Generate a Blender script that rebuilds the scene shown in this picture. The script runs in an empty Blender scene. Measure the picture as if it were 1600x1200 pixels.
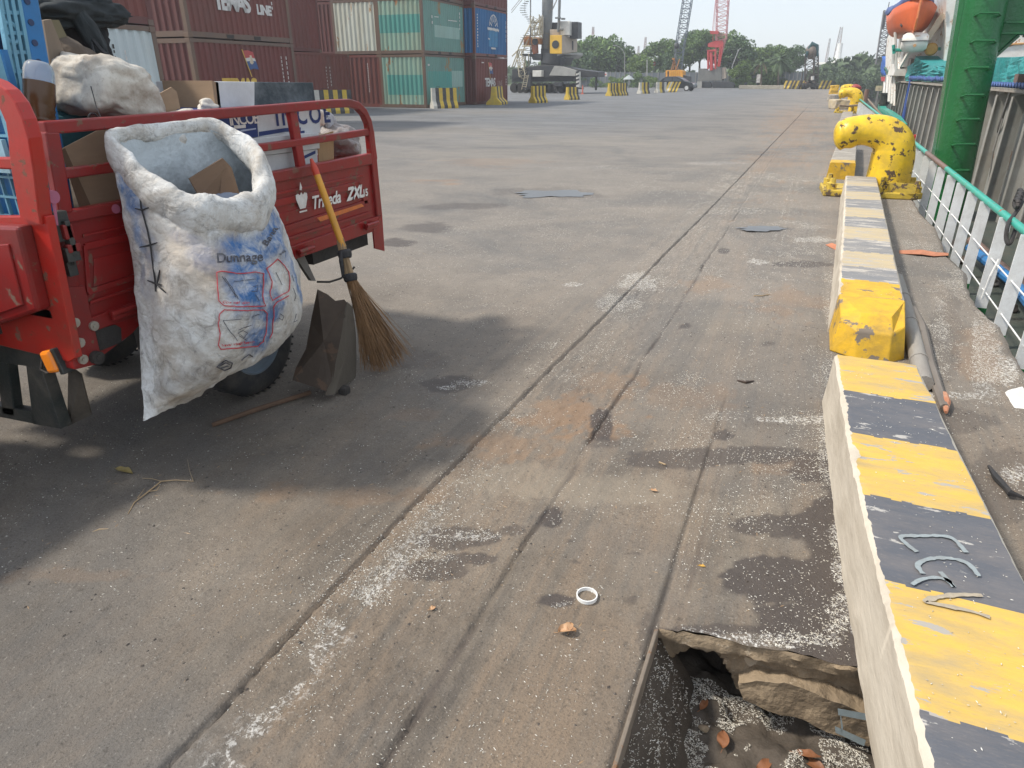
import bpy, bmesh, math, random
import numpy as np
from mathutils import Vector, Matrix, noise
R = math.radians
scn = bpy.context.scene
col = scn.collection

# ---------------------------------------------------------------- camera
FPX, HY, VX, EYE = 1067.0, 118.0, 1290.0, 1.52
PITCH = math.atan((600 - HY) / FPX)
YAW = math.atan((VX - 800) / math.hypot(FPX, 600 - HY))
cam_d = bpy.data.cameras.new("camera"); cam = bpy.data.objects.new("camera", cam_d)
col.objects.link(cam); scn.camera = cam
cam.location = (0, 0, EYE)
cam.rotation_euler = (math.pi / 2 - PITCH, 0, YAW)
cam_d.sensor_width = 36.0; cam_d.lens = FPX / 1600 * 36.0
cam_d.clip_start = 0.05; cam_d.clip_end = 3000

# ---------------------------------------------------------------- world, sun, exposure
SV = Vector((-0.70, -0.33, 1.0)).normalized()
w = bpy.data.worlds.new("World"); scn.world = w; w.use_nodes = True
nt = w.node_tree; bg = nt.nodes['Background']
sky = nt.nodes.new('ShaderNodeTexSky'); sky.sky_type = 'NISHITA'; sky.sun_disc = False
sky.sun_elevation = math.asin(SV.z); sky.sun_rotation = math.atan2(SV.x, SV.y)
sky.air_density = 1.0; sky.dust_density = 1.5; sky.ozone_density = 1.2; sky.altitude = 0
veil = nt.nodes.new('ShaderNodeMix'); veil.data_type = 'RGBA'; veil.inputs[0].default_value = .72      # thin bright overcast veil over the clear sky
nt.links.new(sky.outputs[0], veil.inputs[6]); veil.inputs[7].default_value = (4.5, 4.8, 5.15, 1)
nt.links.new(veil.outputs[2], bg.inputs[0]); bg.inputs[1].default_value = 0.15
sd = bpy.data.lights.new("sun", 'SUN'); sun = bpy.data.objects.new("sun", sd); col.objects.link(sun)
sd.energy = 2.7; sd.angle = R(6.0); sd.color = (1.0, 0.93, 0.82)
sun.rotation_euler = SV.to_track_quat('Z', 'Y').to_euler()
scn.view_settings.view_transform = 'Standard'; scn.view_settings.look = 'None'
scn.view_settings.gamma = 1.0; scn.view_settings.exposure = 0.62
scn.render.engine = 'CYCLES'

# ---------------------------------------------------------------- measuring helpers (points on real planes of the place)
_fw = Vector((-math.sin(YAW) * math.cos(PITCH), math.cos(YAW) * math.cos(PITCH), -math.sin(PITCH)))
_rt = Vector((math.cos(YAW), math.sin(YAW), 0)); _up = _rt.cross(_fw)
def ray(px, py): return _fw * FPX + _rt * (px - 800) + _up * (600 - py)
def G(px, py, z=0.0):
    d = ray(px, py); return Vector((0, 0, EYE)) + d * ((z - EYE) / d.z)
def AY(px, py, Y):
    d = ray(px, py); return Vector((0, 0, EYE)) + d * (Y / d.y)
def AX(px, py, X):
    d = ray(px, py); return Vector((0, 0, EYE)) + d * (X / d.x)

# ---------------------------------------------------------------- object helpers
def tag(o, label=None, cat=None, group=None, kind=None):
    if label: o['label'] = label
    if cat: o['category'] = cat
    if group: o['group'] = group
    if kind: o['kind'] = kind
    return o
def empty(name, loc=(0, 0, 0), rz=0.0, label=None, cat=None, group=None):
    o = bpy.data.objects.new(name, None); col.objects.link(o)
    o.location = loc; o.rotation_euler = (0, 0, rz); o.empty_display_size = .1
    return tag(o, label, cat, group)
def rootmat(p):
    while p.parent: p = p.parent
    return Matrix.Translation(p.location) @ p.rotation_euler.to_matrix().to_4x4() if p.type == 'EMPTY' or True else None
class MB:
    def __init__(s): s.v = []; s.f = []; s.m = []; s.c = 0
    def mat(s, i): s.c = i; return s
    def add(s, vs, fs):
        b = len(s.v); s.v += [tuple(x) for x in vs]
        for f in fs: s.f.append(tuple(b + i for i in f)); s.m.append(s.c)
        return s
    def box(s, lo, hi):
        x0, y0, z0 = lo; x1, y1, z1 = hi
        return s.add([(x0,y0,z0),(x1,y0,z0),(x1,y1,z0),(x0,y1,z0),(x0,y0,z1),(x1,y0,z1),(x1,y1,z1),(x0,y1,z1)],
                     [(0,3,2,1),(4,5,6,7),(0,1,5,4),(1,2,6,5),(2,3,7,6),(3,0,4,7)])
    def obox(s, c, size, rot=None):
        rm = rot.to_matrix() if hasattr(rot, 'to_matrix') else (rot or Matrix.Identity(3))
        h = Vector(size) / 2; c = Vector(c); vs = []
        for sx, sy, sz in [(-1,-1,-1),(1,-1,-1),(1,1,-1),(-1,1,-1),(-1,-1,1),(1,-1,1),(1,1,1),(-1,1,1)]:
            vs.append(c + rm @ Vector((sx*h.x, sy*h.y, sz*h.z)))
        return s.add(vs, [(0,3,2,1),(4,5,6,7),(0,1,5,4),(1,2,6,5),(2,3,7,6),(3,0,4,7)])
    def tube(s, pts, r, n=8, caps=True, flat=None):
        pts = [Vector(p) for p in pts]; k = len(pts)
        rs = r if isinstance(r, (list, tuple)) else [r] * k
        vs = []; up = None
        for i, p in enumerate(pts):
            t = (pts[min(i+1, k-1)] - pts[max(i-1, 0)]).normalized()
            if up is None:
                up = Vector((0,0,1)) if abs(t.z) < .9 else Vector((1,0,0))
            a = t.cross(up).normalized(); up = a.cross(t).normalized()
            for j in range(n):
                th = 2*math.pi*(j+.5)/n
                vs.append(p + (a*math.cos(th) + up*math.sin(th)*(flat or 1)) * rs[i])
        fs = []
        for i in range(k-1):
            for j in range(n):
                j2 = (j+1) % n; fs.append((i*n+j, i*n+j2, (i+1)*n+j2, (i+1)*n+j))
        if caps: fs.append(tuple(range(n-1, -1, -1))); fs.append(tuple((k-1)*n+j for j in range(n)))
        return s.add(vs, fs)
    def cyl(s, p0, p1, r0, r1=None, n=12): return s.tube([p0, p1], [r0, r0 if r1 is None else r1], n)
    def bar(s, p0, p1, w_, h_, upv=(0,0,1)):
        p0 = Vector(p0); p1 = Vector(p1); t = (p1-p0).normalized(); u = Vector(upv)
        a = t.cross(u).normalized()*w_/2; b = a.cross(t).normalized()*h_/2
        vs = [p0-a-b, p0+a-b, p0+a+b, p0-a+b, p1-a-b, p1+a-b, p1+a+b, p1-a+b]
        return s.add(vs, [(0,1,2,3),(7,6,5,4),(0,4,5,1),(1,5,6,2),(2,6,7,3),(3,7,4,0)])
    def prism(s, poly, vec):
        poly = [Vector(p) for p in poly]; vec = Vector(vec); n = len(poly)
        vs = poly + [p+vec for p in poly]
        fs = [tuple(range(n)), tuple(range(2*n-1, n-1, -1))]
        for i in range(n): j = (i+1) % n; fs.append((i, i+n, j+n, j))
        return s.add(vs, fs)
    def lathe(s, prof, c=(0,0,0), axis='z', n=24):
        vs = []; c = Vector(c)
        for r, h in prof:
            for j in range(n):
                a = 2*math.pi*j/n; x, y = r*math.cos(a), r*math.sin(a)
                vs.append(c + (Vector((x, y, h)) if axis == 'z' else Vector((h, x, y)) if axis == 'x' else Vector((x, h, y))))
        fs = [(i*n+j, i*n+(j+1) % n, (i+1)*n+(j+1) % n, (i+1)*n+j) for i in range(len(prof)-1) for j in range(n)]
        return s.add(vs, fs)
    def grid(s, P, closed=False):
        nr = len(P); nc = len(P[0]); vs = [q for row in P for q in row]; fs = []
        for i in range(nr-1):
            for j in range(nc if closed else nc-1):
                j2 = (j+1) % nc; fs.append((i*nc+j, i*nc+j2, (i+1)*nc+j2, (i+1)*nc+j))
        return s.add(vs, fs)
    def build(s, name, mats, parent=None, world=False, bevel=0, smooth=False, loc=None, ang=40, fixn=True):
        vs = s.v
        if world and parent is not None:
            inv = rootmat(parent).inverted(); vs = [tuple(inv @ Vector(p)) for p in vs]
        if loc is not None: vs = [(x-loc[0], y-loc[1], z-loc[2]) for x, y, z in vs]
        me = bpy.data.meshes.new(name); me.from_pydata(vs, [], s.f)
        if not isinstance(mats, (list, tuple)): mats = [mats]
        for m_ in mats: me.materials.append(m_)
        me.polygons.foreach_set('material_index', s.m)
        if fixn:
            bm = bmesh.new(); bm.from_mesh(me); bmesh.ops.recalc_face_normals(bm, faces=bm.faces); bm.to_mesh(me); bm.free()
        if smooth: me.shade_smooth(); me.set_sharp_from_angle(angle=R(ang))
        o = bpy.data.objects.new(name, me); col.objects.link(o)
        if loc is not None: o.location = loc
        if parent is not None: o.parent = parent
        if bevel:
            b = o.modifiers.new('bevel', 'BEVEL'); b.width = bevel; b.segments = 2; b.limit_method = 'ANGLE'; b.angle_limit = R(35)
        return o
def copy_tree(o, parent=None):
    c = o.copy(); col.objects.link(c)
    if parent: c.parent = parent
    for ch in [x for x in bpy.data.objects if x.parent == o]: copy_tree(ch, c)
    return c

def cr(P, t, closed=False):
    """Catmull-Rom through P (list of vectors) at t in [0, n-1] (or n if closed)"""
    n = len(P); i = int(math.floor(t)); f = t - i
    if closed: a, b, c, d = P[(i-1) % n], P[i % n], P[(i+1) % n], P[(i+2) % n]
    else:
        i = min(max(i, 0), n-2); f = t - i
        a, b, c, d = P[max(i-1, 0)], P[i], P[i+1], P[min(i+2, n-1)]
    return 0.5*((2*b) + (c-a)*f + (2*a-5*b+4*c-d)*f*f + (3*b-a-3*c+d)*f*f*f)

# value noise on numpy arrays
_rng = np.random.RandomState(5); _tab = _rng.rand(4096)
def vnoise(x, y, seed=0):
    xi = np.floor(x).astype(np.int64); yi = np.floor(y).astype(np.int64); fx = x-xi; fy = y-yi
    fx = fx*fx*(3-2*fx); fy = fy*fy*(3-2*fy)
    def h(a, b): return _tab[((a*73856093) ^ (b*19349663) ^ (seed*83492791)) & 4095]
    return (h(xi, yi)*(1-fx)+h(xi+1, yi)*fx)*(1-fy) + (h(xi, yi+1)*(1-fx)+h(xi+1, yi+1)*fx)*fy
def fbm(x, y, o=4, seed=0):
    s = 0; a = .5; t = 0
    for i in range(o): s = s + a*vnoise(x*2**i+i*17.3, y*2**i+i*9.1, seed+i); t += a; a *= .5
    return s/t

# lettering: flat glyph outlines turned into thin meshes
def glyphs(text, size=1.0, shear=0.0, bold=0.0, spacing=1.0, align='LEFT'):
    cu = bpy.data.curves.new('lettering', 'FONT'); cu.body = text; cu.size = size; cu.shear = shear
    cu.offset = bold; cu.space_character = spacing; cu.align_x = align; cu.resolution_u = 3
    o = bpy.data.objects.new('lettering', cu); col.objects.link(o)
    dg = bpy.context.evaluated_depsgraph_get(); me = o.evaluated_get(dg).to_mesh()
    vs = [tuple(v.co) for v in me.vertices]; fs = [tuple(p.vertices) for p in me.polygons]
    o.evaluated_get(dg).to_mesh_clear(); bpy.data.objects.remove(o); bpy.data.curves.remove(cu)
    return vs, fs
def put_text(mb, text, org, ux, uy, size, **k):
    vs, fs = glyphs(text, size, **k); org = Vector(org); ux = Vector(ux); uy = Vector(uy)
    mb.add([org + ux*v[0] + uy*v[1] for v in vs], fs)
def stroke(mb, pts, wd, fn, closed=False):
    """thin painted line in a 2-D pattern, mapped by fn"""
    n = len(pts); 
    for i in range(n if closed else n-1):
        a = Vector(pts[i]); b = Vector(pts[(i+1) % n]); d = (b-a); L = d.length
        if L < 1e-6: continue
        d /= L; nn = Vector((-d.y, d.x))*wd/2; a2 = a - d*wd*.4; b2 = b + d*wd*.4
        mb.add([fn(*(a2-nn)), fn(*(b2-nn)), fn(*(b2+nn)), fn(*(a2+nn))], [(0,1,2,3)])

# ---------------------------------------------------------------- materials
def newmat(name):
    m = bpy.data.materials.new(name); m.use_nodes = True; n = m.node_tree
    return m, n, n.nodes['Principled BSDF']
def N(n, t, **k):
    x = n.nodes.new(t)
    for a, b in k.items(): setattr(x, a, b)
    return x
def ramp(n, src, stops):
    r = N(n, 'ShaderNodeValToRGB'); e = r.color_ramp.elements
    while len(e) < len(stops): e.new(.5)
    for i, (p, c) in enumerate(stops):
        e[i].position = p; e[i].color = c if len(c) == 4 else (*c, 1)
    n.links.new(src, r.inputs[0]); return r.outputs[0]
def mix(n, a, b, f, mode='MIX'):
    x = N(n, 'ShaderNodeMix', data_type='RGBA', blend_type=mode)
    for s, v in ((x.inputs[0], f), (x.inputs[6], a), (x.inputs[7], b)):
        if isinstance(v, bpy.types.NodeSocket): n.links.new(v, s)
        elif isinstance(v, (int, float)): s.default_value = v
        else: s.default_value = (*v, 1) if len(v) == 3 else v
    return x.outputs[2]
def noi(n, vec, scale, detail=4, rough=.6, dist=0.0):
    x = N(n, 'ShaderNodeTexNoise'); x.inputs['Scale'].default_value = scale; x.inputs['Detail'].default_value = detail
    x.inputs['Roughness'].default_value = rough; x.inputs['Distortion'].default_value = dist
    n.links.new(vec, x.inputs['Vector']); return x.outputs[0]
def coords(n, stretch=(1,1,1), rand=True):
    tc = N(n, 'ShaderNodeTexCoord'); mp = N(n, 'ShaderNodeMapping'); mp.inputs['Scale'].default_value = stretch
    n.links.new(tc.outputs['Object'], mp.inputs['Vector'])
    if not rand: return mp.outputs[0]
    oi = N(n, 'ShaderNodeObjectInfo'); ml = N(n, 'ShaderNodeMath', operation='MULTIPLY'); ml.inputs[1].default_value = 57.0
    n.links.new(oi.outputs['Random'], ml.inputs[0])
    ad = N(n, 'ShaderNodeVectorMath', operation='ADD'); n.links.new(mp.outputs[0], ad.inputs[0]); n.links.new(ml.outputs[0], ad.inputs[1])
    return ad.outputs[0]
_mc = {}
def paint(name, c, dirt=(.12,.09,.07), da=.35, ds=4, chip=None, ca=.0, cs=6, rough=.5, bump=.1, bs=60, var=.15, stretch=(1,1,1), metal=0.0, grit=0.0, bdist=.01):
    """weathered surface: base colour, soft dirt clouds, hard-edged chips of another colour"""
    if name in _mc: return _mc[name]
    m, n, b = newmat(name); co = coords(n, stretch)
    base = mix(n, tuple(x*(1-var) for x in c), tuple(min(1, x*(1+var)) for x in c), noi(n, co, ds*2.3, 5, .65))
    f = ramp(n, noi(n, co, ds, 6, .7, .3), [(.42, (0,0,0)), (.75, (da,)*3)])
    base = mix(n, base, dirt, f)
    if grit:
        g = ramp(n, noi(n, co, 90, 3, .7), [(.55, (0,0,0)), (.7, (grit,)*3)]); base = mix(n, base, dirt, g)
    rg = None
    if chip and ca > 0:
        g = ramp(n, noi(n, co, cs, 7, .68, .2), [(.62-ca*.3, (0,0,0)), (.635-ca*.3, (1,1,1))])
        base = mix(n, base, chip, g)
        rr = N(n, 'ShaderNodeMapRange'); n.links.new(g, rr.inputs[0]); rr.inputs[3].default_value = rough; rr.inputs[4].default_value = .85
        n.links.new(rr.outputs[0], b.inputs['Roughness'])
    else: b.inputs['Roughness'].default_value = rough
    n.links.new(base, b.inputs['Base Color']); b.inputs['Metallic'].default_value = metal
    if bump:
        bp = N(n, 'ShaderNodeBump'); bp.inputs['Strength'].default_value = bump; bp.inputs['Distance'].default_value = bdist
        n.links.new(noi(n, co, bs, 5, .6), bp.inputs['Height']); n.links.new(bp.outputs[0], b.inputs['Normal'])
    _mc[name] = m; return m
def leafmat(name, c1, c2, trans=.0):
    m, n, b = newmat(name); gm = N(n, 'ShaderNodeNewGeometry')
    c = ramp(n, gm.outputs['Random Per Island'], [(0, c1), (1, c2)])
    co = coords(n); c = mix(n, c, tuple(x*.55 for x in c1), ramp(n, noi(n, co, .5, 3), [(.4, (0,0,0)), (.65, (.7,)*3)]))
    n.links.new(c, b.inputs['Base Color']); b.inputs['Roughness'].default_value = .7
    _mc[name] = m; return m
HAZE = True
# ================================================================= GROUND
EDGE = [(-6,1.30),(2,1.31),(4.4,1.30),(4.7,1.31),(5.24,1.34),(5.7,1.27),(6.2,1.30),(6.7,1.37),(7.36,1.31),(8.15,1.35),(8.77,1.39),(9.6,1.33),(11,1.36),(14,1.40),(30,1.6),(60,1.9),(112,2.3)]
def edge_x(Y): return np.interp(Y, [e[0] for e in EDGE], [e[1] for e in EDGE])
L1 = [(-6,-1.215),(0.7,-1.214),(1.9,-1.223),(3.66,-1.177),(8.56,-1.082),(28.3,-.803),(112,.3)]
def line1(Y): return np.interp(Y, [e[0] for e in L1], [e[1] for e in L1])
def blobs(X, Y, L, rough=.45, seed=3, soft=.35):
    nz = fbm(X*5.0, Y*3.0, 5, seed)-.5; nz2 = fbm(X*30, Y*22, 4, seed+9)-.5
    out = np.zeros_like(X)
    for px, py, rx, ry, s in L:
        c = G(px, py); u = G(px+rx, py)-c; v = G(px, py-ry)-c
        det = u.x*v.y-u.y*v.x; dx = X-c.x; dy = Y-c.y
        a = (dx*v.y-dy*v.x)/det; b = (u.x*dy-u.y*dx)/det
        d = np.sqrt(a*a+b*b)+nz*rough*3.2+nz2*rough*1.6
        out = np.maximum(out, np.clip((1.05-d)/soft, 0, 1)*s)
    return out
DARK = [(1245,905,110,40,1),(1320,950,80,90,1),(1310,860,60,110,.95),(1265,970,90,38,1),(1215,822,70,18,.8),(1280,825,60,26,.9),(1320,740,40,60,.9),(1120,985,110,8,.7),
        (1290,735,60,22,.8),(1180,712,120,13,.75),(1040,716,70,16,.7),(942,668,18,24,.9),(945,690,30,12,.5),(862,808,19,17,.95),(870,940,26,10,.9),
        (720,838,70,16,.7),(690,890,50,16,.7),(745,870,45,12,.75),(800,826,24,9,.6),(930,1090,8,4,.5),(985,938,12,6,.6),(900,880,10,3,.6),(890,845,9,3,.5),(995,865,6,3,.6),
        (700,600,45,14,.75),(640,560,60,20,.4),(668,355,42,7,.6),(720,322,75,5,.55),(620,378,26,7,.8),(1258,413,52,5,.75),(1130,392,10,4,.8),
        (1130,678,16,8,.8),(1012,990,18,30,.45),(1070,510,9,4,.8),(1200,537,14,4,.5),(850,300,80,7,.35),(1190,358,40,4,.7),(1500,660,70,18,.5),(1560,760,60,60,.45),(1480,520,30,60,.35),  # blobs right of the near kerb paint in its cast shadow
        (880,306,60,5,.4),(1345,1035,50,14,.9),(1110,985,70,6,.6)]
RUST = [(880,655,105,34,.8),(800,690,80,26,.6),(960,600,50,22,.5),(690,283,32,3.5,.9),(770,255,90,6,.35),(1230,470,60,26,.45),(1240,190,40,22,.45),(1200,250,40,16,.35),
        (540,775,110,16,.35),(1110,440,50,14,.4),(1530,560,30,40,.5),(1070,620,60,20,.3),(1260,730,70,12,.4),(150,900,100,12,.25),(640,650,40,8,.3)]
PALE = [(960,765,130,24,.8),(820,745,90,18,.6),(1150,880,90,40,.5),(1090,800,80,40,.35),(760,175,120,4,.35),(700,205,120,8,.4),(900,220,160,8,.35),(780,240,150,9,.3),(1150,500,60,18,.3),(1180,810,60,50,.4),(1000,900,90,60,.25)]
RICE = [(290,1165,60,30,.6),(365,1095,45,25,.55),(440,1015,40,20,.5),(500,945,40,15,.4),(1185,410,26,6,1),(893,445,18,3,1),(1010,440,50,13,.9),(965,470,40,14,.7),(740,598,40,7,.8),(700,606,25,5,1),(800,625,50,12,.5),(1240,655,85,7,1),(1150,650,40,10,.6),
        (1305,700,28,60,.8),(1320,850,20,70,.9),(1320,960,40,40,.9),(1200,1000,120,12,1),(1100,992,50,10,.8),(1280,375,60,4,.9),(720,835,80,9,.8),(690,870,60,28,.6),(650,640,40,10,.3),
        (1500,440,20,30,.6),(1540,520,30,60,.8),(1570,580,20,20,1),(1440,610,30,8,.9),(1500,618,60,6,.9),(1590,740,30,20,.9),(1470,500,20,60,.7),(1480,540,50,12,.6),(870,945,26,8,.7),(1440,380,25,10,.5),(1420,330,25,8,.4),
        (1260,395,50,5,.5),(1150,330,60,5,.5),(900,262,90,3,.6),(1120,255,60,3,.7),(870,560,60,30,.5),(830,660,50,20,.4),(1290,560,30,50,.5),(1300,480,15,60,.6)]
def masks(X, Y):
    d = blobs(X, Y, DARK, .33, 3, .10); ru = blobs(X, Y, RUST, .8, 21)*(.5+.8*fbm(X*9, Y*6, 4, 8)); p = blobs(X, Y, PALE, .6, 40)
    r = blobs(X, Y, RICE, .6, 60)
    e = np.abs(X-line1(Y)); r = np.maximum(r, np.clip((.2-np.abs(X-line1(Y)-.13))/.2, 0, 1)*np.where(X > line1(Y), 1, .25)*np.clip((2.6-Y)/.9, .25, 1)*.9*(fbm(X*6, Y*6, 3, 77) > .42))
    r = np.where(X < line1(Y)+.01, r*np.where(Y < 2.2, .18, 1), r)
    j2 = -.72+(fbm(Y*3.1, Y*0+2, 3, 5)-.5)*.03; gr = fbm(X*20, Y*4, 3, 19)
    d = np.maximum(d, np.maximum(.75*np.exp(-((X-j2)/.016)**2)*np.where(Y < 7, 1, .5), .5*np.exp(-((X-line1(Y)-.005)/.016)**2))*np.clip(gr*2.2-.35, 0, 1))
    d = np.maximum(d, .55*(np.exp(-((X+.214)/.012)**2)+np.exp(-((X+.143)/.012)**2))*np.clip(3.6-Y, 0, 1)*np.clip(gr*2.2-.3, 0, 1))
    return d, np.clip(ru, 0, 1), p, r
def gz(X, Y):
    z = (fbm(X*2.2, Y*2.2, 4, 11)-.5)*.020+(fbm(X*22, Y*22, 3, 31)-.5)*.009
    z *= np.clip(Y/.6, 0, 1)
    # broken strip between the first and second joint is rougher and lower
    z += np.where((X > line1(Y)) & (X < -.72), -.006+(fbm(X*34, Y*34, 3, 51)-.5)*.018, 0)
    z -= .016*np.exp(-((X-line1(Y)-.006)/.008)**2)
    j2 = -.72+(fbm(Y*3.1, Y*0+2, 3, 5)-.5)*.03
    z -= .019*np.exp(-((X-j2)/.009)**2)*np.where(Y < 9, 1, .4)*np.clip((fbm(Y*4+3, Y*0, 2, 15)-.25)*3, .2, 1)
    z += .003*np.exp(-((X-j2+.035)/.03)**2)*np.clip((3.5-Y), 0, 1)
    ch = (X > -.212) & (X < -.145) & (Y < 3.4); z = np.where(ch, z*.3-.007, z)
    for xx in (-.214, -.143): z -= .012*np.exp(-((X-xx)/.006)**2)*np.clip((3.6-Y), 0, 1)
    return z
LIP = 1.63
def build_ground():
    xs = list(np.arange(-3.2, -1.32, .022))+list(np.arange(-1.32, -.64, .008))+list(np.arange(-.64, -.24, .018))+[-.232,-.225,-.219,-.2135,-.208,-.2]+list(np.arange(-.194, -.12, .007))+list(np.arange(-.115, 1.36, .02))
    k = -3.2; st = .022; left = []
    while k > -900: st *= 1.09; k -= st; left.append(k)
    xs = left[::-1]+xs
    ys = [-6,-4,-2.5,-1.5,-.8,-.3,.1]; y = .35
    while y < 112: ys.append(y); y += max(.011, y*.0085)
    ys.append(112); ys = np.array(ys); i = np.argmin(np.abs(ys-LIP)); ys[i] = LIP
    xs = np.array(xs); xs[np.argmin(np.abs(xs+.2))] = -.2; xs[np.argmin(np.abs(xs-.405))] = .405
    X, Y = np.meshgrid(xs, ys); nr, nc = X.shape
    ex = edge_x(Y)+(fbm(Y*7, Y*0, 3, 2)-.5)*.03; mx = xs[-1]
    X = np.where(X > 1.0, 1.0+(X-1.0)*(ex-1.0)/(mx-1.0), X)
    Z = gz(X, Y)
    Y2 = Y+np.where((X > -.2) & (X < .41), .118*(X+.2)+(fbm(X*14, X*0+1, 3, 6)-.5)*.03*np.clip((X+.2)*8,0,1), 0)*np.clip(1-np.abs(Y-LIP)/.35, 0, 1)
    Z = np.where(X > ex-.05, Z-.02*((X-ex+.05)/.05)**2, Z)
    co = np.stack([X, Y2, Z], -1).reshape(-1, 3)
    ii, jj = np.meshgrid(np.arange(nr-1), np.arange(nc-1), indexing='ij')
    cx = (X[:-1, :-1]+X[1:, 1:])/2; cy = (Y[:-1, :-1]+Y[1:, 1:])/2
    keep = ~((cx > -.2) & (cx < .405) & (cy < LIP) & (cy > .1))
    a = (ii*nc+jj)[keep]; F = np.stack([a, a+1, a+nc+1, a+nc], -1)
    me = bpy.data.meshes.new('ground'); me.from_pydata(co.tolist(), [], F.tolist())
    d, ru, p, r = masks(X, Y2)
    at = me.color_attributes.new('wear_shade', 'FLOAT_COLOR', 'POINT')
    at.data.foreach_set('color', np.stack([d, ru, p, r], -1).astype(np.float32).ravel())
    me.shade_smooth()
    o = bpy.data.objects.new('ground', me); col.objects.link(o); tag(o, kind='structure'); return o, co, X, Y2
def ground_mat():
    m, n, b = newmat('quay concrete'); co = coords(n, rand=False)
    sx = N(n, 'ShaderNodeSeparateXYZ'); n.links.new(co, sx.inputs[0])
    base = mix(n, (.108,.088,.069), (.24,.202,.160), ramp(n, noi(n, co, 1.3, 9, .72), [(.32,(0,0,0)),(.68,(1,1,1))]))
    # dust and tyre tracks drawn out along the quay
    mq = N(n, 'ShaderNodeMapping'); mq.inputs['Scale'].default_value = (3.2, .16, 1); n.links.new(co, mq.inputs[0])
    rt = N(n, 'ShaderNodeMapRange'); rt.inputs[1].default_value = -2.4; rt.inputs[2].default_value = -.9; n.links.new(sx.outputs[0], rt.inputs[0])
    sk = noi(n, mq.outputs[0], 1.6, 9, .74, .35)
    s1 = mix(n, (0,0,0), ramp(n, sk, [(.47, (0,0,0)), (.62, (.68,)*3)]), rt.outputs[0]); base = mix(n, base, (.26,.19,.13), s1)
    s2 = mix(n, (0,0,0), ramp(n, sk, [(.36, (.6,)*3), (.46, (0,0,0))]), rt.outputs[0]); base = mix(n, base, (.085,.074,.064), s2)
    mid = N(n, 'ShaderNodeMapRange'); mid.inputs[1].default_value = 1.8; mid.inputs[2].default_value = 5.5; mid.inputs[4].default_value = .5; n.links.new(sx.outputs[1], mid.inputs[0])
    base = mix(n, base, (.30,.272,.24), mid.outputs[0])
    # farther yard: greyer, with long tyre sweeps
    far = N(n, 'ShaderNodeMapRange'); far.inputs[1].default_value = 3; far.inputs[2].default_value = 26; n.links.new(sx.outputs[1], far.inputs[0])
    mp = N(n, 'ShaderNodeMapping'); mp.inputs['Scale'].default_value = (.22, 1.5, 1); mp.inputs['Rotation'].default_value = (0, 0, R(12)); n.links.new(co, mp.inputs[0])
    st = noi(n, mp.outputs[0], 1.1, 7, .7, 1.2)
    fc = mix(n, (.105,.112,.122), (.205,.207,.208), ramp(n, st, [(.35, (0,0,0)), (.65, (1,1,1))]))
    leftish = N(n, 'ShaderNodeMapRange'); leftish.inputs[1].default_value = .2; leftish.inputs[2].default_value = -7; n.links.new(sx.outputs[0], leftish.inputs[0])
    fm = N(n, 'ShaderNodeMath', operation='MULTIPLY'); n.links.new(far.outputs[0], fm.inputs[0]); n.links.new(leftish.outputs[0], fm.inputs[1])
    base = mix(n, base, fc, fm.outputs[0])
    # blue-grey worn zones
    base = mix(n, base, (.125,.124,.122), ramp(n, noi(n, co, .42, 6, .65, .4), [(.48, (0,0,0)), (.66, (.75,)*3)]))
    # fine aggregate
    g1 = noi(n, co, 160, 3, .75)
    base = mix(n, base, (.06,.052,.045), ramp(n, g1, [(.5, (0,0,0)), (.68, (.6,)*3)]))
    base = mix(n, base, (.055,.047,.04), ramp(n, noi(n, co, 34, 6, .8), [(.57, (0,0,0)), (.66, (.6,)*3)]))
    base = mix(n, base, (.5,.47,.42), ramp(n, noi(n, co, 120, 2, .6), [(.62, (0,0,0)), (.75, (.35,)*3)]))
    # small dark spots
    vo = N(n, 'ShaderNodeTexVoronoi'); vo.inputs['Scale'].default_value = 9; n.links.new(co, vo.inputs['Vector'])
    base = mix(n, base, (.06,.05,.045), ramp(n, vo.outputs['Distance'], [(.03, (.8,)*3), (.055, (0,0,0))]))
    at = N(n, 'ShaderNodeAttribute', attribute_name='wear_shade'); sp = N(n, 'ShaderNodeSeparateColor'); n.links.new(at.outputs['Color'], sp.inputs[0])
    base = mix(n, base, (.36,.305,.23), ramp(n, sp.outputs[2], [(0, (0,0,0)), (1, (.38,)*3)]))
    base = mix(n, base, (.30,.17,.085), ramp(n, sp.outputs[1], [(0, (0,0,0)), (1, (.55,)*3)]))
    dm = ramp(n, sp.outputs[0], [(.1, (0,0,0)), (.9, (.85,)*3)])
    base = mix(n, base, (.062,.05,.045), dm)
    # spilled rice too far off to read as grains
    rf = N(n, 'ShaderNodeMapRange'); rf.inputs[1].default_value = 4; rf.inputs[2].default_value = 9; n.links.new(sx.outputs[1], rf.inputs[0])
    spk = ramp(n, noi(n, co, 26, 5, .8), [(.56, (0,0,0)), (.66, (1,1,1))])
    rr = mix(n, (0,0,0), spk, mix(n, (.22,)*3, at.outputs['Alpha'], at.outputs['Alpha']))
    rr = mix(n, (0,0,0), rr, rf.outputs[0])
    rr2 = mix(n, (0,0,0), ramp(n, noi(n, co, 60, 3, .8), [(.5, (0,0,0)), (.62, (.85,)*3)]), ramp(n, at.outputs['Alpha'], [(.55, (0,0,0)), (1, (1,1,1))]))
    base = mix(n, base, (.72,.70,.66), rr); base = mix(n, base, (.72,.70,.66), rr2)
    n.links.new(base, b.inputs['Base Color'])
    ro = mix(n, (.88,)*3, (.55,)*3, dm); n.links.new(ro, b.inputs['Roughness']); b.inputs['Specular IOR Level'].default_value = .35
    bp = N(n, 'ShaderNodeBump'); bp.inputs['Strength'].default_value = .9; bp.inputs['Distance'].default_value = .013
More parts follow.
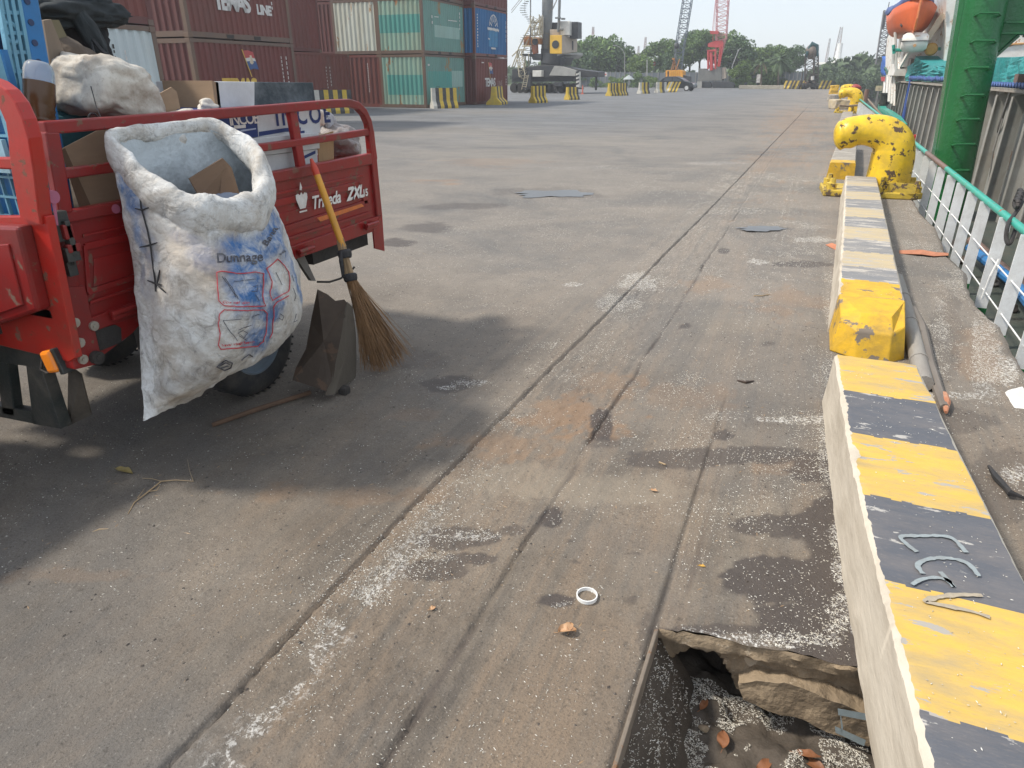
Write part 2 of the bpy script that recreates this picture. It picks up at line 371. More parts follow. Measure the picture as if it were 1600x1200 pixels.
    pv_ = N(n, 'ShaderNodeTexVoronoi'); pv_.inputs['Scale'].default_value = 38; n.links.new(co, pv_.inputs['Vector'])
    hh = mix(n, mix(n, g1, noi(n, co, 30, 7, .78), .65), ramp(n, pv_.outputs['Distance'], [(.05, (0,0,0)), (.3, (1,1,1))]), .18); n.links.new(hh, bp.inputs['Height']); n.links.new(bp.outputs[0], b.inputs['Normal'])
    return m
GM = ground_mat()
ground, GCO, GX, GY = build_ground(); ground.data.materials.append(GM)

# quay wall below the edge
qm = paint('quay wall concrete', (.2,.18,.15), (.05,.045,.035), .8, 2, rough=.9, bump=.6, bs=12)
q = MB(); P = []
for Y in np.concatenate([np.arange(-6, 14, .12), np.arange(14, 112, 2)]):
    x = float(edge_x(Y)+(fbm(np.array([Y*7]), np.array([0.]), 3, 2)[0]-.5)*.03)
    P.append([(x-.002, Y, -.015), (x+.012, Y, -.12), (x-.02, Y, -.6), (x-.02, Y, -3.2)])
q.grid(P); P2 = [[(2.3, 112, -.01), (2.3, 112, -3.2)], [(-900, 112, -.01), (-900, 112, -3.2)]]
tag(q.build('quay_wall', qm, fixn=False), 'rough concrete face of the quay dropping to the water beside the ship', 'quay wall')

# land beyond the quay, water, far shore
gm2 = paint('scrub ground', (.10,.12,.06), (.2,.17,.12), .7, .3, rough=.95, bump=.3, bs=3)
l = MB(); Pg = []
for i in range(60):
    Y = 112+i*1.2 if i < 30 else 148+(i-30)**2*1.4
    row = []
    for j in range(50):
        X = 2.3-(j**1.9)*.6+(max(0, Y-140)*.9 if j == 0 else 0)
        row.append((X, Y, -.02+.10*(noise.noise(Vector((X*.2, Y*.2, 0)))) if (j and i) else -.02))
    Pg.append(row)
l.grid(Pg); tag(l.build('far_ground', gm2, smooth=True), kind='structure')
wm, wn, wb = newmat('harbour water'); wb.inputs['Base Color'].default_value = (.055,.07,.06,1); wb.inputs['Roughness'].default_value = .12
wbp = N(wn, 'ShaderNodeBump'); wbp.inputs['Strength'].default_value = .5; wbp.inputs['Distance'].default_value = .15
wn.links.new(noi(wn, coords(wn, (1, .6, 1), False), 1.2, 4), wbp.inputs['Height']); wn.links.new(wbp.outputs[0], wb.inputs['Normal'])
wt = MB(); wt.add([(-40,-60,-2.3),(1200,-60,-2.3),(1200,1500,-2.3),(-40,1500,-2.3)], [(0,1,2,3)]); tag(wt.build('water', wm), kind='structure')

# ---------------------------------------------------------------- the broken pit
conc = paint('broken concrete', (.31,.235,.155), (.10,.075,.05), .75, 6, chip=(.44,.35,.25), ca=.2, cs=5, rough=.9, bump=.9, bs=30, bdist=.012)
cdark = paint('dark wet soil', (.10,.08,.062), (.02,.018,.015), .6, 8, rough=.8, bump=.9, bs=25, bdist=.01)
steel = paint('rusty steel edge', (.20,.165,.13), (.055,.035,.025), .6, 7, chip=(.2,.11,.06), ca=.15, cs=9, rough=.7, bump=.3)
def lipy(x): return LIP+.118*(x+.2)
pit = MB()
# far wall under the slab: upper band, fractured middle, hollow below on the left
def wy(x, z):
    return lipy(x)+(.028 if z < -.045 else .0)+(noise.fractal(Vector((x*9, z*16, 3)), 1, 2, 4))*.026+max(0, -z-.12)*(.25 if x < .06 else .05)
rows = []
zs = [0, -.008, -.03, -.044, -.05, -.07, -.09, -.105, -.12, -.135, -.15, -.165, -.18, -.2, -.22]
for z in zs:
    row = []
    for i in range(61):
        x = -.2+.62*i/60
        y = wy(x, z) if z < -.004 else lipy(x)+.0
        cut = .135+.05*math.sin(x*23)+.03*noise.noise(Vector((x*20, 0, 0)))+(.11*min(1, max(0, (x-.02)/.06)))
        zz = z if -z < cut else -cut-.002*(-z-cut)
        yy = y if -z < cut else y+(-z-cut)*3.5
        if z == 0: zz = float(gz(np.array([x]), np.array([LIP]))[0])+.004
        row.append((x, yy, zz-.004))
    rows.append(row)
pit.mat(0).grid(rows)
# left wall under steel edge, floor, near wall
rows = []
for z in [-.03, -.07, -.12, -.18, -.25, -.33]:
    rows.append([(-.205+max(0,-z-.05)*.55+.03*noise.fractal(Vector((y*8, z*12, 7)), 1, 2, 4)*(1 if z < -.05 else 0), y, z) for y in np.linspace(.1, 1.72, 70)])
pit.mat(1).grid(rows)
def fz(x, y): return -.30+.05*noise.fractal(Vector((x*5, y*5, 1)), 1, 2, 4)+.03*noise.noise(Vector((x*20, y*20, 5)))+.06*max(0, x-.15)
rows = [[(x, y, fz(x, y)) for x in np.linspace(-.2, .6, 60)] for y in np.linspace(.1, 2.2, 90)]
pit.mat(1).grid(rows)
pit.mat(1).add([(-.2,.1,0),(.5,.1,0),(.5,.1,-.4),(-.2,.1,-.4),(-.2,2.2,-.2),(.6,2.2,-.2),(.6,2.2,-.4),(-.2,2.2,-.4),(.6,.1,-.02),(.6,2.2,-.02),(.6,2.2,-.4),(.6,.1,-.4)], [(0,1,2,3),(4,7,6,5),(8,9,10,11)])
pt = pit.build('pit', [conc, cdark], smooth=True, ang=50); tag(pt, kind='structure')
# loose slab lying in the pit with grey-blue paint
sl = MB(); 
sh = []
for k, (x, z) in enumerate([(.045,-.16),(.09,-.135),(.17,-.12),(.26,-.125),(.345,-.15),(.43,-.165),(.43,-.285),(.33,-.27),(.24,-.25),(.14,-.235),(.07,-.22)]):
    sh.append((x, 1.632+.10*(x), z+.022))
sl.prism(sh, (.0, .16, 0))
so = sl.build('broken_slab', conc); bm = bmesh.new(); bm.from_mesh(so.data); bmesh.ops.triangulate(bm, faces=bm.faces); bmesh.ops.subdivide_edges(bm, edges=bm.edges[:], cuts=5, use_grid_fill=True)
for v in bm.verts: v.co += noise.noise_vector(v.co*14)*.010+noise.noise_vector(v.co*60)*.0025
bm.to_mesh(so.data); bm.free(); tag(so, 'chunk of broken concrete slab lying inside the open pit beside the striped kerb', 'concrete chunk')
gp = MB(); S2 = lambda x, z: (x, 1.619+.10*x, z+.022)
for a, b_ in (((.33,-.165),(.40,-.16)), ((.335,-.165),(.335,-.235)), ((.335,-.235),(.40,-.262))):
    gp.add([S2(a[0]-.004, a[1]-.013), S2(b_[0]+.012, b_[1]-.013), S2(b_[0]+.012, b_[1]+.013), S2(a[0]-.010, a[1]+.012)], [(0,1,2,3)])
gp_ = gp.build('paint_mark', paint('grey blue paint', (.33,.40,.42), da=.3, ds=20), so)
# steel angle along the pit's left side
sa = MB(); Ys = np.linspace(.1, 3.3, 60)
sa.grid([[( -.2+.0, y, .002),(-.198, y, -.003),(-.197, y, -.06),(-.204, y, -.06)] for y in Ys if y < 1.64])
sa.grid([[( -.211, y, -.006),(-.206, y, -.001),(-.2, y, -.0015)] for y in Ys if y < 1.66])
tag(sa.build('steel_edge_strip', steel, smooth=True), 'rusty steel angle strip let into the concrete along the open pit', 'steel edging')

# shallow puddles
pdm, pdn, pdb = newmat('puddle water'); pdb.inputs['Base Color'].default_value = (.10,.10,.10,1); pdb.inputs['Roughness'].default_value = .33
for px, py, rx, ry, lb_ in ((865,303,62,5,'broad shallow puddle'),(1188,358,34,4,'small puddle')):
    c = G(px, py); u_ = G(px+rx, py)-c; v_ = G(px, py-ry)-c; b = MB(); pts = []
    for k in range(90):
        a = 2*math.pi*k/90; q_ = 1+.55*noise.fractal(Vector((math.cos(a)*1.6, math.sin(a)*1.6, px)), 1, 2, 2); pts.append(c+u_*math.cos(a)*q_+v_*math.sin(a)*q_+Vector((0,0,.009)))
    b.add(pts+[c+Vector((0,0,.012))], [(k, (k+1) % 90, 90) for k in range(90)]); tag(b.build('puddle', pdm), kind='structure')
# ---------------------------------------------------------------- rice grains
ricem, rn, rb = newmat('rice'); gmn = N(rn, 'ShaderNodeNewGeometry')
rn.links.new(ramp(rn, gmn.outputs['Random Per Island'], [(0, (.34,.30,.24)), (.4, (.58,.54,.46)), (1, (.80,.78,.72))]), rb.inputs['Base Color']); rb.inputs['Roughness'].default_value = .6
def rice(name, X, Y, Z, label, L=.0040, wd=.00125):
    n = len(X); rs = np.random.RandomState(9); a = rs.rand(n)*6.283; s = .45+rs.rand(n)**1.5*.85
    ca, sa_ = np.cos(a), np.sin(a); l_ = L*s; w_ = wd*s; h_ = wd*1.5
    V = np.zeros((n, 5, 3)); tilt = (rs.rand(n)-.5)*.0012
    for k, (u, v, hh) in enumerate([(-1,0,.2),(0,-1,.15),(1,0,.2),(0,1,.15),(0,0,1)]):
        V[:, k, 0] = X+ca*l_*u-sa_*w_*v; V[:, k, 1] = Y+sa_*l_*u+ca*w_*v; V[:, k, 2] = Z+hh*h_+tilt*u
    base = np.arange(n)[:, None, None]*5; T = np.array([[0,1,4],[1,2,4],[2,3,4],[3,0,4]])[None]
    me = bpy.data.meshes.new(name); me.from_pydata(V.reshape(-1, 3).tolist(), [], (base+T).reshape(-1, 3).tolist())
    me.materials.append(ricem); o = bpy.data.objects.new(name, me); col.objects.link(o)
    return tag(o, label, 'rice', kind='stuff')
rs = np.random.RandomState(4)
NC = 900000
Yc = .9*np.exp(rs.rand(NC)*math.log(13/.9)); Xc = -3.6+rs.rand(NC)*(5.0)
_, _, _, rm = masks(Xc, Yc); dmk = blobs(Xc, Yc, DARK, .4, 3)
clp = np.clip((fbm(Xc*7, Yc*4, 5, 95)-.47)*9, 0, 1)
base = .016+.02*clp+.30*np.clip(fbm(Xc*1.7, Yc*1.7, 4, 91)-.44, 0, 1)*clp*2.0
j2c = -.72+(fbm(Yc*3.1, Yc*0+2, 3, 5)-.5)*.03
jt = np.exp(-((Xc-line1(Yc)-.01)/.018)**2)+.5*np.exp(-((Xc-j2c)/.014)**2)+.6*np.exp(-((Xc+.214)/.012)**2)+.5*np.exp(-((Xc+.143)/.012)**2)
dens = base+rm**1.6*(.25+1.1*clp)+dmk*.10+.05*clp*(Xc > .95)+jt*.35*(fbm(Xc*3, Yc*5, 3, 33) > .48)
dens *= np.where(Xc < -1.3, np.clip(.35+(-1.3-Xc)*0, .35, 1), 1)
okk = rs.rand(NC) < dens*Yc**1.0*.36*np.where(Yc > 5, 1.3, 1)
okk &= ~((Xc > -.2) & (Xc < .40) & (Yc < LIP+.118*(Xc+.2)+.01)) & (Xc < edge_x(Yc)-.03) & ~((Xc > .33) & (Xc < .6) & (Yc < 12.3))
Xr, Yr = Xc[okk], Yc[okk]; Zr = gz(Xr, Yr)
rice('rice_grains', Xr, Yr, Zr+.0004, 'white rice grains spilled in drifts all over the quay concrete')
# rice in the pit
n2 = 42000; Xp = -.19+rs.rand(n2)*.62; Yp = .95+rs.rand(n2)*.8
kk = (fbm(Xp*8, Yp*8, 3, 71) > .33) & (Xp > -.17); Xp, Yp = Xp[kk], Yp[kk]
Zp = np.array([fz(float(a), float(b)) for a, b in zip(Xp, Yp)])
rice('pit_rice', Xp, Yp, Zp+.001, 'rice husks and grains heaped on the floor of the open pit')
def bits(name, n, L, wd, mat_, label, cat, seed, wgt=None):
    r2 = np.random.RandomState(seed); Y = .9*np.exp(r2.rand(n)*math.log(9)); X = -3.4+r2.rand(n)*4.7
    k = (fbm(X*5, Y*5, 4, seed) > .5) & (r2.rand(n) < Y*.25) & ~((X > -.22) & (X < .42) & (Y < 1.8)) & (X < edge_x(Y)-.04) & ~((X > .24) & (X < .72))
    X, Y = X[k], Y[k]; Z = gz(X, Y); n = len(X); V = np.zeros((n, 5, 3)); a = r2.rand(n)*6.28; s = .4+r2.rand(n)**3*2.2
    for q, (u, v, h) in enumerate([(-1,-.2,-.2),(.1,-1,-.2),(1,.1,-.2),(-.1,1,-.2),(.1,0,1)]):
        V[:, q, 0] = X+(np.cos(a)*L*u-np.sin(a)*wd*v)*s; V[:, q, 1] = Y+(np.sin(a)*L*u+np.cos(a)*wd*v)*s; V[:, q, 2] = Z+h*wd*.55*s
    F = (np.arange(n)[:, None, None]*5+np.array([[0,1,4],[1,2,4],[2,3,4],[3,0,4]])[None]).reshape(-1, 3)
    me = bpy.data.meshes.new(name); me.from_pydata(V.reshape(-1, 3).tolist(), [], F.tolist()); me.materials.append(mat_); o = bpy.data.objects.new(name, me); col.objects.link(o); tag(o, label, cat, kind='stuff')
bits('dark_grit', 16000, .0035, .0026, paint('dark grit', (.04,.032,.026)), 'dark grit and crumbs of dirt scattered on the quay concrete', 'grit', 61)
bits('brown_chaff', 9000, .006, .0011, paint('brown chaff', (.30,.20,.11)), 'brown straw and chaff bits scattered on the quay concrete', 'chaff', 67)
# rubble on the pit floor
for k_ in range(7):
    r3 = random.Random(k_+3); x, y = r3.uniform(-.14,.36), r3.uniform(1.0,1.6); s_ = r3.uniform(.012,.035)
    bm = bmesh.new(); bmesh.ops.create_icosphere(bm, subdivisions=2, radius=s_)
    for v in bm.verts: v.co += noise.noise_vector(v.co*40+Vector((k_,0,0)))*s_*.5; v.co.z *= .6
    me = bpy.data.meshes.new('rubble_stone'); bm.to_mesh(me); bm.free(); me.materials.append(conc if k_ % 3 else cdark); o = bpy.data.objects.new('rubble_stone', me); col.objects.link(o); o.location = (x, y, fz(x, y)+s_*.2); tag(o, 'small rough rubble stone lying on the floor of the open pit', 'stone', 'rubble stones in the pit')
kk = rs.rand(1800); Yl = 1.0+kk*.65; dz = .06+rs.rand(1800)*.2
Xl = np.array([-.205+max(0, d_-.05)*.55+.03*noise.fractal(Vector((y_*8, -d_*12, 7)), 1, 2, 4) for y_, d_ in zip(Yl, dz)])
rice('wall_rice', Xl+.002, Yl, -dz+.001, 'rice stuck on the sloping dirt under the steel edge of the pit')
# ================================================================= KERB BLOCKS
kcon = paint('kerb raw concrete', (.56,.50,.41), (.26,.21,.15), .7, 5, rough=.9, bump=.5, bs=25, stretch=(1,.35,1.6), bdist=.008)
kyel = paint('kerb yellow paint', (.62,.40,.08), (.34,.27,.17), .9, 6, chip=(.36,.33,.29), ca=.10, cs=11, rough=.7, bump=.25, bs=40, stretch=(.5,1.6,1), grit=.35)
kblk = paint('kerb black paint', (.095,.10,.115), (.22,.19,.17), .55, 5, chip=(.40,.38,.35), ca=.04, cs=12, rough=.7, bump=.25, bs=40, stretch=(.5,1.6,1), grit=.3)
kyel2 = paint('kerb faded yellow paint', (.50,.40,.24), (.36,.31,.25), .85, 5, chip=(.40,.37,.33), ca=.22, cs=9, rough=.75, bump=.3, bs=40, stretch=(.4,2,1), grit=.4)
kblk2 = paint('kerb faded black paint', (.20,.20,.205), (.34,.31,.27), .9, 5, chip=(.46,.42,.37), ca=.2, cs=9, rough=.75, bump=.3, bs=40, stretch=(.4,2,1), grit=.4)
kbry = paint('kerb bright yellow paint', (.68,.40,.02), (.12,.09,.06), .6, 8, chip=(.19,.155,.12), ca=.10, cs=6, rough=.6, bump=.3, bs=30)
kgry = paint('kerb bare grey', (.30,.27,.23), (.18,.15,.12), .5, 5, chip=(.42,.38,.32), ca=.3, cs=5, rough=.9, bump=.4, stretch=(.4,2,1))
H = .26
def kerb(name, Y0, Y1, xl, xr, cols, mats, label, taper=.02, base=None, ybreaks=None, side=None, group=None):
    """cols: list of (Yend, material index) along the block; xl/xr: functions of Y for the top edges"""
    b = MB(); ny = int((Y1-Y0)/.008) if Y1-Y0 < 3 else int((Y1-Y0)/.02)
    ys = np.linspace(Y0, Y1, ny+1)
    def nz(y, k, a): return noise.fractal(Vector((y*6, k*3.3, k)), 1, 2, 4)*a
    prof = []
    for y in ys:
        L, Rr = xl(y), xr(y); c = nz(y, 1, .004)+noise.noise(Vector((y*37, 0, 3)))*.004+max(0, noise.noise(Vector((y*5, 0, 8)))-.3)*.06; d = nz(y, 2, .007); ch = .008+abs(nz(y*3, 5, .012))
        row = [(L-taper-.004+nz(y,7,.004), y, -.01), (L-taper*.5+nz(y,9,.003), y, H*.5), (L-.004+nz(y,3,.004), y, H-ch), (L+ch*.9+c, y, H+nz(y,4,.003))]
        for t in (.08,.16,.24,.32,.4,.48,.56,.64,.72,.8,.88): row.append((L+(Rr-L)*t, y, H+noise.noise(Vector((L+(Rr-L)*t, y, 0))*7)*.003))
        row += [(Rr-.012+d, y, H-.001), (Rr+.002+d*.4, y, H-.016), (Rr+taper, y, -.01)]
        prof.append(row)
    vs = [q for r_ in prof for q in r_]; nc = len(prof[0]); base_i = len(b.v); b.v += vs
    for i in range(ny):
        ym = (ys[i]+ys[i+1])/2
        for j in range(nc-1):
            yn = ym+noise.noise(Vector((j*.9, ym*14, 4)))*.012+noise.noise(Vector((j*.35, Y0, 1)))*.012; mi = next(m_ for ye, m_ in cols if yn <= ye)
            b.f.append(tuple(base_i+k for k in (i*nc+j, i*nc+j+1, (i+1)*nc+j+1, (i+1)*nc+j)))
            b.m.append(mi if 3 <= j <= nc-4 or (side and j >= 2) else 0)
    b.f.append(tuple(base_i+k for k in range(nc))); b.m.append(cols[0][1] if side else 0)
    b.f.append(tuple(base_i+ny*nc+k for k in range(nc-1, -1, -1))); b.m.append(cols[-1][1] if side else 0)
    o = b.build(name, mats, smooth=True, ang=38); return tag(o, label, 'kerb block', group or 'striped concrete kerb blocks along the quay')
MK = [kcon, kyel, kblk, kyel2, kblk2, kbry, kgry]
k1l = lambda y: .257+(3.5-y)*.062+.012*math.sin(y*2); k1r = lambda y: .628+(3.5-y)*.062
k1 = kerb('kerb_block', .75, 3.52, k1l, k1r, [(1.32,2),(1.76,1),(2.21,2),(2.66,1),(3.08,2),(9,1)], MK, 'nearest striped kerb block, clean yellow and black bands with white scrawls', taper=.012)
# scrawled hooks on the black band
pg = MB(); ptm = paint('scrawl paint', (.27,.31,.32), da=.5, ds=25, rough=.8)
def KT(px, py): return G(px, py, H+.0055)
def scr(pts, wd):
    P_ = [KT(*p) for p in pts]; Q_ = [cr(P_, t) for t in np.linspace(0, len(P_)-1, len(P_)*7)]; L_ = []; n_ = len(Q_)
    for i, q_ in enumerate(Q_):
        t = (Q_[min(i+1,n_-1)]-Q_[max(i-1,0)]).normalized(); s_ = Vector((-t.y, t.x, 0))*wd*.85*(.75+.5*noise.noise(q_*60)); L_.append([q_-s_, q_+s_])
    pg.grid(L_)
scr([(1433,862),(1417,850),(1408,838),(1440,837),(1470,837),(1490,842),(1510,863)], .011)
scr([(1442,896),(1434,882),(1452,873),(1483,872),(1512,880),(1530,900)], .011)
scr([(1425,913),(1440,905),(1462,902),(1480,906),(1492,917)], .009)
scr([(1469,893),(1479,904),(1490,917)], .010)
pg.build('scrawl', ptm, k1)
pg = MB(); scr([(1535,930),(1500,929),(1470,932),(1446,939),(1477,946),(1515,954),(1547,964)], .011); pg.build('scrawl', paint('scrawl paint grey', (.40,.34,.25), da=.5, ds=25), k1)
k2l = lambda y: .300+(y-4.7)*.030; k2r = lambda y: .672+(y-4.7)*.031
st2 = [(5.05,5),(5.45,4),(5.95,3),(6.45,4),(7.0,3),(7.55,4),(8.1,3),(8.7,4),(9.3,3),(9.8,4),(10.2,3),(99,6)]
k2 = kerb('kerb_block', 4.66, 10.8, k2l, k2r, st2, MK, 'second kerb block, long, with worn faded bands and a chamfered bright yellow near end', taper=.02)
# grains lying on the kerb tops
for nm_, ka, kb_, y0_, y1_, n_, lb_ in (('kerb_rice', k1l, k1r, .9, 3.5, 420, 'rice grains lying on top of the nearest striped kerb block'), ('kerb_rice', k2l, k2r, 4.7, 7.5, 260, 'rice grains lying on top of the second kerb block')):
    r2 = np.random.RandomState(int(y0_*10)); yy_ = y0_+(y1_-y0_)*r2.rand(n_); xx_ = np.array([ka(y)+.03+(kb_(y)-ka(y)-.06)*u for y, u in zip(yy_, r2.rand(n_))]); k_ = fbm(xx_*9, yy_*7, 3, 12) > .47
    rice(nm_, xx_[k_], yy_[k_], np.full(int(k_.sum()), H+.003), lb_)
# chamfered yellow nose
ns = MB(); yN, yB = 4.25, 4.66
A = [(.285,yB,0),(.30,yB,H-.001),(.672,yB,H-.001),(.70,yB,0)]; B_ = [(.285,yN+.05,0),(.315,yN+.08,H-.06),(.40,yN,.16),(.59,yN,.16),(.66,yN+.10,H-.07),(.69,yN+.06,0),(.42,yN-.04,0),(.60,yN-.04,0)]
ns.add(A+B_+[(.33,yB-.02,H),(.66,yB-.02,H),(.42,yN+.10,H-.02),(.58,yN+.10,H-.02)],
       [(0,1,5,4),(1,14,6,5),(1,2,15,14),(14,15,7,6),(4,5,6,10),(10,6,7,11),(2,8,7,15),(2,3,9,8),(8,9,11,7),(0,4,10,11,9,3)])
ns.v = [(x, y, z) for x, y, z in ns.v]
ns.build('end_cap', kbry, k2, bevel=.008)
k3l = lambda y: .29+(y-12.5)*.042; k3r = lambda y: .66+(y-12.5)*.040
k3 = kerb('kerb_block', 12.45, 17.8, k3l, k3r, [(12.9,5),(99,6)], MK, 'third kerb block, bare grey top with an orange yellow near end, behind the big bollard', taper=.02, side=6)
k4l = lambda y: .60+(y-24)*.035; k4r = lambda y: .96+(y-24)*.033
kerb('kerb_block', 20, 31, k4l, k4r, [(99,6)], MK, 'far bare grey kerb block leading up to the second bollard', taper=.02, side=6)
# broken lumps near second bollard
def lump(name, c, s, rz, label, m=None, seed=1, cat='concrete lump'):
    b = MB(); b.obox((0,0,s[2]/2), s); o = b.build(name, m or kgry, bevel=.03); bm = bmesh.new(); bm.from_mesh(o.data)
    bmesh.ops.subdivide_edges(bm, edges=bm.edges[:], cuts=3, use_grid_fill=True)
    for v in bm.verts: v.co += noise.noise_vector(v.co*4+Vector((seed*7,0,0)))*.07*min(s)*2
    bm.to_mesh(o.data); bm.free(); o.location = c; o.rotation_euler = (0, 0, rz); tag(o, label, cat); return o
lump('concrete_lump', G(1312,170), (.8,1.1,.42), .3, 'pale broken concrete block lying askew before the second bollard', kyel2, 2)
lump('concrete_lump', G(1303,158), (.5,1.3,.4), -.3, 'grey broken concrete lump left of the second bollard', kgry, 5)
lump('concrete_lump', G(1304,149)+Vector((-.1,1,0)), (.6,1.0,.75), .1, 'upright yellow painted concrete end block left of the second bollard', kbry, 8)

# ================================================================= BOLLARDS
bolm = paint('bollard yellow paint', (.80,.53,.02), (.30,.20,.06), .6, 5, chip=(.10,.062,.038), ca=.13, cs=8, rough=.38, bump=.25, bs=14, bdist=.02)
ibm = paint('bollard base paint', (.62,.44,.05), (.13,.09,.05), .6, 6, chip=(.13,.09,.055), ca=.28, cs=9, rough=.6, bump=.5, bs=30)
def bollard(loc, rz, label, flip=1):
    r = empty('mooring_bollard', loc, rz, label, 'bollard', 'yellow hooked mooring bollards on the quay edge')
    b = MB(); C = [Vector(p) for p in [(0,0,.07),(0,0,.3),(0,0,.50),(-.04,0,.68),(-.16,0,.80),(-.34,0,.845),(-.50,0,.835),(-.61,-.02,.80),(-.68,-.03,.775)]]
    rr = [.285,.275,.27,.255,.228,.203,.193,.203,.18]
    P_ = []; Rr = []
    for i in range(0, 8*5+1):
        t = i/5; P_.append(cr(C, t)); Rr.append(float(cr([Vector((x,0,0)) for x in rr], t).x))
    for k in range(1, 6):
        a = k/6*math.pi/2; P_.append(C[-1]+Vector((-.11*math.sin(a), 0, -.02*math.sin(a)))); Rr.append(.19*math.cos(a)+.01)
    b.tube(P_, Rr, 28); b.build('horn', bolm, r, smooth=True, ang=60)
    b = MB(); b.prism([(-.82,-.34,.0),(.34,-.34,0),(.42,-.22,0),(.42,.26,0),(.3,.4,0),(-.82,.4,0)], (0,0,.085)); b.build('base_plate', ibm, r, bevel=.015)
    b = MB(); b.prism([(-.02,-.29,.08),(.30,-.36,.08),(.30,-.33,.08),(0,-.25,.08)], (0,0,.13)); b.prism([(-.10,-.27,.08),(-.14,-.36,.08),(-.11,-.36,.08),(-.07,-.27,.08)], (0,0,.2)); b.build('rib', ibm, r)
    for x, y in ((.33,-.20),(.34,.2),(-.72,-.22),(-.72,.25)):
        b = MB(); b.tube([(x,y,.08),(x,y,.16),(x+.01,y,.17),(x+.01,y,.23)], [.07,.075,.045,.035], 8); b.build('anchor_bolt', ibm, r, smooth=True)
    return r
bollard((1.02, 11.0, 0), R(4), 'nearest yellow hooked mooring bollard with brown paint chips and a small blue smear')
b = MB(); 
for q_ in ([(1366,200),(1372,196),(1380,197)], [(1366,203),(1376,201),(1385,199)], [(1366,197),(1368,203),(1370,199)]):
    b.tube([AY(px, py, 10.70+.0) for px, py in q_], .004, 4)
bollard((1.45, 36.0, 0), R(-6), 'second yellow mooring bollard, farther along the quay with ropes around its foot')
bollard((1.75, 50.0, 0), R(6), 'third yellow mooring bollard, farthest, its horn showing above the second')
# mooring line & rope near second
ropem = paint('old mooring rope', (.32,.24,.17), (.1,.07,.05), .5, 20, rough=.95, bump=.6, bs=80)
b = MB(); b.tube([(.75,35.2,.33),(1.1,35.4,.30),(1.5,35.5,.34),(1.8,35.6,.3)], .045, 8); b.tube([(1.75,35.6,.25),(2.2,34.3,.05),(2.7,33,.0)], .05, 8)
tag(b.build('mooring_rope', ropem, smooth=True), 'thick brown mooring rope looped round the second bollard to the ship', 'rope')

# ---------------------------------------------------------------- small things beside the kerb
pm = paint('grey bamboo', (.30,.28,.25), (.16,.13,.11), .6, 9, rough=.7, bump=.3, stretch=(1,.2,1))
pp = paint('dark split pole', (.20,.175,.15), (.08,.06,.05), .6, 9, rough=.8, bump=.3, stretch=(1,.2,1))
r = empty('pole_bundle', (.73,5,0), 0, 'bundle of two weathered grey poles lying along the right side of the second kerb', 'pole bundle')
r_pb = r
b = MB(); b.tube([(.735,3.85,.045),(.755,4.6,.045),(.775,5.4,.045),(.79,6.1,.045)], [.045,.047,.044,.040], 10)
for y in (4.2,4.9,5.5): b.tube([(.738+(y-3.9)*.025,y-.012,.045),(.738+(y-3.9)*.025,y+.012,.045)], .051, 10)
b.build('pole', pm, r, world=True, smooth=True)
b = MB(); b.tube([(.80,3.6,.03),(.80,4.2,.032),(.83,4.9,.032),(.82,5.3,.03)], [.022,.032,.034,.028], 8); b.build('pole', pp, r, world=True, smooth=True)
b = MB(); b.tube([(.80,3.55,.03),(.812,3.66,.035),(.815,3.76,.035)], [.008,.022,.02], 8); b.build('cloth_wrap', paint('dirty orange cloth', (.42,.17,.09), (.5,.4,.3), .6, 20, rough=.9), r, world=True, smooth=True)
sr = paint('orange strap', (.50,.20,.11), (.2,.1,.06), .5, 20, rough=.9)
b = MB(); b.add([G(1405,391),G(1440,390,.01),G(1462,394,.014),G(1482,395),G(1482,399),G(1460,400,.012),G(1440,397,.02),G(1405,396)], [(0,1,6,7),(1,2,5,6),(2,3,4,5)])
o = b.build('orange_strap', sr); o.modifiers.new('s','SOLIDIFY').thickness = .004; tag(o, 'flattened orange strap lying across the quay behind the kerb', 'strap')
b = MB(); b.add([G(1290,383),G(1300,380,.02),G(1313,386,.01),G(1308,392)], [(0,1,2,3)]); o = b.build('orange_rag', sr); o.modifiers.new('s','SOLIDIFY').thickness = .004; tag(o, 'torn orange strap end lying left of the second kerb', 'rag')
blkr = paint('black rope', (.03,.03,.032), rough=.8, bump=.5)
b = MB(); b.tube([G(1545,728,.01),G(1556,745,.02),G(1572,762,.015),G(1578,770,.03),G(1600,778,.01)], [.006,.014,.012,.014,.006], 6)
tag(b.build('black_rope', blkr, smooth=True), 'piece of frayed black rope on the concrete right of the nearest kerb', 'rope')
b = MB(); b.tube([G(1395,505,.02),G(1408,508,.05),G(1418,514,.02),G(1430,520,.01)], .006, 5); b.tube([G(1412,512,.04),G(1422,506,.02),G(1436,512,.01)], .005, 5)
b.build('cord', blkr, r_pb, world=True, smooth=True)
b = MB(); b.add([G(1568,612,.003),G(1600,602,.003),G(1612,640,.003),G(1585,637,.003),G(1580,616,.02)], [(0,1,4),(1,2,4),(2,3,4),(3,0,4)])
o = b.build('paper_scrap', paint('white paper', (.75,.74,.70), da=.2)); o.modifiers.new('s','SOLIDIFY').thickness = .002; tag(o, 'crumpled white paper scrap on the concrete at the right edge', 'paper')
